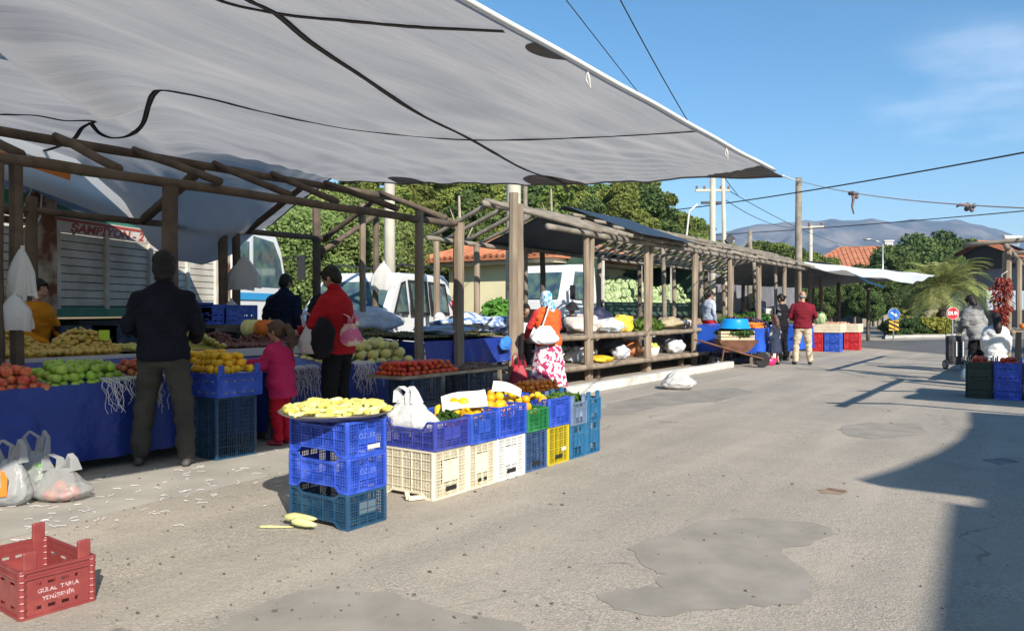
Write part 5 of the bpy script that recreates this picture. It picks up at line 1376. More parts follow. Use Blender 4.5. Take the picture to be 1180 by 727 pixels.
# broken foot of the first cream crate
g = MB(); g.beam((0,0,.02),(-.05,-.10,.02),.03,.025); g.beam((-.05,-.10,.02),(-.10,-.06,.045),.03,.02); g.build('broken_foot', M_cream, LOW[0]).location = (-.01+dep/2-.08,-.19,0)
up = [('dip',M_violet,'worn violet blue crate with a dipped side, at the near end of the upper row',.20),('dip',M_blue,'blue crate full of yellow squashes, second in the upper row',.22),
      ('slotless',M_royal,'deep blue crate of oranges standing on the white crate',.235),('plain',M_green,'green crate of lemons in the upper row',.18),('dip',M_royal,'royal blue crate standing on the mustard yellow crate',.235),
      ('open',M_grey,'grey blue open crate in the upper row, beside the far blue one',.20),('open',M_teal2,'teal crate with raised posts at the far end of the upper row',.21)]
UP = []
for i,(k,m,lb,h) in enumerate(up):
    y0,y1 = bounds[i]+.003, bounds[i+1]-.003; h0 = low[i][3]; dd_ = .52 if i<5 else .42
    if k == 'slotless': k = 'plain'
    UP.append(crate('plastic_crate', lb, k, dd_, y1-y0, h, m, (XE-dd_/2+.008,(y0+y1)/2,h0+.002), R(random.uniform(-1.2,1.2))))
    UP[-1]['top'] = h0+h; 
for o in UP: del o['top']

# red crate in the left foreground
rx, ry = -3.535, 1.49; rw, rd, rh = .50, .31, .205
redc = crate('plastic_crate', 'brick red empty crate standing alone in the left foreground', 'slot', rw, rd, rh, M_red, (rx-rw/2, ry+rd/2, 0), R(-2))
g = MB(); g.bb(-rw/2+.02,rw/2-.02,-rd/2+.02,rd/2-.02,.013,.017); g.build('floor_panel', M_red, redc)
g = MB(); g.bb(rw/2-.010,rw/2-.0062,-.10,.10,.05,.122); g.build('name_plate', M_red, redc)
wp = mat('white_stencil', (.48,.36,.36), .7, (.30,.10,.10), 60, contrast=(.5,.62))
text('GÜLAL  TARLA', .025, wp, redc, (rw/2-.0058,.0,.105), (R(90),0,R(90)), name='print', extrude=.0006, bold=.0006); text('YENİŞEHİR', .025, wp, redc, (rw/2-.0058,.0,.070), (R(90),0,R(90)), name='print', extrude=.0006, bold=.0006)

# ------------------------------------------------------------------ produce
def fr_mat(name, a, b, rough=.4, scale=12, trans=0): return vary(mat(name, a, rough, b, scale, .2, 90, spec=.4, contrast=(.4,.65), bdist=.002, trans=trans), .018, .38)
F_lemon = fr_mat('lemon_skin', (.78,.47,.01), (.72,.36,.008)); F_orange = fr_mat('orange_skin', (.80,.30,.008), (.75,.22,.006)); F_apple = fr_mat('green_apple_skin', (.30,.50,.05), (.42,.56,.10), .3)
F_rapple = fr_mat('red_apple_skin', (.55,.06,.04), (.62,.28,.10), .3); F_tomato = fr_mat('tomato_skin', (.62,.05,.015), (.55,.10,.02), .25); F_pepper = fr_mat('pale_pepper_skin', (.70,.66,.28), (.55,.60,.24), .3, 5)
F_pepy = fr_mat('yellow_pepper_skin', (.72,.62,.16), (.70,.52,.08), .3, 5); F_sq = fr_mat('squash_skin', (.80,.42,.01), (.78,.52,.02), .35); F_quince = fr_mat('quince_skin', (.70,.60,.18), (.56,.56,.16), .5); F_pomelo = fr_mat('netted_melon_skin', (.68,.62,.26), (.56,.56,.22), .5)
F_pump = fr_mat('pumpkin_skin', (.70,.22,.02), (.6,.16,.02), .5); F_cab = mat('cabbage_leaf', (.30,.42,.17), .6, (.45,.53,.30), 5, .4, 8, trans=.1); F_grape = fr_mat('grape_skin', (.62,.50,.13), (.50,.38,.08), .35, 8)
F_straw = fr_mat('dark_olive_mix', (.16,.15,.05),(.10,.09,.035), .6, 20); F_mand = fr_mat('mandarin_skin', (.85,.27,.02), (.75,.18,.015)); stem_m = mat('green_stem', (.10,.16,.03), .7)
def fruit_mesh(kind, r, seed=0):
    g = MB()
    if kind == 'round': g.ell((0,0,0),(r,r,r*.93),12,8,nz=.06,seed=seed); g.path([(0,0,r*.86),(r*.05,0,r*1.0)], r*.08, 5, m=1)
    elif kind == 'apple':
        g.lathe([(.0,-r*.72),(r*.3,-r*.85),(r*.75,-r*.65),(r,-.02*r),(r*.92,r*.5),(r*.55,r*.82),(r*.25,r*.8),(.0,r*.62)], 14); g.path([(0,0,r*.6),(r*.1,0,r*1.05)], r*.06, 5, m=1)
    elif kind == 'lemon': g.lathe([(0,-r*1.25),(r*.14,-r*1.16),(r*.5,-r*.95),(r*.9,-r*.45),(r,0),(r*.9,r*.45),(r*.5,r*.95),(r*.16,r*1.14),(0,r*1.2)], 12)
    elif kind == 'pepper':
        L_ = r*3.0; g.path([(-L_,0,0),(-L_*.9,.0,0),(-L_*.4,r*.12,r*.05),(L_*.3,-r*.1,.0),(L_*.8,r*.15,-r*.1),(L_*1.0,r*.3,-r*.1)], [r*.15,r*.75,r,r*.8,r*.45,r*.08], 9); g.path([(-L_*.98,0,0),(-L_*1.25,r*.2,r*.15)], [r*.16,r*.1], 5, m=1)
    elif kind == 'squash': g.lathe([(0,-r*1.2),(r*.6,-r*1.05),(r*1.0,-r*.4),(r*.9,r*.2),(r*.5,r*.8),(r*.28,r*1.3),(r*.3,r*1.7),(0,r*1.78)], 12)
    elif kind == 'ribbed':
        for i in range(10): a = 2*PI*i/10; g.ell((r*.5*math.cos(a),r*.5*math.sin(a),0),(r*.55,r*.55,r*.7),10,7)
        g.path([(0,0,r*.5),(0.02,0,r*.85)], [r*.14,r*.08], 6, m=1)
    elif kind == 'cabbage':
        g.ell((0,0,0),(r*.72,r*.72,r*.7),12,8,nz=.12,seed=seed)
        rr = random.Random(seed)
        for i in range(11):
            an = 2*PI*i*.382; el = rr.uniform(-.5,.9); d = Vector((math.cos(an)*math.cos(el),math.sin(an)*math.cos(el),math.sin(el))); u_ = d.cross(Vector((0,0,1))).normalized(); v_ = u_.cross(d)
            S_ = r*rr.uniform(.75,1.0); N_ = 5; vs = []
            for a in range(N_+1):
                for b in range(N_+1):
                    x = (a/N_*2-1); y = (b/N_*2-1); bul = r*(.80-.30*(x*x+y*y)*.55+.06*math.sin(x*7+i)*abs(y)+.12*max(0,y)**2)
                    vs.append(d*bul+u_*x*S_*.75*(1-.25*abs(y))+v_*y*S_*.75)
            g.add(vs, [(a*(N_+1)+b,(a+1)*(N_+1)+b,(a+1)*(N_+1)+b+1,a*(N_+1)+b+1) for a in range(N_) for b in range(N_)])
    return g
def proto(kind, name, label, cat, r, m, group, seed=0, m2=None):
    o = fruit_mesh(kind, r, seed).build(name, [m, m2 or stem_m], smooth=True); tag(o, label, cat, group); o.location = (0,0,-50); o['_p'] = 1; return o
PROTOS = []
def heap(P, pts, jit=.12, tilt=None, scale=(.82,1.12)):
    """put one individual at every point; P = list of source objects, first uses consume the sources themselves"""
    out = []
    for i, p in enumerate(pts):
        s = P[i%len(P)]
        if '_p' in s: del s['_p']; o = s
        else: o = s.copy(); COL.objects.link(o)
        o.location = p
        tl = tilt
        if tilt == 'any': tl = (random.uniform(0,3.1),random.uniform(-.9,.9))
        o.rotation_euler = (random.uniform(-.5,.5) if tl is None else tl[0]+random.uniform(-.2,.2), random.uniform(-.5,.5) if tl is None else tl[1]+random.uniform(-.25,.25), random.uniform(0,6.28))
        k = random.uniform(*scale); o.scale = (k,k,k*random.uniform(.95,1.03)); out.append(o)
    return out
def mound(x0, x1, y0, y1, z0, r, layers=3, rise=None, slope=(0,0), pack=.96, jit=.34):
    """loose layers shrinking upwards; slope = dz per metre in x and y"""
    pts = []
    for L_ in range(layers):
        ins = r*.95*L_; ox = random.uniform(0,r); oy = random.uniform(0,r*.8); yy = y0+r*.8+ins+oy*.5; row = 0
        while yy <= y1-r*.8-ins+1e-6:
            xx = x0+r*.8+ins+(r*pack if row%2 else 0)+ox*.5
            while xx <= x1-r*.6-ins+1e-6:
                edge = min(xx-(x0+r+ins), x1-r-ins-xx, yy-(y0+r+ins), y1-r-ins-yy) < 2.3*r
                top = L_ == layers-1
                if (top and random.random() < .80) or (not top and edge):
                    hz = .45*r*noise.noise(Vector((xx*6,yy*6,L_)))
                    pts.append((xx+random.uniform(-jit,jit)*r, yy+random.uniform(-jit,jit)*r, z0+r+L_*r*1.42+slope[0]*(xx-x0)+slope[1]*(yy-y0)+random.uniform(-.12,.12)*r+(hz if L_ else 0)))
                xx += 2*r*pack
            yy += 1.75*r*pack; row += 1
    return pts
# tray of pale peppers on the stack
tz = 3*ch+.004
tr_ = thing('round_tray', 'round metal tray of pale yellow peppers on top of the crate stack', 'tray', (cxs-.01,cys+.0,tz))
g = MB(); g.lathe([(0,.0),(.27,.0),(.325,.022),(.352,.036),(.352,.042),(.32,.030),(.27,.008),(0,.008)], 40); g.build('dish', mat('tin_tray',(.42,.40,.36),.35,(.25,.23,.2),5,metal=.8), tr_, smooth=True)
pp = [proto('pepper','pepper','pale yellow pepper heaped on the round tray','pepper',.0175,F_pepper,'peppers on the round tray',1), proto('pepper','pepper','pale yellow pepper heaped on the round tray','pepper',.020,F_pepy,'peppers on the round tray',2)]
pts = []
for k in range(150):
    a = k*2.39996; rad = .315*math.sqrt((k+.5)/150); zz = tz+.025+.035*(1-(rad/.30)**2)+random.uniform(0,.03)+(.012 if rad>.26 else 0); pts.append((cxs-.01+rad*math.cos(a), cys+rad*math.sin(a), zz))
heap(pp, pts, tilt=(0,0), scale=(.7,1.1))
# yellow peppers lying on the road
for i,(a,b,s_,rz_,lb) in enumerate(((346,606,1.7,.42,'large pale yellow pepper lying on the road before the crate stack'),(318,609,1.7,.6,'thin pale pepper stalk on the road left of the larger one'),(350,611,1.5,.15,'pale yellow pepper lying against the larger one on the road'))):
    p = G(a,b); o = pp[0].copy(); COL.objects.link(o); del o['group']; tag(o,lb,'pepper'); o.location = (p.x,p.y,.028*s_); o.scale = (s_*1.15,s_*(1.1 if i!=1 else .35),s_*(1 if i!=1 else .3)); o.rotation_euler = (0,0,rz_)
    if i == 1: o.location.z = .01
# fruit in the upper row
def cr(i): return UP[i].location, UP[i]
zt_ = lambda i: low[i][3]
y0 = bounds
sq = [proto('squash','squash','yellow squash heaped in the second upper crate','squash',.041,F_sq,'yellow squashes in the blue crate',1)]
heap(sq, mound(XE-.46,XE-.05,4.45,4.75,zt_(1)+.11,.043,3), tilt='any')
og = [proto('round','orange','bright orange in the deep blue crate standing on the white crate','orange',.043,F_orange,'oranges in the deep blue crate',2), proto('round','orange','bright orange in the deep blue crate standing on the white crate','orange',.045,F_lemon,'oranges in the deep blue crate',3)]
heap(og, mound(XE-.48,XE-.03,4.79,5.12,zt_(2)+.13,.042,3))
le = [proto('lemon','lemon','lemon heaped in the green crate','lemon',.033,F_lemon,'lemons in the green crate',2)]
heap(le, mound(XE-.46,XE-.03,5.18,5.46,zt_(3)+.10,.034,3), tilt='any')
le2 = [proto('lemon','lemon','yellow lemon in the royal blue crate on the mustard one','lemon',.034,F_lemon,'lemons in the royal blue crate',2)]
heap(le2, [(XE-.1-.07*i+random.uniform(-.02,.02),5.55+.06*(i%4),zt_(4)+.215+.012*(i%3)) for i in range(9)], tilt='any')
heap(le2, [(XE-.1-.08*i,5.93+.06*(i%3),zt_(5)+.15) for i in range(4)]+[(XE-.08-.1*i,6.2+.04*(i%2),zt_(6)+.13) for i in range(3)], tilt='any')
for o in list(bpy.data.objects):
    if o.name.startswith('lemon') and o.location.y > 5.86 and 'group' in o: o['label'] = 'yellow lemon at the bottom of the far teal crates'; o['group'] = 'lemons in the far teal crates'
mixed = [proto('squash','squash','small orange squash beside the greens in the first upper crate','squash',.035,F_orange,'orange squashes in the violet crate',5)]
heap(mixed, [(XE-.07,4.34,.49),(XE-.13,4.37,.5),(XE-.05,4.27,.49),(XE-.2,4.36,.51)], tilt=(1.3,.3))
# greens and filling
def leafy(name, label, c, r, n, size, m, cat='greens', kind=None, seed=1):
    me = crown([((0,0,0),r)], n, size, None, seed=seed, long=2.2); me.materials.append(m); o = bpy.data.objects.new(name, me); COL.objects.link(o); o.location = c
    return tag(o, label, cat, None, kind)
herb = leafmat('fresh_greens', (.06,.16,.02), (.13,.26,.04)); herb2 = leafmat('dark_greens', (.03,.09,.015), (.07,.15,.03))
leafy('green_peppers', 'small dark greens poking out of the violet crate beside the bag', (XE-.12,4.31,.53), (.07,.08,.04), 500, .03, herb2, kind='stuff')
leafy('greens', 'leafy greens in the far end crates', (XE-.2,6.05,.5), (.15,.2,.04), 400, .035, herb, kind='stuff')
# white paper price boards
paper = mat('white_paper', (.80,.79,.74), .8, (.70,.69,.64), 3); 
g = MB(); g.grid(lambda u,v: (.34*(u-.5), .22*(v-.5)+.03*(u-.5), .012*math.sin(u*5)+.01*v*v), 8, 6)
o = tag(g.build('price_board', paper, loc=LX(535,462,-3.66), solid=.005), 'flat white board lying on the fruit between the bag and the yellow squashes', 'board'); o.rotation_euler = (R(24),R(-8),R(40))
g = MB(); g.grid(lambda u,v: (.24*(u-.5), .15*(v-.5)*(1-.3*u), .025*math.sin(u*3.2)), 8, 6)
o = tag(g.build('price_board', paper, loc=LX(584,449,-3.70), solid=.005), 'smaller curled white board on the oranges', 'board'); o.rotation_euler = (R(30),R(14),R(38))
# carrier bags
def bag_mat(name, c, alpha=.0, tint=(.8,.8,.8)):
    m = bpy.data.materials.new(name); m.use_nodes = True; nt = m.node_tree; N = nt.nodes; L = nt.links; p = N['Principled BSDF']
    p.inputs['Base Color'].default_value = (*c,1); p.inputs['Roughness'].default_value = .25
    tcc = N.new('ShaderNodeTexCoord'); n = N.new('ShaderNodeTexNoise'); n.inputs['Scale'].default_value = 26; n.inputs['Detail'].default_value = 6; L.new(tcc.outputs['Object'], n.inputs[0])
    b = N.new('ShaderNodeBump'); b.inputs['Strength'].default_value = .6; b.inputs['Distance'].default_value = .015; L.new(n.outputs[0], b.inputs['Height']); L.new(b.outputs[0], p.inputs['Normal'])
    t = N.new('ShaderNodeBsdfTranslucent'); t.inputs[0].default_value = (*c,1); m1 = N.new('ShaderNodeMixShader'); m1.inputs[0].default_value = .35; L.new(p.outputs[0], m1.inputs[1]); L.new(t.outputs[0], m1.inputs[2]); last = m1
    if alpha:
        tr = N.new('ShaderNodeBsdfTransparent'); tr.inputs[0].default_value = (*tint,1); m2 = N.new('ShaderNodeMixShader'); m2.inputs[0].default_value = alpha; L.new(m1.outputs[0], m2.inputs[1]); L.new(tr.outputs[0], m2.inputs[2]); last = m2
    L.new(last.outputs[0], N['Material Output'].inputs[0]); return m
bagw = bag_mat('white_bag_film', (.78,.78,.77)); bagc = bag_mat('clear_bag_film', (.62,.64,.64), .38); bagt = bag_mat('thin_bag_film', (.66,.68,.67), .55)
def carrier(name, label, loc, w_, d_, h, m, rz=0, seed=0, handles=True, lean=0, crush=.12, cat='bag', group=None):
    """a film carrier bag: crumpled pouch gathered to two handle loops"""
    t = thing(name, label, cat, loc, rz, group); g = MB(); N_ = 44; K = 24; hb = h*.70
    vs = []
    for j in range(K+1):
        v = j/K; 
        prof = math.sqrt(max(.02,1-(1-min(1,v*3.2))**2))*(1-.0*v) if v < .3 else 1-.62*((v-.3)/.7)**1.3
        fl = 1-.55*max(0,(v-.45)/.55)
        for i in range(N_):
            a = 2*PI*i/N_; q_ = Vector((math.cos(a)*2, math.sin(a)*2, v*3+seed*5)); k = 1+crush*noise.noise(q_*1.3)+crush*.7*noise.noise(q_*2.6)+crush*.45*(1-2*abs(noise.noise(q_*4.5)))*.6
            ex = abs(math.cos(a))**.7*(1 if math.cos(a)>0 else -1); ey = abs(math.sin(a))**.7*(1 if math.sin(a)>0 else -1)
            vs.append((w_/2*ex*prof*k+lean*v*h, d_/2*ey*prof*fl*k, hb*v+.002))
    fs = [(j*N_+i, j*N_+(i+1)%N_, (j+1)*N_+(i+1)%N_, (j+1)*N_+i) for j in range(K) for i in range(N_)]+[tuple(range(N_))[::-1], tuple(range(K*N_,(K+1)*N_))]
    g.add(vs, fs); g.build('pouch', m, t, smooth=True)
    if handles:
        for s_ in (-1,1):
            g = MB(); x0 = s_*w_*.14+lean*h*.7; P = [(x0-.03*w_/.3,0,hb*.93),(x0-.025+.03*s_,.01*s_,h*.9),(x0+.01*s_,.015*s_,h),(x0+.04,.01,h*.9),(x0+.05*w_/.3,0,hb*.93)]
            vs = []
            for k_, p in enumerate(P):
                ww = (.030,.016,.012,.016,.030)[k_]*w_/.25
                vs += [(p[0]-ww*.4,p[1]-ww,p[2]),(p[0]+ww*.4,p[1]+ww,p[2])]
            g.add(vs, [(2*k_,2*k_+1,2*k_+3,2*k_+2) for k_ in range(4)]); g.build('handle', m, t, solid=.003)
    return t
b1 = carrier('carrier_bag', 'white carrier bag packed with greens in the near upper crate', (XE-.31,4.17,.42), .42, .24, .33, bagw, R(4), 1, True, -.14, .22)
b1.children[1].location = (-.07,0,.0) if len(b1.children)>1 else (0,0,0)
# white and clear bags standing on the ground at far left
def Gz(a,b): p = G(a,b); return (p.x,p.y,0)
c1b = carrier('carrier_bag', 'frosted carrier bag with an orange print, standing at the left edge', Gz(12,583), .27, .2, .44, bagc, R(35), 2)
org = mat('orange_bag_print', (.80,.20,.02), .5)
g = MB(); 
def poly(pts, y): g.add([(x,y,z) for x,z in pts],[tuple(range(len(pts)))])
poly([(-.07,.09),(-.03,.09),(-.005,.17),(-.01,.255),(-.035,.24)],-.117); poly([(-.02,.085),(.045,.09),(.05,.21),(.03,.25),(.005,.26),(.012,.16)],-.117); g.build('print', org, c1b, solid=.002)
carrier('carrier_bag', 'frosted carrier bag with green vegetables between the two other bags on the ground', Gz(42,575), .22, .2, .47, bagt, R(35), 3)
c3b = carrier('carrier_bag', 'low clear bag of red and yellow peaches on the ground by the blue cloth', Gz(69,577), .36, .26, .32, bagt, R(30), 4)
pc_ = Vector(Gz(69,577)); fp = [proto('round','peach','red and yellow peach inside the low clear bag','peach',.042,F_rapple,'peaches in the clear bag',3), proto('round','peach','red and yellow peach inside the low clear bag','peach',.042,fr_mat('peach_skin',(.75,.35,.10),(.6,.10,.04)),'peaches in the clear bag',4)]
heap(fp, [(pc_.x+.075*math.cos(k*1.05)*(1 if k<6 else .0), pc_.y+.075*math.sin(k*1.05)*(1 if k<6 else 0), .05 if k<6 else .10) for k in range(7)])
p2_ = Vector(Gz(42,575)); cu = [proto('lemon','cucumber','green vegetable inside the middle frosted bag','vegetable',.035,mat('green_veg',(.08,.20,.05),.5,(.12,.28,.08),8),'vegetables in the frosted bag',2)]
heap(cu, [(p2_.x+.045*math.cos(k*2.1),p2_.y+.045*math.sin(k*2.1),.05+.03*k) for k in range(7)])

# ------------------------------------------------------------------ tables with blue cloth
cloth_b = mat('blue_plastic_cloth', (.012,.035,.24), .45, (.018,.05,.29), 1.5, .7, 6, bdist=.05)
def cloth_table(label, x0, x1, y0, y1, z0, z1, drop, loc=None, legs=True, fold=1., m=None, cat='table', name='stall_table', ends=(True,True)):
    """sloping table top under a blue sheet: x1 is the road side (height z0), x0 the back (height z1)"""
    c = Vector(((x0+x1)/2,(y0+y1)/2,0)); t = thing(name, label, cat, c); q = lambda x,y,z: (x-c.x,y-c.y,z)
    L_ = y1-y0
    g = MB(); g.grid(lambda u,v: q(x1+(x0-x1)*u, y0+L_*v, z0+(z1-z0)*u+.006*noise.noise(Vector((u*4,v*9,0)))), 12, 40); g.build('cloth_top', m or cloth_b, t, smooth=True)
    def fr(u,v):
        y = y0+L_*u; d = v*drop; w_ = fold*(.034*math.sin(y*9+math.sin(y*3)*2)+.018*math.sin(y*23+2*math.sin(y*5)))*v+.045*noise.noise(Vector((y*2.2,v*2,3)))*v
        return q(x1+.006+.035*v+w_, y, z0+.002-d-.02*math.sin(y*4.1)*v)
    g = MB(); g.grid(fr, 90, 10); g.build('cloth_front', m or cloth_b, t, smooth=True)
    for k,(yy,s_) in enumerate(((y0,-1),(y1,1))):
        if not ends[k]: continue
        g = MB(); g.grid(lambda u,v: q(x1+.006+(x0-x1)*u+.035*v*(1-u), yy+s_*(.02*v+.015*math.sin(u*15)*v), z0+(z1-z0)*u-v*(drop+(z1-z0)*u)-.01), 16, 8); g.build('cloth_end', m or cloth_b, t, smooth=True)
    if legs:
        for yy in (y0+.1,(y0+y1)/2,y1-.1):
            for xx,zz in ((x1-.12,z0-.03),(x0+.1,z1-.03)): g = MB(); a = q(xx,yy,0); g.bb(a[0]-.025,a[0]+.025,a[1]-.025,a[1]+.025,0,zz-.005); g.build('leg', wood_grey, t)
    return t
XT = -6.42
cloth_table('long fruit table covered with blue sheeting, under the grey canopy at left', -7.35, XT, 1.2, 4.75, .70, .84, .60)
cloth_table('blue covered fruit table behind the girl and the red jacketed man', -7.3, XT-.02, 4.95, 7.25, .68, .78, .58)
# display bench behind: boards with white edge
bn = thing('display_bench', 'rough board bench behind the front fruit tables, edged in white', 'bench', (-8.1,4.2,0)); q = rel(bn)
g = MB(); a=q((-8.9,1.0,.80)); b=q((-7.37,7.3,.84)); g.bb(a.x,b.x,a.y,b.y,a.z,b.z); g.build('bench_top', board, bn)
g = MB(); a=q((-7.368,1.0,.79)); b=q((-7.345,7.3,.875)); g.bb(a.x,b.x,a.y,b.y,a.z,b.z); g.build('edge_strip', white_p, bn)
for y in (1.2,3.2,5.2,7.1):
    for x in (-8.8,-7.6): g = MB(); a=q((x,y,0)); g.bb(a.x-.035,a.x+.035,a.y-.035,a.y+.035,0,.8); g.build('leg', wood_dark, bn)
# apples on the long table
ap = [proto('apple','green_apple','glossy green apple heaped at the front of the long fruit table','apple',.042,F_apple,'green apples on the long table')]
heap(ap, mound(-6.98,XT+.01,2.93,3.62,.705,.041,3,slope=(-.11,0)))
ra = [proto('apple','red_apple','dull red apple heaped left of the green apples','apple',.043,F_rapple,'red apples left of the green ones')]
heap(ra, mound(-7.0,XT+.01,2.1,2.95,.705,.043,3,slope=(-.11,0)))
ra2 = [proto('round','tomato','small red fruit heaped just right of the green apples','fruit',.035,fr_mat('red_mix_skin',(.45,.03,.03),(.55,.25,.06)),'red fruits right of the green apples')]
heap(ra2, mound(-6.95,XT+.01,3.62,3.98,.705,.035,3,slope=(-.11,0)))
heap(ra2, mound(-6.95,XT+.01,4.0,4.3,.705,.035,2,slope=(-.11,0)))
# grape heaps
def lump(name, label, x0, x1, y0, y1, z0, hgt, m, m2=None, n=900, r=.018, seed=0, cat='grapes', bumps=3):
    """a heap too fine to count: hundreds of small berries over a mound, one object"""
    g = MB(); rr = random.Random(seed); c = Vector(((x0+x1)/2,(y0+y1)/2,z0)); cs = [(rr.uniform(x0+.15*(x1-x0),x1-.15*(x1-x0)), y0+(y1-y0)*(k+.5)/bumps+rr.uniform(-.1,.1)) for k in range(bumps)]
    hz = lambda x,y: hgt*max(.25, max(math.exp(-((x-a)**2/.09+(y-b)**2/.10)) for a,b in cs))
    for i in range(n):
        x = rr.uniform(x0,x1); y = rr.uniform(y0,y1); z = hz(x,y)*rr.uniform(.75,1.08)
        g.ell((x-c.x,y-c.y,z+r*.3),(r*rr.uniform(.8,1.3),r*rr.uniform(.8,1.5),r*rr.uniform(.7,1.1)),7,5, m=1 if (m2 and rr.random()<.4) else 0)
    nu,nv = 16,24; g.grid(lambda u,v: (x0+(x1-x0)*u-c.x, y0+(y1-y0)*v-c.y, hz(x0+(x1-x0)*u,y0+(y1-y0)*v)*.85*math.sin(PI*min(1,max(0,.08+u*.84)))), nu, nv)
    return tag(g.build(name, [m, m2 or m], loc=c, smooth=True), label, cat, kind='stuff')
F_g2 = fr_mat('amber_grape_skin', (.70,.50,.10),(.58,.42,.08), .35, 8)
lump('grapes', 'heap of golden yellow grapes behind the apples', -8.6, -7.5, 1.9, 4.1, .845, .25, F_grape, F_g2, 2100, .022, 1, bumps=4)
lump('grapes', 'heap of green grapes behind the lemons', -8.5, -7.45, 4.25, 5.2, .845, .26, fr_mat('green_grape_skin',(.42,.46,.12),(.5,.42,.10),.35), F_grape, 900, .022, 2, bumps=1)
lump('dark_grapes', 'heap of dark red grapes behind the girl and hanging bag', -8.7, -7.5, 5.3, 7.2, .845, .17, fr_mat('dark_grape_skin',(.10,.035,.035),(.16,.07,.04),.4), None, 1100, .024, 3, bumps=3)
# price marker
g = MB(); g.bb(-.05,.05,-.003,.003,0,.10); tag(g.build('price_tag', mat('lime_card',(.55,.75,.04),.6), loc=LX(120,392,-7.7), rz=R(40)), 'small lime green price card stuck in the golden grapes', 'price card')
g = MB(); g.bb(-.04,.04,-.003,.003,0,.05); tag(g.build('price_tag', MATS['lime_card'], loc=LX(232,412,-6.9), rz=R(30)), 'small lime green card among the lemons', 'price card')
# pumpkins
pk = proto('ribbed','pumpkin','cut orange pumpkin on the bench beside the girl','pumpkin',.17,F_pump,'x',1); del pk['group']; del pk['_p']; pk.location = LX(310,378,-8.2); pk.scale = (1.1,1.1,.9)
pk2 = proto('ribbed','pumpkin','pale green pumpkin left of the orange one','pumpkin',.16,F_pomelo,'x',1); del pk2['group']; del pk2['_p']; pk2.location = LX(292,378,-8.45)
# netted melons on the second table
ml = [proto('round','melon','yellow green netted melon piled on the blue table behind the red jacketed man','melon',.058,F_pomelo,'melons on the second table',1), proto('round','melon','yellow green netted melon piled on the blue table behind the red jacketed man','melon',.062,F_quince,'melons on the second table',2)]
heap(ml, mound(-7.25,XT-.03,5.9,7.2,.69,.062,3,slope=(-.1,0)))
# shredded white paper hanging over the cloth
shred = mat('shredded_paper', (.66,.64,.66), .8)
def shreds(label, x, y0, y1, z, n, L_, seed):
    g = MB(); rr = random.Random(seed)
    for i in range(n):
        y = rr.uniform(y0,y1)-y0; l_ = L_*rr.uniform(.2,1); P = [(0,y,0)]; px,pz = .02,0
        for k in range(7):
            px += rr.uniform(-.012,.02); y += rr.uniform(-.03,.03); pz -= l_/7*rr.uniform(.6,1.4); P.append((px,y,pz))
        g.path([(-.08,P[0][1]+rr.uniform(-.05,.05),.02)]+P, .0022, 3, cap=False)
    return tag(g.build('shredded_paper', shred, loc=(x,y0,z)), label, 'paper', kind='stuff')
shreds('curly strands of white shredded paper hanging below the green apples', XT+.02, 3.3, 3.9, .72, 60, .30, 1)
shreds('white shredded paper hanging from the table between the girl and the man', XT+.0, 5.15, 5.6, .70, 70, .38, 2)
shreds('white shredded paper hanging from the table right of the man in red', XT+.0, 6.1, 6.4, .70, 55, .36, 3)
# litter of paper strands on the ground
g = MB(); rr = random.Random(4)
for i in range(110):
    a = rr.uniform(0,330); b = 600-(a/330)*72+rr.uniform(-28,34)
    if rr.random() < .25: b += rr.uniform(-14,26)
    p = G(a,b); an = rr.uniform(0,6.28); P = []
    for k in range(6): P.append((p.x,p.y,.011+rr.uniform(0,.006))); an += rr.uniform(-1,1); s_ = rr.uniform(.008,.02); p = p+Vector((math.cos(an),math.sin(an),0))*s_
    g.path(P, .0017, 3)
tag(g.build('paper_litter', shred), 'scattered strands of white shredded paper on the ground before the table', 'litter', kind='stuff')
g = MB(); rr = random.Random(14)
for i in range(260):
    a = rr.uniform(0,1150); b = rr.uniform(440,720); p = G(a,b)
    if rr.random()<.5: p = G(rr.uniform(0,650), rr.uniform(540,720))
    s_ = rr.uniform(.003,.009); g.ell((p.x,p.y,.006),(s_*rr.uniform(.8,2),s_,s_*.6),6,4)
tag(g.build('pebbles', mat('pebble',(.25,.22,.18),.9,(.09,.08,.07),40,contrast=(.45,.55))), 'small pebbles and crumbs scattered over the road', 'pebbles', kind='stuff')

# lemon crate on its tall dark crate
yc = 4.26
cA = crate('plastic_crate', 'tall dark teal crate under the lemon crate, right of the man in black', 'plain', .42, .42, .535, M_teal, (-6.15,4.25,0))
cB = crate('plastic_crate', 'blue crate of lemons lined with white, on the dark teal crate', 'slot', .50, .46, .205, M_royal, (-6.16,4.27,.54))
g = MB(); g.bb(-.225,.225,-.205,.205,.02,.19); g.build('white_liner', mat('liner_white',(.78,.78,.76),.7), cB)
lm = [proto('lemon','lemon','golden lemon heaped in the white lined blue crate','lemon',.036,F_lemon,'lemons in the white lined crate',1)]
heap(lm, mound(-6.39,-5.93,4.06,4.48,.74,.037,3)+mound(-6.72,-6.40,4.06,4.7,.75,.037,3), tilt='any')
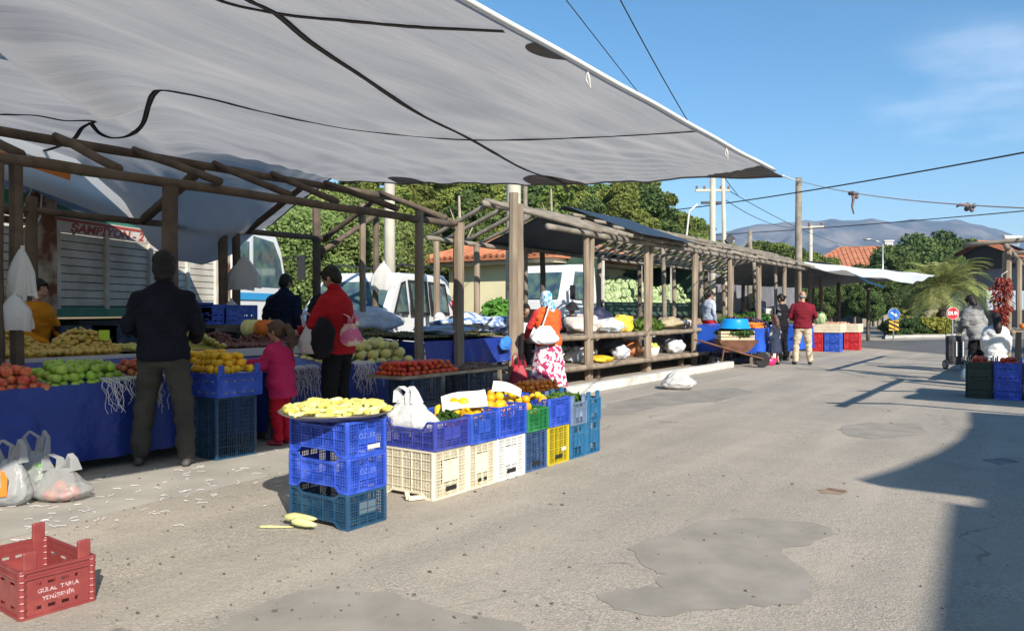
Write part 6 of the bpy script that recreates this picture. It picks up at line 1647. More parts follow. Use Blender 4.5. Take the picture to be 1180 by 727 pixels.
# tomato tray and its crates
tx, ty = -5.75, 6.35
for i,(x,y,z,lb) in enumerate(((-5.82,6.45,0,'navy crate on the ground under the near end of the tomato tray'),(-5.84,6.47,.285,'navy crate directly under the near end of the tomato tray'),(-5.85,7.45,0,'navy crate on the ground under the far end of the tomato tray'),(-5.86,7.47,.285,'navy crate directly under the far end of the tomato tray'))):
    crate('plastic_crate', lb, 'plain', .36, .50, .28, M_navy, (x,y,z))
tt = thing('tomato_tray', 'long low tray of tomatoes resting on navy crates', 'tray', (-5.85,6.95,.57)); g = MB(); g.bb(-.26,.26,-.95,.95,0,.012); g.bb(-.26,-.25,-.95,.95,.012,.035); g.bb(.25,.26,-.95,.95,.012,.035); g.bb(-.25,.25,-.95,-.94,.012,.035); g.bb(-.25,.25,.94,.95,.012,.035); g.build('board', board, tt)
to = [proto('round','tomato','red orange tomato heaped on the long low tray','tomato',.032,F_tomato,'tomatoes on the long tray',1)]
heap(to, mound(-6.08,-5.61,6.05,7.0,.583,.033,3))
lump('dates', 'dark brown dried fruit at the far end of the tomato tray', -6.08, -5.62, 7.05, 7.88, .583, .05, fr_mat('brown_date',(.10,.05,.03),(.16,.09,.05)), None, 350, .016, 9, 'dried fruit', 2)
# mandarins by the woman in orange
cD = crate('plastic_crate', 'low navy crate heaped with mandarins beside the flowered skirt', 'plain', .5, .8, .24, M_navy, (-5.75,8.75,0))
mn = [proto('round','mandarin','deep orange mandarin heaped in the low navy crate','mandarin',.032,F_mand,'mandarins in the navy crate',1)]
heap(mn, mound(-5.98,-5.52,8.37,9.13,.20,.034,3))
# third table: blue cloth between the posts
cloth_table('small blue clothed table between the dark post and the tall double post', -8.6, XF-.02, 8.06, 10.1, .86, .92, .36, legs=True)
lump('olives', 'low brownish heap of olives on the small blue clothed table', -8.4, -7.2, 8.1, 9.9, .90, .07, F_straw, None, 900, .02, 12, 'olives', 3)
lump('olives', 'brownish green heap left of the dark free standing post', -8.5, -7.5, 6.9, 8.0, .93, .10, F_straw, None, 500, .022, 13, 'olives', 2)
# bundled patterned cloth on the table
def bundle(name, label, loc, r, m, seed, cat='bundle', nz=.35, nf=1.8, group=None, rz=0):
    g = MB(); g.ell((0,0,r[2]*.85), r, 22, 14, nz=nz, nf=nf, seed=seed)
    g.v = [(x,y,max(0,z)) for x,y,z in g.v]
    return tag(g.build(name, m, loc=loc, smooth=True, rz=rz), label, cat, group)
cl_bw = mat('blue_white_cloth', (.66,.70,.76), .8, (.10,.20,.42), 9, .6, 14, contrast=(.46,.54), bdist=.03); cl_b = mat('pale_blue_cloth', (.20,.32,.52), .8, (.45,.55,.70), 7, .6, 14, bdist=.03)
bundle('cloth_bundle', 'crumpled blue and white patterned cloth piled on the blue clothed table', LX(548,384,-7.75), (.62,.55,.16), cl_bw, 2, nz=.5, rz=R(60)); bundle('cloth_bundle', 'flat pale blue cloth lying left of the patterned pile', LX(508,385,-7.5), (.45,.35,.07), cl_b, 3, nz=.5)
bundle('cloth_bundle', 'blue plastic sheet end bunched at the corner of the clothed table', LX(583,403,-7.03), (.04,.15,.11), mat('bright_blue_sheet',(.03,.18,.62),.3,(.06,.25,.7),4,.6,10), 4, nz=.4)
bundle('cloth_bundle', 'white sacks heaped on the bench under the hanging bag', LX(428,384,-9.0), (.35,.5,.22), mat('white_sack',(.66,.66,.66),.8,(.45,.45,.47),6,.7,10), 5, nz=.5)
# blue crates at the back of the near stall
for i,(px,py,lb) in enumerate(((232,374,'blue crate behind the dark head, at the back of the near stall'),(268,374,'blue crate behind the thin hanging white bags'),(215,372,'blue crate partly hidden by the man in black'))):
    p = LX(px,py,-9.35); crate('plastic_crate', lb, 'solid', .36, .56, .27, M_royal if i!=1 else M_blue, (p.x,p.y,p.z))
for i,(px,py,lb) in enumerate(((95,384,'navy crate behind the golden grapes, near the mustard sweater'),(128,384,'navy crate behind the golden grapes, below the lorry'))):
    p = LX(px,py,-9.2); crate('plastic_crate', lb, 'solid', .36, .66, .26, M_navy, (p.x,p.y,.86))
    crate('plastic_crate', lb.replace('navy crate','lower navy crate'), 'solid', .36, .66, .26, M_navy, (p.x,p.y,.595))
t = thing('trestle', 'dark trestle at the back of the near stall carrying crates', 'trestle', (-9.3,5.9,0)); g = MB(); g.bb(-.25,.3,-1.4,1.2,.55,.59); g.build('top', wood_dark, t)
for y in (-1.3,1.1): g = MB(); g.bb(-.2,.25,y-.03,y+.03,0,.55); g.build('leg', wood_dark, t)
for o in bpy.data.objects:
    if o.type == 'EMPTY' and o.get('category') == 'crate' and abs(o.location.x+9.35) < .01: o.location.z = .86 if False else o.location.z
t2 = thing('rear_shelf', 'dark rear shelf under the blue crates at the back of the near stall', 'shelf', (-9.35,6.0,0)); zsh = LX(232,374,-9.35).z
g = MB(); g.bb(-.2,.24,-1.6,1.0,zsh-.04,zsh-.004); g.build('top', wood_dark, t2)
for y in (-1.5,-.3,.9): g = MB(); g.bb(-.15,.2,y-.03,y+.03,0,zsh-.04); g.build('leg', wood_dark, t2)
# hanging white bags on the posts
def hang(label, px, py0, py1, x, w_, seed, dx=.10):
    top = LX(px,py0,x); bot = LX(px,py1,x); h = top.z-bot.z; t = thing('hanging_bag', label, 'bag', (top.x+dx,top.y,top.z), R(35+((seed*37)%30-15)))
    for lay in range(3):
        g = MB(); N_ = 28; K = 14; vs = []; tilt_ = (-.25,.05,.3)[lay]*(1 if seed%2 else .6); hh = h*(1,.86,.93)[lay]; wl_ = w_*(1,.85,.8)[lay]
        for j in range(K+1):
            v = j/K; s_ = .10+.90*min(1,v*1.9)**.75
            for i in range(N_):
                a = 2*PI*i/N_; ca = math.cos(a); k = 1+.10*noise.noise(Vector((ca*3,math.sin(a)*3,v*4+seed*4+lay)))
                x_ = wl_/2*(abs(ca)**.6*(1 if ca>0 else -1))*s_*k; z_ = -hh*v-(.05*hh*ca*ca*(1 if v>.8 else 0))+.03*hh*noise.noise(Vector((ca*4,seed,lay)))*v
                vs.append((x_-z_*tilt_*.5, (lay-1)*.02-.01*lay+(.012+.02*math.sin(v*3))*math.sin(a)+.012*math.sin(ca*9+seed+v*3)*v, z_))
        g.add(vs, [(j*N_+i,(j+1)*N_+i,(j+1)*N_+(i+1)%N_,j*N_+(i+1)%N_) for j in range(K) for i in range(N_)]); g.build('film', bagw, t, smooth=True)
    g = MB(); g.path([(0,0,.03),(0,0,-h*.08)], .016, 6); g.build('knot', rope_m, t)
hang('white bags tied to the far left post, upper bunch', 20, 288, 345, XF, .20, 1); hang('white bags tied to the far left post, lower wide bunch', 12, 340, 380, XF, .30, 2)
hang('bunch of white bags tied high on the double post, tilted', 277, 296, 334, XB, .40, 3); hang('flat white bag hanging lower on the double post', 262, 346, 382, XB, .36, 4)
hang('white bag hanging on the post right of the red jacketed man', 437, 303, 334, -8.9, .33, 5); hang('small white bag hanging lower beside the thin dark post', 434, 360, 388, -8.9, .30, 6)
# ------------------------------------------------------------------ people
skin = mat('skin', (.42,.23,.15), .5, (.36,.19,.12), 12, .1, 60); skin2 = mat('skin_tan', (.34,.18,.11), .5, (.29,.15,.09), 12)
hair_b = mat('black_hair', (.012,.010,.009), .5, (.02,.015,.012), 40, .5, 60, spec=.25, stretch=(1,1,.2)); hair_br = mat('brown_hair', (.05,.025,.012), .5, (.09,.045,.02), 40, .5, 60, stretch=(1,1,.2)); hair_g = mat('grey_hair', (.25,.24,.23), .6)
eye_w = mat('eye_white', (.6,.58,.55), .3); eye_d = mat('eye_dark', (.01,.008,.006), .2); lipm = mat('lips', (.30,.10,.08), .5)
def cloth(name, a, b=None, sc_=7, bump=.9, bs=9, rough=.85, sheen=.02): return mat(name, a, rough, b or tuple(v*.75 for v in a), sc_, bump, bs, spec=.15, bdist=.04, contrast=(.4,.7))
def person(label, loc, rz, H=1.75, lean=0, head=(0,0), elbL=None, wrL=None, elbR=None, wrR=None, sit=False, stance=.1, step=0, build_=1.0, headk=1.0,
           top=None, bottom=None, shoes=None, hair='short', hairm=None, sk=None, top_len=.88, puff=0., skirt=False, sleeves=True, collar=False, vest=None, voxel=.0105, hood=None, fem=False, group=None, socks=None, slv=None):
    t = thing('person', label, 'person', loc, rz, group); k = H/1.75; sk = sk or skin
    def T(p):
        p = Vector(p); p.z -= .93
        p = Matrix.Rotation(-R(lean), 3, 'X') @ p; p.z += .93; return p
    S = lambda p: Vector(p)*k
    sw = (.165 if fem else .185)*build_
    sw *= .93; shL, shR = T((-sw,0,1.365)), T((sw,0,1.365))
    elbL = T(elbL) if elbL else T((-sw-.06,-.03,1.13)); wrL = T(wrL) if wrL else T((-sw-.05,.05,.88))
    elbR = T(elbR) if elbR else T((sw+.06,-.03,1.13)); wrR = T(wrR) if wrR else T((sw+.05,.05,.88))
    hz = .90
    if sit: hipz = .48; dz = hipz-hz; off = Vector((0,0,dz))
    else: off = Vector((0,0,0))
    hpL, hpR = Vector((-.085,0,hz)), Vector((.085,0,hz))
    if sit: knL, knR = Vector((-.12,.42,.92)), Vector((.12,.42,.92)); anL, anR = Vector((-.12,.40,.50)), Vector((.12,.40,.50))
    else: knL, knR = Vector((-.09-stance*.35,.03+step*.5,.49)), Vector((.09+stance*.35,.03-step*.5,.49)); anL, anR = Vector((-.085-stance*.6,-.02+step,.085)), Vector((.085+stance*.6,-.02-step,.085))
    up = lambda p: (Vector(p)+off)*k
    P = {n: up(v) for n,v in dict(shL=shL,shR=shR,eL=elbL,eR=elbR,wL=wrL,wR=wrR,hL=hpL,hR=hpR,kL=knL,kR=knR,aL=anL,aR=anR).items()}
    nb = up(T((0,-.01,1.45))); hc = up(T((0,.02,1.45)))+Vector((0,.012,.165*headk))*k
    Rh = Matrix.Rotation(R(head[1]),3,'Z') @ Matrix.Rotation(-R(lean*.5+head[0]),3,'X'); Kh = k*headk
    hp = lambda x,y,z: hc + Rh @ (Vector((x,y,z))*Kh)
    def ellh(g, c, r, m=0, nu=16, nv=11): g.ell(hp(*c), tuple(v*Kh for v in r), nu, nv, m, rot=Rh)
    def torso(g, s, z0, z1=1.46, ex=0):
        rings = [(.82,.155,.105),(.90,.172,.12),(.97,.160,.112),(1.06,.142 if fem else .152,.10),(1.18,.155 if fem else .168,.115),(1.30,.172 if fem else .188,.122),(1.38,.165 if fem else .180,.110),(1.43,.12,.085),(1.47,.062,.058)]
        out = []
        zs = [z0]+[r[0] for r in rings if r[0] > z0+.02 and r[0] < z1]+[z1]
        vs = []
        N_ = 22
        for z in zs:
            rx = float(np.interp(z,[r[0] for r in rings],[r[1] for r in rings]))*build_*s+ex; ry = float(np.interp(z,[r[0] for r in rings],[r[2] for r in rings]))*build_*s+ex
            if z < .82: rx += (.82-z)*.12; ry += (.82-z)*.12
            for i in range(N_):
                a = 2*PI*i/N_; vs.append(up(T((rx*math.cos(a), ry*math.sin(a), z))))
        fs = [(j*N_+i, j*N_+(i+1)%N_, (j+1)*N_+(i+1)%N_, (j+1)*N_+i) for j in range(len(zs)-1) for i in range(N_)]+[tuple(range(N_))[::-1], tuple(range((len(zs)-1)*N_, len(zs)*N_))]
        g.add(vs, fs)
    # body, one continuous surface
    g = MB(); torso(g, .86, .84)
    g.cap(nb-Vector((0,0,.03*k)), hp(0,-.012,-.06), .052*k, .048*Kh)
    ellh(g,(0,-.012,.025),(.073,.090,.088)); ellh(g,(0,.018,-.03),(.060,.070,.088)); ellh(g,(0,.042,-.082),(.040,.042,.032)); ellh(g,(0,.090,-.022),(.011,.017,.024)); ellh(g,(0,.100,-.036),(.015,.012,.010))
    for s_ in (-1,1): ellh(g,(s_*.073,-.002,-.022),(.008,.018,.030)); ellh(g,(s_*.028,.078,.012),(.024,.012,.007)); ellh(g,(s_*.032,.065,-.04),(.022,.02,.02))
    for a,b,c in (('shL','eL','wL'),('shR','eR','wR')):
        g.cap(P[a],P[b],.046*k,.036*k); g.cap(P[b],P[c],.036*k,.025*k)
        w_ = P[c]; d = (P[c]-P[b]).normalized(); sgn = -1 if a == 'shL' else 1
        side = d.cross(Vector((0,1,0))); side = side.normalized() if side.length > .2 else Vector((1,0,0)); nrm = side.cross(d).normalized()
        g.ell(w_+d*.045*k, (.036*k,.017*k,.048*k), 12, 8, rot=Matrix((side,nrm,d)).transposed())
        for i,(o_,L_) in enumerate(((-.027,.060),(-.009,.070),(.009,.066),(.027,.052))):
            b0 = w_+d*.075*k+side*o_*k; b1 = b0+(d*.75+nrm*.28).normalized()*L_*.5*k; b2 = b1+(d*.45+nrm*.75).normalized()*L_*.5*k
            g.cap(b0,b1,.0095*k,.0088*k,7); g.cap(b1,b2,.0088*k,.0075*k,7)
        b0 = w_+d*.03*k+side*.03*k; b1 = b0+(side*.7+d*.5+nrm*.4).normalized()*.035*k; b2 = b1+(side*.2+d*.8+nrm*.4).normalized()*.028*k; g.cap(b0,b1,.012*k,.010*k,7); g.cap(b1,b2,.010*k,.008*k,7)
    for a,b,c,s_ in (('hL','kL','aL',-1),('hR','kR','aR',1)):
        g.cap(P[a],P[b],.078*k,.052*k); g.cap(P[b],P[c],.052*k,.034*k); g.cap(P[c]-Vector((0,0,.03*k)),P[c]+Vector((s_*.02,.12,-.05))*k,.034*k,.026*k)
    remesh(g,'body',sk,t,voxel*.9,2)
    for s_ in (-1,1):
        g = MB(); ellh(g,(s_*.028,.083,-.004),(.0125,.007,.0075),0,10,7); e = g.build('eye', eye_w, t, smooth=True); g = MB(); ellh(g,(s_*.028,.0885,-.004),(.006,.003,.006),0,8,6); g.build('iris', eye_d, e, smooth=True)
    g = MB(); ellh(g,(0,.088,-.064),(.022,.007,.0055),0,10,6); g.build('mouth', lipm, t, smooth=True)
    # hair or headwear
    hm = hairm or hair_b; g = MB()
    if hair in ('short','pony','long','bun'):
        ellh(g,(0,-.022,.038),(.080,.092,.088)); ellh(g,(0,-.045,-.015),(.078,.062,.085)); ellh(g,(0,.05,.078),(.055,.04,.022))
        for s_ in (-1,1): ellh(g,(s_*.062,.02,.02),(.016,.045,.045))
        if hair == 'pony':
            g.path([hp(0,-.09,.03),hp(0,-.15,.02),hp(0,-.18,-.06),hp(0,-.17,-.18),hp(0,-.14,-.28)],[.03*Kh,.045*Kh,.05*Kh,.04*Kh,.012*Kh],10)
        if hair == 'long': g.path([hp(0,-.06,.0),hp(0,-.09,-.10),hp(0,-.10,-.22),hp(0,-.09,-.33)],[.075*Kh,.08*Kh,.075*Kh,.04*Kh],12)
        if hair == 'bun': ellh(g,(0,-.13,.0),(.04,.035,.04))
        remesh(g,'hair',hm,t,.008*max(1,voxel/.0095),2,nz=.006,nf=40)
    elif hair == 'shaggy':
        ellh(g,(0,-.022,.040),(.090,.100,.095)); ellh(g,(0,-.045,-.02),(.088,.070,.105)); ellh(g,(0,-.05,-.10),(.070,.055,.05)); ellh(g,(0,.05,.078),(.06,.045,.026)); remesh(g,'hair',hm,t,.008,2,nz=.014,nf=45)
    elif hair == 'balding':
        ellh(g,(0,-.035,-.012),(.080,.068,.050)); 
        for s_ in (-1,1): ellh(g,(s_*.068,.0,-.005),(.014,.045,.035))
        remesh(g,'hair',hair_g,t,.008,2,nz=.003,nf=40)
    elif hair == 'scarf':
        ellh(g,(0,-.018,.030),(.094,.108,.102)); ellh(g,(0,-.035,-.05),(.092,.085,.10)); ellh(g,(0,-.04,-.15),(.10,.09,.06)); ellh(g,(0,.03,-.135),(.06,.06,.04)); g.path([hp(0,-.08,-.1),hp(0,-.13,-.2),hp(0,-.12,-.30)],[.07*Kh,.075*Kh,.02*Kh],10)
        for s_ in (-1,1): ellh(g,(s_*.075,.02,-.04),(.022,.05,.09))
        remesh(g,'headscarf',hm,t,.009,2,nz=.008,nf=18)
    elif hair == 'hat':
        ellh(g,(0,-.035,-.015),(.080,.068,.085)); remesh(g,'hair',hair_b,t,.01,1)
        g = MB(); g.lathe([(0,.13),(.07,.125),(.085,.10),(.09,.035),(.15,.03),(.155,.022),(.09,.02),(0,.02)],22); g.v = [tuple(hp(*v)) for v in g.v]; g.build('hat', mat('black_felt',(.01,.01,.012),.9), t, smooth=True)
    # clothes
    ex = .016+puff
    g = MB(); torso(g, 1.0, top_len, 1.47, ex)
    if collar: g.cap(nb-Vector((0,0,.01*k)), nb+Vector((0,.0,.045*k)), .072*k, .064*k)
    if hood: pass
    rU = (.056+puff*.7)*k*(.5+.5*build_); rE = (.050+puff*.9)*k; rW = (.040+puff*.6)*k
    def arms(g, dr=0):
        for a,b,c in (('shL','eL','wL'),('shR','eR','wR')):
            g.cap(nb-Vector((0,0,.035*k)),P[a]+Vector((0,0,.004*k)),.050*k+puff*.5,rU*.93); g.cap(P[a],P[b],rU+dr,rE+dr,12); g.cap(P[b],P[b].lerp(P[c],.93),rE+dr,rW+dr,12)
    if vest is None or slv is None: arms(g)
    remesh(g,'jacket' if puff or collar else 'top',top,t,voxel*1.35,2,nz=.026+puff*.35,nf=7)
    if slv is not None:
        g = MB(); arms(g,.002); remesh(g,'sleeve_top',slv,t,voxel*1.3,2,nz=.012,nf=9)
    if hood is not None:
        g = MB(); b_ = up(T((0,-.11,1.42))); g.ell(b_,(.13*k,.075*k,.07*k)); g.ell(b_+Vector((0,-.01,-.06))*k,(.10*k,.055*k,.08*k)); remesh(g,'hood',hood,t,voxel*1.3,2,nz=.008,nf=14)
    if skirt:
        g = MB(); zl = skirt if isinstance(skirt,float) else .12
        vs = []; N_ = 36; K_ = 12
        for j in range(K_+1):
            v = j/K_; z = 1.0+(zl-1.0)*v
            for i in range(N_):
                a = 2*PI*i/N_; f_ = 1+.07*v*math.sin(a*9+1.3)+.04*v*math.sin(a*5); rx = (.16+.10*v**.8)*f_*build_; ry = (.12+.10*v**.8)*f_*build_; vs.append(up((rx*math.cos(a), ry*math.sin(a), z)))
        g.add(vs,[(j*N_+i,(j+1)*N_+i,(j+1)*N_+(i+1)%N_,j*N_+(i+1)%N_) for j in range(K_) for i in range(N_)]+[tuple(range(N_)),tuple(range(K_*N_,(K_+1)*N_))[::-1]]); g.build('skirt', bottom, t, smooth=True)
    else:
        g = MB(); vs = []
        g.loft([(0,0,.80,.14*build_,.10*build_),(0,0,.87,.172*build_,.120*build_),(0,0,.96,.140*build_,.092*build_)]); g.v = [tuple(up(v)) for v in g.v]
        for a,b,c in (('hL','kL','aL'),('hR','kR','aR')):
            g.cap(P[a]*1.0,P[b],.098*k*build_,.076*k,14); g.cap(P[b],P[c].lerp(P[b],.06),.075*k,.066*k,14); 
        remesh(g,'trousers',bottom,t,voxel*1.35,2,nz=.028,nf=8)
    for c,s_ in (('aL',-1),('aR',1)):
        g = MB(); a = P[c]; g.ell(a+Vector((0,.0,-.03))*k,(.042*k,.055*k,.055*k)); g.ell(a+Vector((s_*.015,.10,-.045))*k,(.046*k,.095*k,.038*k)); g.ell(a+Vector((0,-.035,-.055))*k,(.038*k,.035*k,.028*k))
        o = remesh(g,'shoe',shoes or mat('dark_shoe',(.02,.018,.016),.6),t,.012,1)
        for v in o.data.vertices:
            zz = (P[c].z-.085*k)
            if v.co.z < zz+.002: v.co.z = zz+.002
    t['_P'] = 0; del t['_P']
    return t, P
c_navy = cloth('black_fleece', (.008,.009,.015), (.014,.015,.024), 5, .5, 14); c_olive = cloth('grey_olive_cargo', (.050,.048,.040), (.075,.070,.058), 4, .5, 12)
t, P = person('man from behind in a black fleece and grey cargo trousers at the apple table', (*G(188,536).xy,0), R(48), 1.80, lean=2, head=(14,8), elbL=(-.27,.02,1.13), wrL=(-.20,.30,1.06), elbR=(.27,.0,1.13), wrR=(.20,.28,1.02), stance=.17, step=.05, build_=1.04, top=c_navy, bottom=c_olive, hair='shaggy', collar=True, puff=.008, top_len=.86, shoes=mat('worn_trainers',(.03,.028,.026),.7,(.08,.075,.07),14))
# cargo pocket
t1_ = t
c_pink = cloth('pink_jacket', (.55,.03,.12), (.45,.02,.10), 6, .4, 14)
t, P = person('small girl in a pink jacket and red leggings reaching for the lemons', (*G(324,512).xy,0), R(112), 1.16, lean=6, headk=1.28, head=(8,0), elbL=(-.22,.16,1.18), wrL=(-.14,.42,1.22), elbR=(.22,.16,1.16), wrR=(.12,.42,1.14), stance=.04, build_=1.18, top=c_pink, bottom=cloth('red_leggings',(.50,.012,.03)), hair='pony', hairm=hair_br, puff=.034, top_len=.70, fem=True, hood=cloth('grey_fur',(.12,.10,.09),(.2,.17,.14),30,.8,50), shoes=mat('pink_shoe',(.35,.03,.06),.6))
c_redj = cloth('red_jacket', (.40,.012,.018), (.30,.01,.014), 5, .45, 14)
t, P = person('man in a red and black jacket looking down beside the girl, with a pink bag', (*W(389,357,7.95).xy,0), R(104), 1.77, lean=5, head=(26,6), elbL=(-.25,.10,1.14), wrL=(-.13,.33,1.10), elbR=(.26,.0,1.12), wrR=(.17,.22,1.02), stance=.03, top=c_redj, bottom=cloth('black_trousers',(.010,.010,.012)), hair='short', collar=True, puff=.010, build_=1.05, top_len=.84)
g = MB(); g.cap(Vector((-.05,.17,1.34)),Vector((-.05,.20,.95)),.12,.15); g.cap(Vector((.08,.16,1.36)),Vector((.10,.20,.98)),.08,.09); remesh(g,'black_front',cloth('black_down',(.012,.012,.014)),t,.01,3,nz=.012,nf=9)
base = Vector(t.location)
# bags with him
carrier('carrier_bag','white carrier bag held by the man in the red jacket',(*W(358,357,7.75).xy,.86),.24,.18,.42,bagw,R(30),7)
pnk = mat('pink_print_bag', (.62,.12,.26), .35, (.70,.60,.45), 11, .5, 14, contrast=(.5,.6)); carrier('patterned_bag','pink patterned plastic bag hanging at the hip of the man in red',(*W(402,357,7.85).xy,.93),.28,.12,.33,pnk,R(35),8,handles=True)
g = MB(); g.ell((0,0,0),(.14,.09,.20),18,12,nz=.25,nf=2.2); tag(g.build('folded_coat', cloth('dark_coat',(.014,.012,.015)), loc=(*W(372,357,7.6).xy,1.02), smooth=True), 'dark coat draped over the forearm of the man in red', 'coat')
g = MB(); 
c_nv = cloth('navy_jacket', (.008,.012,.035), (.014,.02,.05), 5)
person('man in a navy jacket and dark cap, seen from behind beyond the display bench', (*W(325,357,11.7).xy,0), R(15), 1.86, lean=6, head=(18,0), top=c_nv, bottom=cloth('jeans_dark',(.03,.04,.07)), hair='short', collar=True, puff=.012, build_=1.2, voxel=.012)
person('woman in a mustard sweater behind the golden grapes at far left', (*W(37,357,8.55).xy,0), R(-70), 1.66, lean=8, head=(10,0), elbR=(.25,.08,1.13), wrR=(.12,.33,1.03), elbL=(-.25,.08,1.13), wrL=(-.10,.33,1.05), top=cloth('mustard_knit',(.55,.22,.012),(.48,.18,.01),8,.4,60), bottom=cloth('black_trousers',(.010,.010,.012)), hair='bun', fem=True, build_=1.1, voxel=.011)
sc_w = cloth('white_scarf', (.62,.61,.58), (.5,.49,.5), 9); c_pnk2 = cloth('pale_pink_top', (.55,.28,.30), (.45,.22,.24))
person('seated woman in a white headscarf and pink top behind the clothed table', (*W(500,357,13.9).xy,.05), R(-60), 1.6, sit=True, lean=10, head=(10,20), top=c_pnk2, bottom=cloth('dark_skirt_cloth',(.06,.05,.06)), hair='scarf', hairm=sc_w, fem=True, voxel=.013)
person('dark haired person sitting right of the woman in the white headscarf', (*W(516,357,14.6).xy,-.02), R(-20), 1.6, sit=True, lean=8, head=(10,40), top=cloth('brown_coat',(.09,.05,.04)), bottom=cloth('dark_skirt_cloth',(.06,.05,.06)), hair='short', sk=skin2, voxel=.014)
# woman in the orange vest
c_or = cloth('orange_vest', (.80,.13,.03), (.70,.10,.025), 5); c_coral = cloth('coral_sleeve', (.62,.05,.05)); sc_b = mat('blue_floral_scarf', (.62,.68,.72), .8, (.05,.30,.48), 26, .3, 30, contrast=(.47,.53)); skm = mat('flowered_skirt', (.68,.60,.64), .8, (.40,.02,.10), 16, .3, 14, contrast=(.50,.54))
t, P = person('woman in an orange vest, blue patterned headscarf and flowered skirt at the long stall', (*W(632,357,11.9).xy,0), R(66), 1.60, lean=5, head=(10,0), elbL=(-.26,.14,1.16), wrL=(-.16,.44,1.0), elbR=(.24,.05,1.14), wrR=(.20,.22,.94), top=c_or, slv=c_coral, vest=True, bottom=skm, skirt=.14, hair='scarf', hairm=sc_b, fem=True, build_=1.22, puff=.012, top_len=.80, voxel=.0105)
wx = W(628,357,11.62); t = carrier('shoulder_bag','white shoulder bag hanging at the side of the woman in orange',(wx.x,wx.y,.78),.42,.12,.40,cloth('white_cotton',(.66,.66,.66),(.5,.52,.58),7),R(45),9,handles=False)
g = MB(); g.path([(-.06,0,.22),(.03,.03,.45),(.10,.05,.66)], .012, 6); g.build('strap', MATS['white_cotton'], t)
carrier('shopping_bag','red shopping bag standing under the shelf left of the flowered skirt',(*W(598,357,12.0).xy,.02),.34,.22,.62,mat('red_fabric',(.38,.015,.03),.6,(.30,.01,.03),7),R(35),10,cat='bag')
carrier('carrier_bag','white plump bag on the shelf in front of the woman in orange',(*LX(607,392,-7.3).xy,.83),.36,.26,.36,bagw,R(35),11,handles=False)
person('dark haired person seated behind the shelf, left of the orange vest', (*W(604,357,14.9).xy,.18), R(-120), 1.65, sit=True, lean=6, head=(14,0), top=cloth('black_top',(.012,.012,.014)), bottom=cloth('dark_skirt_cloth',(.06,.05,.06)), hair='short', sk=skin2, voxel=.014)
person('seated person in a black brimmed hat and dark clothes behind the long stall shelf', (*W(657,357,16.4).xy,.18), R(-130), 1.7, sit=True, lean=10, head=(20,0), top=cloth('charcoal_top',(.03,.03,.035)), bottom=cloth('dark_skirt_cloth',(.06,.05,.06)), hair='hat', sk=skin2, voxel=.014)
# woman with red trousers inside the stall
person('woman in a pale blue top and red trousers standing inside the long stall', (*W(817,357,21).xy,.2), R(-30), 1.64, head=(8,0), lean=2, top=cloth('pale_blue_top',(.50,.55,.62),(.12,.17,.28),3,.3,14), bottom=cloth('red_trousers',(.50,.02,.04)), hair='bun', fem=True, build_=1.15, voxel=.014)
# man in maroon with companions
pm = G(925,420); person('balding man in a maroon sweater and beige trousers standing on the road', (pm.x,pm.y,0), R(28), 1.77, stance=.14, elbL=(-.30,.02,1.13), wrL=(-.14,.20,1.05), elbR=(.30,.02,1.13), wrR=(.14,.20,1.05), top=cloth('maroon_sweater',(.17,.012,.022),(.13,.01,.018),5), bottom=cloth('beige_chinos',(.52,.44,.31),(.45,.37,.25),4), hair='balding', build_=1.18, top_len=.84, voxel=.012)
person('woman in black with dark tied hair, just left of the maroon sweater', (*W(902,357,19.9).xy,0), R(75), 1.72, head=(18,0), lean=3, top=cloth('black_top',(.012,.012,.014)), slv=cloth('grey_check',(.16,.17,.2)), bottom=cloth('black_trousers',(.010,.010,.012)), hair='bun', fem=True, voxel=.014)
person('girl with long brown hair, striped sleeves and a dark pinafore at the far table', (*W(893,357,18.5).xy,0), R(60), 1.16, headk=1.25, head=(5,0), top=cloth('dark_pinafore',(.035,.045,.075)), slv=mat('striped_sleeve',(.6,.6,.62),.8,(.15,.15,.2),60,contrast=(.48,.52),stretch=(.1,.1,1)), bottom=cloth('dark_pinafore',(.035,.045,.075)), skirt=.42, hair='long', hairm=hair_br, fem=True, voxel=.013)
person('dark haired person behind the greens at the far bays', (*W(872,357,26).xy,0), R(-150), 1.68, head=(20,0), lean=8, top=cloth('black_top',(.012,.012,.014)), bottom=cloth('black_trousers',(.010,.010,.012)), hair='shaggy', voxel=.016)
# right side shoppers
c_gr = cloth('grey_puffer', (.13,.13,.13), (.30,.30,.29), 5, .7, 10, rough=.5); c_wh = cloth('white_puffer', (.66,.65,.62), (.55,.54,.52), 5, .6, 9, rough=.6)
def puffer_rings(o): pass
t, P = person('shopper in a grey quilted jacket leaning over the shopping cart', (*W(1126,357,15.9).xy,0), R(60), 1.62, lean=14, head=(24,0), elbL=(-.27,.06,1.14), wrL=(-.18,.28,1.02), top=c_gr, bottom=cloth('black_trousers',(.010,.010,.012)), hair='shaggy', collar=True, puff=.035, top_len=.74, build_=1.1, hood=cloth('charcoal_hood',(.06,.06,.06)), voxel=.012)
t, P = person('child in a white hooded coat seen from behind at the right hand stall', (*W(1148,357,13.0).xy,0), R(18), 1.22, headk=1.22, lean=3, head=(16,0), top=c_wh, bottom=cloth('black_trousers',(.010,.010,.012)), hair='long', collar=True, puff=.05, top_len=.52, hood=c_wh, voxel=.011)

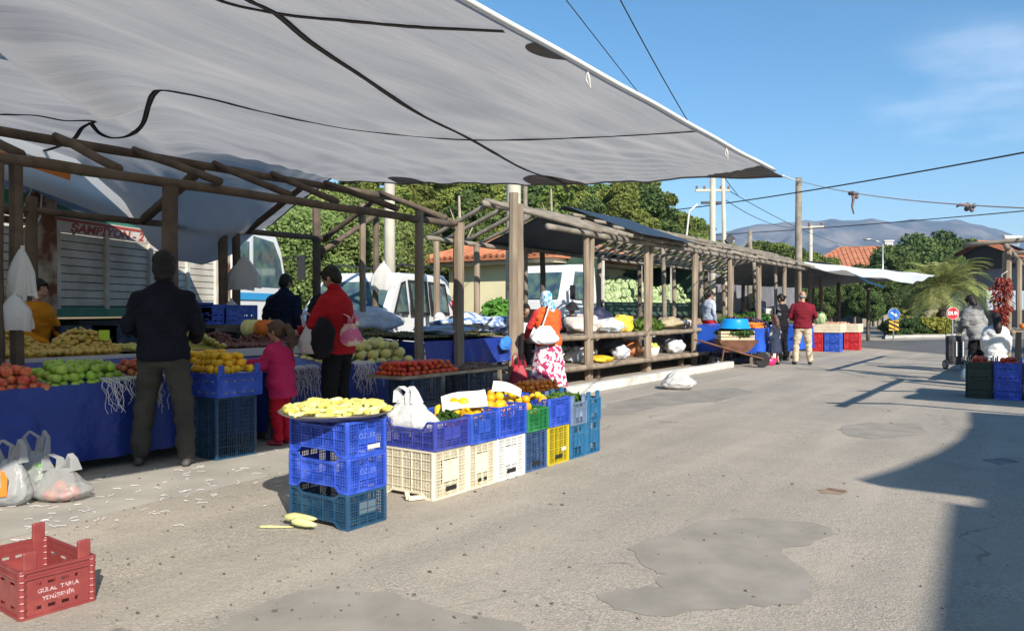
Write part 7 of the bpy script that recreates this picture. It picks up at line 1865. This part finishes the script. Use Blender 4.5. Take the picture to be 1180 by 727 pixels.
# ------------------------------------------------------------------ goods on the long stall
sackw = mat('white_sack', (.66,.66,.66), .8, (.45,.45,.47), 6, .7, 10)
def sackm(n,a,b=None,rough=.6): return mat(n,a,rough,b or tuple(v*.7 for v in a),6,.7,9,bdist=.03)
G_ = [(672,374,-7.9,(.35,.4,.2),sackm('beige_sack',(.60,.50,.42),(.7,.66,.6)),'crumpled beige sack on the shelf, behind the flowered skirt bay'),
 (690,370,-8.3,(.28,.3,.28),sackm('navy_sack',(.02,.025,.07)),'round navy bundle standing at the back of the shelf'),
 (702,376,-7.6,(.3,.3,.15),sackm('pale_sack',(.62,.66,.68)),'pale blue and white sack on the shelf left of the yellow one'),
 (717,373,-7.6,(.22,.28,.2),sackm('yellow_sack',(.72,.45,.02),(.78,.58,.10)),'yellow plastic sack on the long stall shelf'),
 (768,378,-7.8,(.35,.4,.16),sackm('straw_bundle',(.42,.34,.22),(.30,.26,.15)),'straw coloured bundle on the shelf right of the greens'),
 (786,381,-7.6,(.3,.35,.13),sackm('brown_white_sack',(.50,.45,.42)),'small off white sack on the shelf beside the straw bundle')]
for i,(px,py,x,r_,m,lb) in enumerate(G_): p = LX(px,py,x); bundle('sack', lb, (p.x,p.y,.83), r_, m, i+20, 'sack', nz=.45, nf=2.2)
zpl = .29
H_ = [(668,-7.6,(.18,.45,.16),sackw,'white sack lying on the platform beside the bottles'),(692,-7.25,(.22,.32,.07),sackm('flat_yellow_bag',(.78,.45,.02),(.7,.4,.02)),'flat yellow bag on the front of the platform'),
 (703,-7.9,(.3,.42,.27),sackm('charcoal_sack',(.055,.055,.065)),'big charcoal sack slumped on the platform'),(716,-7.35,(.16,.2,.15),sackw,'small white sack below the charcoal sack'),
 (727,-7.6,(.2,.3,.2),sackm('orange_sack',(.55,.20,.06),(.4,.15,.06)),'brownish orange sack on the platform by the post'),(722,-8.3,(.28,.32,.34),sackw,'tall white sack at the back of the platform'),
 (771,-7.9,(.3,.45,.32),sackm('slate_sack',(.07,.08,.12),(.2,.22,.27)),'slate blue sack heap on the platform under the straw bundle'),(777,-7.35,(.22,.28,.18),sackw,'white sack in front of the slate blue heap'),
 (795,-8.2,(.2,.4,.26),sackm('striped_sack',(.35,.36,.4),(.1,.12,.2)),'striped grey sack on the platform by the fourth post')]
for i,(px,x,r_,m,lb) in enumerate(H_): p = LX(px,400,x); bundle('sack', lb, (p.x,p.y,zpl), r_, m, i+40, 'sack', nz=.4, nf=2.2)
FB = [('far_white',(.62,.62,.60)),('far_brown',(.30,.20,.12)),('far_green',(.10,.18,.05)),('far_grey',(.15,.15,.17)),('far_yellow',(.55,.38,.05))]
rr = random.Random(31)
for i in range(26):
    y = 17.9+i*.27+rr.uniform(-.1,.1); up_ = i%2; c_i = FB[rr.randrange(5)]; s_ = rr.uniform(.13,.26)
    if up_ and 17.9 < y < 20: continue
    bundle('sack', 'small sack among the goods crowding the far bays of the long stall', (rr.uniform(-8.2,-7.4), y, .83 if up_ else .29), (s_, s_*1.25, s_*.75), sackm(c_i[0],c_i[1]), 100+i, 'sack', nz=.35, nf=2.2, group='sacks in the far bays')
for i in range(12):
    y = 11.6+i*.5; s_ = rr.uniform(.10,.18); c_i = FB[rr.randrange(5)]
    bundle('sack', 'small bundle at the back of the near bays shelf, behind the bigger sacks', (rr.uniform(-8.5,-8.15), y, .83), (s_, s_*1.2, s_*.9), sackm(c_i[0],c_i[1]), 140+i, 'bundle', nz=.35, nf=2.2, group='small bundles at the back of the shelf')
# bottles and tub
for i,(px,x) in enumerate(((648,-7.7),(656,-7.9),(663,-7.6),(674,-7.5))):
    p = LX(px,405,x); g = MB(); g.lathe([(.0,0),(.05,0),(.052,.02),(.052,.17),(.03,.22),(.016,.24),(.016,.27),(0,.27)], 14); o = g.build('bottle', mat('milky_plastic',(.66,.67,.66),.35), loc=(p.x,p.y,zpl), smooth=True)
    tag(o, 'milky plastic bottle standing on the platform behind the flowered skirt', 'bottle', 'bottles on the platform'); g = MB(); g.lathe([(0,.268),(.019,.268),(.019,.295),(0,.295)],10); g.build('cap', white_p, o)
p = LX(750,405,-7.3); g = MB(); g.lathe([(.0,.0),(.15,.0),(.19,.20),(.197,.20),(.155,-.001)], 24); t = tag(g.build('tub', mat('tub_white',(.70,.70,.66),.4), loc=(p.x,p.y,zpl), smooth=True), 'white tub with yellow peppers on the platform', 'tub')
g = MB(); [g.ell((random.uniform(-.11,.11),random.uniform(-.11,.11),.19+random.uniform(0,.07)),(.05,.04,.04),8,6) for _ in range(16)]; tag(g.build('peppers', F_pepy, loc=(p.x,p.y,zpl), smooth=True), 'yellow peppers heaped in the white tub', 'peppers', kind='stuff')
for i,(px,py,x,r_,lb,mm_) in enumerate(((745,380,-7.7,(.32,.5,.16),'bunch of fresh green leaves on the shelf beside the second post',herb),(848,378,-7.4,(.4,.9,.22),'leafy greens piled behind the blue tub',herb),(868,377,-7.5,(.4,.9,.26),'dark leafy greens on the far bays',herb2),(575,373,-8.6,(.35,.35,.35),'leafy green bunch behind the patterned cloth pile',herb),(885,377,-7.6,(.4,.8,.18),'mixed greens before the last bays of the long stall',herb))):
    p = LX(px,py,x); leafy('greens', lb, (p.x,p.y,.86+r_[2]*.4 if i != 3 else 1.15), r_, 1100, .07, mm_, seed=i+3)
# cabbages on the lorry
cb = [proto('cabbage','cabbage','pale green cabbage heaped on the dark green lorry bed','cabbage',.17,F_cab,'cabbages on the lorry bed',s_) for s_ in (1,2,3)]
pts = []; rr = random.Random(9)
for L_ in range(5):
    for a in range(26):
        y = 21.5+a*.31+(.15 if L_%2 else 0)
        for b in range(2 if L_ < 4 else 1):
            x = -11.62-b*.3-L_*.20
            pts.append((x+rr.uniform(-.05,.05), y+rr.uniform(-.06,.06), 1.32+L_*.21+rr.uniform(-.05,.05)+.08*math.sin(y*1.1)*L_*.5))
heap(cb, pts, scale=(.85,1.15), tilt=(0,0))
# white sack on the road
p = G(780,449); t = carrier('sack','white bulging plastic sack standing alone on the road before the kerb beam',(p.x,p.y+.1,0),.52,.46,.42,bag_mat('road_bag_film',(.70,.69,.66)),R(20),21,handles=False,crush=.2,cat='sack')
# wheelbarrow with a box of greens and the blue tub
p = G(850,424); wb = thing('wheelbarrow','rusty wheelbarrow loaded with a wooden box of greens','wheelbarrow',(p.x-.1,p.y+.1,0),R(35)); rb = mat('rusty_barrow',(.20,.085,.045),.8,(.11,.05,.03),5,.4,20)
g = MB()
vs = [(-.42,-.28,.62),(.46,-.30,.62),(.46,.30,.62),(-.42,.28,.62),(-.25,-.18,.36),(.24,-.2,.36),(.24,.2,.36),(-.25,.18,.36)]
g.add(vs,[(4,5,6,7),(0,1,5,4),(1,2,6,5),(2,3,7,6),(3,0,4,7)]); g.build('tray', rb, wb, solid=.008)
for s_ in (-1,1):
    g = MB(); g.path([(.62,s_*.07,.2),(.1,s_*.2,.34),(-.45,s_*.26,.50),(-.85,s_*.28,.62)], .018, 7); g.build('handle', rb, wb, smooth=True)
    g = MB(); g.path([(-.3,s_*.22,.42),(-.38,s_*.24,.0)], .018, 7); g.build('leg', rb, wb)
g = MB(); g.lathe([(.05,-.03),(.15,-.035),(.17,-.02),(.17,.02),(.15,.035),(.05,.03)],20); g.v = [(v[0]+.62,v[2],v[1]+.175) for v in g.v]; g.build('wheel', tyre_m, wb)
bx_ = thing('wooden_box','pale wooden box of greens on the wheelbarrow','box',(wb.location.x,wb.location.y,.63),R(35)); g = MB()
for z in (.0,.07,.14): g.bb(-.36,.36,-.25,-.235,z,z+.055); g.bb(-.36,.36,.235,.25,z,z+.055); g.bb(-.375,-.36,-.25,.25,z,z+.055); g.bb(.36,.375,-.25,.25,z,z+.055)
g.bb(-.36,.36,-.235,.235,0,.01); palewood = mat('pale_box_wood',(.62,.52,.34),.8,(.48,.38,.24),5); g.build('slat_side', palewood, bx_)
leafy('greens','leafy greens filling the box on the wheelbarrow',(wb.location.x,wb.location.y,.79),(.42,.3,.09),900,.06,herb2,seed=8)
g = MB(); g.lathe([(.0,.22),(.27,.22),(.285,.19),(.34,.012),(.36,.0),(.33,.0),(.27,.19),(.0,.20)],32); bt = mat('bright_blue_tub',(.01,.26,.68),.3); o = g.build('basin', bt, loc=(wb.location.x,wb.location.y,.88), smooth=True); tag(o,'bright blue plastic basin upside down on the loaded wheelbarrow','basin')
# tables at the far bays
clb = mat('bright_blue_cloth', (.012,.07,.44), .5, (.015,.09,.5), 2, .3, 6)
a = LX(872,400,-5.9); b = LX(900,400,-5.9)
cloth_table('blue clothed table of carrots between the wheelbarrow and the girl', -7.2, -5.75, 18.0, 19.9, .86, .95, .55, m=clb)
cloth_table('blue clothed table partly hidden by the man in maroon', -7.2, -5.55, 20.4, 22.4, .86, .95, .60, m=clb)
ca = [proto('pepper','carrot','orange carrot on the blue clothed table near the girl','carrot',.03,F_mand,'carrots on the far table',3)]
heap(ca, mound(-6.5,-5.8,18.1,19.2,.88,.045,2,slope=(-.06,0)), tilt=(0,0))
lump('aubergines','dark purple aubergines on the table behind the girl', -6.9,-5.9,19.3,19.9,.92,.16,fr_mat('aubergine_skin',(.03,.012,.03),(.05,.02,.04),.25),None,110,.05,31,'aubergines',2)
o = proto('cabbage','cabbage','light green cabbage on the corner of the far blue table','cabbage',.20,F_cab,'x',4); del o['_p']; del o['group']; o.location = (*LX(945,378,-5.75).xy,1.05)
cr_, = (crate('plastic_crate','white crate on the ground under the carrot table','plain',.5,.4,.25,M_white,(-5.9,19.1,0)),)
g = MB(); g.lathe([(0,0),(.15,0),(.2,.16),(.207,.16),(.155,-.001)],24); tag(g.build('basin', mat('magenta_plastic',(.62,.02,.15),.4), loc=(-5.62,18.55,0), smooth=True),'magenta basin on the ground under the carrot table','basin')
carrier('carrier_bag','black bags on the ground beside the wheelbarrow handles',(*G(826,423).xy,0),.4,.3,.45,mat('black_bag_film',(.012,.012,.014),.35),R(30),15)
# pale wooden boxes at the far end of the row
for i,(px,py,z,w_,d_,lb) in enumerate(((968,405,.62,1.0,.8,'pale wooden display box of onions, first at the far end of the row'),(990,403,.60,.9,.8,'pale wooden display box of reddish potatoes, last of the row'))):
    p = G(px,py); x = p.x-.4; y = p.y; t = thing('display_box', lb, 'box', (x,y,z-.02), 0); g = MB()
    for zz in (.0,.09,.18): g.bb(-w_/2,w_/2,-d_/2,-d_/2+.015,zz,zz+.085); g.bb(-w_/2,w_/2,d_/2-.015,d_/2,zz,zz+.085); g.bb(-w_/2,-w_/2+.015,-d_/2+.016,d_/2-.016,zz,zz+.085); g.bb(w_/2-.015,w_/2,-d_/2+.016,d_/2-.016,zz,zz+.085)
    g.bb(-w_/2+.016,w_/2-.016,-d_/2+.016,d_/2-.016,0,.012); g.build('slat_side', mat('cream_box_wood',(.70,.62,.46),.8,(.6,.5,.35),5), t)
    lump('potatoes' if i else 'onions', ['brown onions heaped in the first pale display box','reddish potatoes heaped in the last pale display box'][i], x-w_/2+.04,x+w_/2-.04,y-d_/2+.04,y+d_/2-.04,z+.17,.10,fr_mat('potato_skin' if i else 'onion_skin',(.45,.24,.15) if i else (.36,.22,.12),(.5,.3,.2),.6),None,160,.04,50+i,'vegetables',2)
    for j in range(4):
        crate('plastic_crate', ('red' if j%2 == 0 else 'blue')+' crate supporting the %s pale display box, %s'%(['first','last'][i], ['lower left','lower right','upper left','upper right'][j]), 'solid', .46,.36,.29, M_red2 if (j+i)%2 == 0 else M_blue, (x-.25+.5*(j%2), y-.2, 0 if j<2 else .295))
# ------------------------------------------------------------------ right hand stall
rs = thing('market_stall','small timber stall frame at the right edge of the picture', 'market stall', (.4,18,0)); q = rel(rs)
for x,y,h in ((-.72,15.9,2.35),(-.76,16.1,2.3),(-.66,18.6,2.3),(-.6,21.3,2.3),(1.6,15.9,2.4),(1.6,18.6,2.4),(1.6,21.3,2.4)): post(rs,q,x,y,h,.11,wood)
for x in (-.72,1.6): logp('eave_pole',(x,15.4,2.36),(x,22,2.36),.05,wood_grey,rs,q)
for y in (15.6,18.6,21.5): logp('rafter',(-1.35 if y<16 else -.9,y,2.42),(2.2,y,2.62),.04,wood_grey,rs,q)
plank_deck(-.62,1.4,15.6,21.6,.93,10,rs,q)
logp('shelf_rail',(-.64,15.5,.92),(-.64,21.7,.92),.045,wood,rs,q)
rs2 = thing('market_stall','bare timber stall frame just outside the picture at right, shading the road', 'market stall', (2,11.5,0)); q = rel(rs2)
for y in (9.6,11.6,13.6):
    for x in ((.9,3.2) if y > 13 else (3.2,)): post(rs2,q,x,y,2.3,.11,wood)
for x in (.9,3.2): logp('eave_pole',(x,9.0,2.36 if x!=2.05 else 2.75),(x,14.2,2.36 if x!=2.05 else 2.75),.05,wood_grey,rs2,q)
for y in (9.4,11.4,13.4): logp('rafter',(.6,y,2.3),(2.05,y,2.8),.045,wood_grey,rs2,q); logp('rafter',(2.05,y,2.8),(3.5,y,2.3),.045,wood_grey,rs2,q)
g = MB(); g.grid(lambda u,v: (2.15+1.3*u, 10.1+1.9*v, 2.86-.35*u+.03*math.sin(v*9)), 8, 8); tag(g.build('roof_tarp', navy, smooth=True, solid=.01), 'dark tarp tied over the off picture stall frame at right', 'tarp')  # unseen tarp, added to put the right hand crates in shade
# string of dried peppers
ps = thing('pepper_string','thick hanging string of dried red peppers on the post at the right edge','peppers',(-.80,15.74,1.85)); chil = fr_mat('dried_pepper',(.30,.028,.014),(.16,.015,.01),.35); rr = random.Random(6); g = MB()
for i in range(420):
    a = rr.uniform(0,6.28); z = -rr.uniform(0,.80); w_ = (.055+.125*math.sin(PI*min(1,max(0,-z/.80*.8+.15))))*rr.uniform(.05,1); p = Vector((math.cos(a)*w_, math.sin(a)*w_, z)); d = Vector((math.cos(a)*.6,math.sin(a)*.6,-rr.uniform(.4,1))).normalized()
    g.path([p,p+d*.03,p+d*.065+Vector((rr.uniform(-.01,.01),0,-.01))],[.012,.010,.002],5)
g.build('pepper_cluster', chil, ps, smooth=True)['kind'] = 'stuff'; g = MB(); g.path([(0,0,-.8),(0,0,.05),(.08,.12,.12)],.006,5); g.build('string', rope_m, ps)
# crates at the right edge
for i,(x,m,nm) in enumerate(((-.96,M_dgreen,'dark green'),(-.60,M_royal,'blue'),(-.24,M_brown,'brown'))):
    crate('plastic_crate', nm+' crate on the ground at the right edge', 'solid', .34,.5,.265, m, (x,13.58,0)); crate('plastic_crate', nm+' crate stacked on its twin and filled, at the right edge', 'slot', .34,.5,.265, m, (x,13.58,.267))
    F_ = [('red pepper in the upper dark green crate','peppers in the upper dark green crate',F_tomato),('tomato in the upper blue crate at the right edge','tomatoes in the upper blue crate',F_tomato),('orange in the upper brown crate at the right edge','oranges in the upper brown crate',F_mand)][i]
    pr_ = [proto('round',['pepper','tomato','orange'][i],F_[0],['pepper','tomato','orange'][i],.04,F_[2],F_[1],i)]; heap(pr_, mound(x-.15,x+.15,13.36,13.8,.47,.042,2))
heap([proto('round','mandarin','mandarin on the shelf of the right hand stall','mandarin',.045,F_mand,'mandarins on the right hand shelf',7)], mound(-.55,0,15.75,16.6,.97,.05,2))
# shopping cart
p = G(1101,426); sc_ = thing('shopping_cart','black two wheeled fabric shopping cart beside the shoppers','cart',(p.x,p.y,0),R(35)); blk = mat('black_fabric',(.022,.022,.026),.8,(.06,.06,.065),8,.4,30)
g = MB(); g.loft([(0,0,.12,.17,.13),(0,0,.3,.2,.14),(0,0,.68,.19,.14),(0,0,.74,.17,.12)],n=14); g.build('bag', blk, sc_, smooth=False)
for s_ in (-1,1):
    g = MB(); g.lathe([(.03,-.02),(.10,-.02),(.11,0),(.10,.02),(.03,.02)],22); g.v = [(v[2]+s_*.2,v[0]+.02,v[1]+.112) for v in g.v]; w0 = g.build('wheel', tyre_m, sc_); g = MB(); g.lathe([(.0,-.024),(.07,-.024),(.07,.024),(0,.024)],18); g.v = [(v[2]+s_*.2,v[0]+.02,v[1]+.112) for v in g.v]; g.build('hub', rim_m, w0)
g = MB(); g.path([(-.12,.13,.1),(-.12,.16,.95),(.12,.16,.95),(.12,.13,.1)],.012,6); g.build('handle', iron, sc_)
g = MB(); g.bb(-.07,-.03,-.155,-.145,.3,.62); g.bb(.06,.10,-.155,-.145,.3,.62); g.build('reflective_stripe', mat('silver_stripe',(.5,.5,.5),.4), sc_)
carrier('carrier_bag','clear blue tinted bag standing by the right hand crates',(*G(1116,440).xy,0),.24,.2,.5,bag_mat('blue_tint_film',(.35,.48,.58),.35),R(20),17)

# ------------------------------------------------------------------ air
hz_ = MB(); hz_.bb(-3400,1200,-400,3450,-8,340)
hm_ = bpy.data.materials.new('haze_air'); hm_.use_nodes = True; nt = hm_.node_tree
for n in list(nt.nodes):
    if n.type != 'OUTPUT_MATERIAL': nt.nodes.remove(n)
v = nt.nodes.new('ShaderNodeVolumePrincipled'); v.inputs['Color'].default_value = (.46,.66,1,1); v.inputs['Density'].default_value = .00021; v.inputs['Anisotropy'].default_value = .0
nt.links.new(v.outputs[0], nt.nodes['Material Output'].inputs['Volume'])
ho = hz_.build('haze', hm_); ho['kind'] = 'stuff'; ho['label'] = 'pale blue air fading the far mountains'; ho['category'] = 'haze'

bpy.data.scenes.remove(TMP)
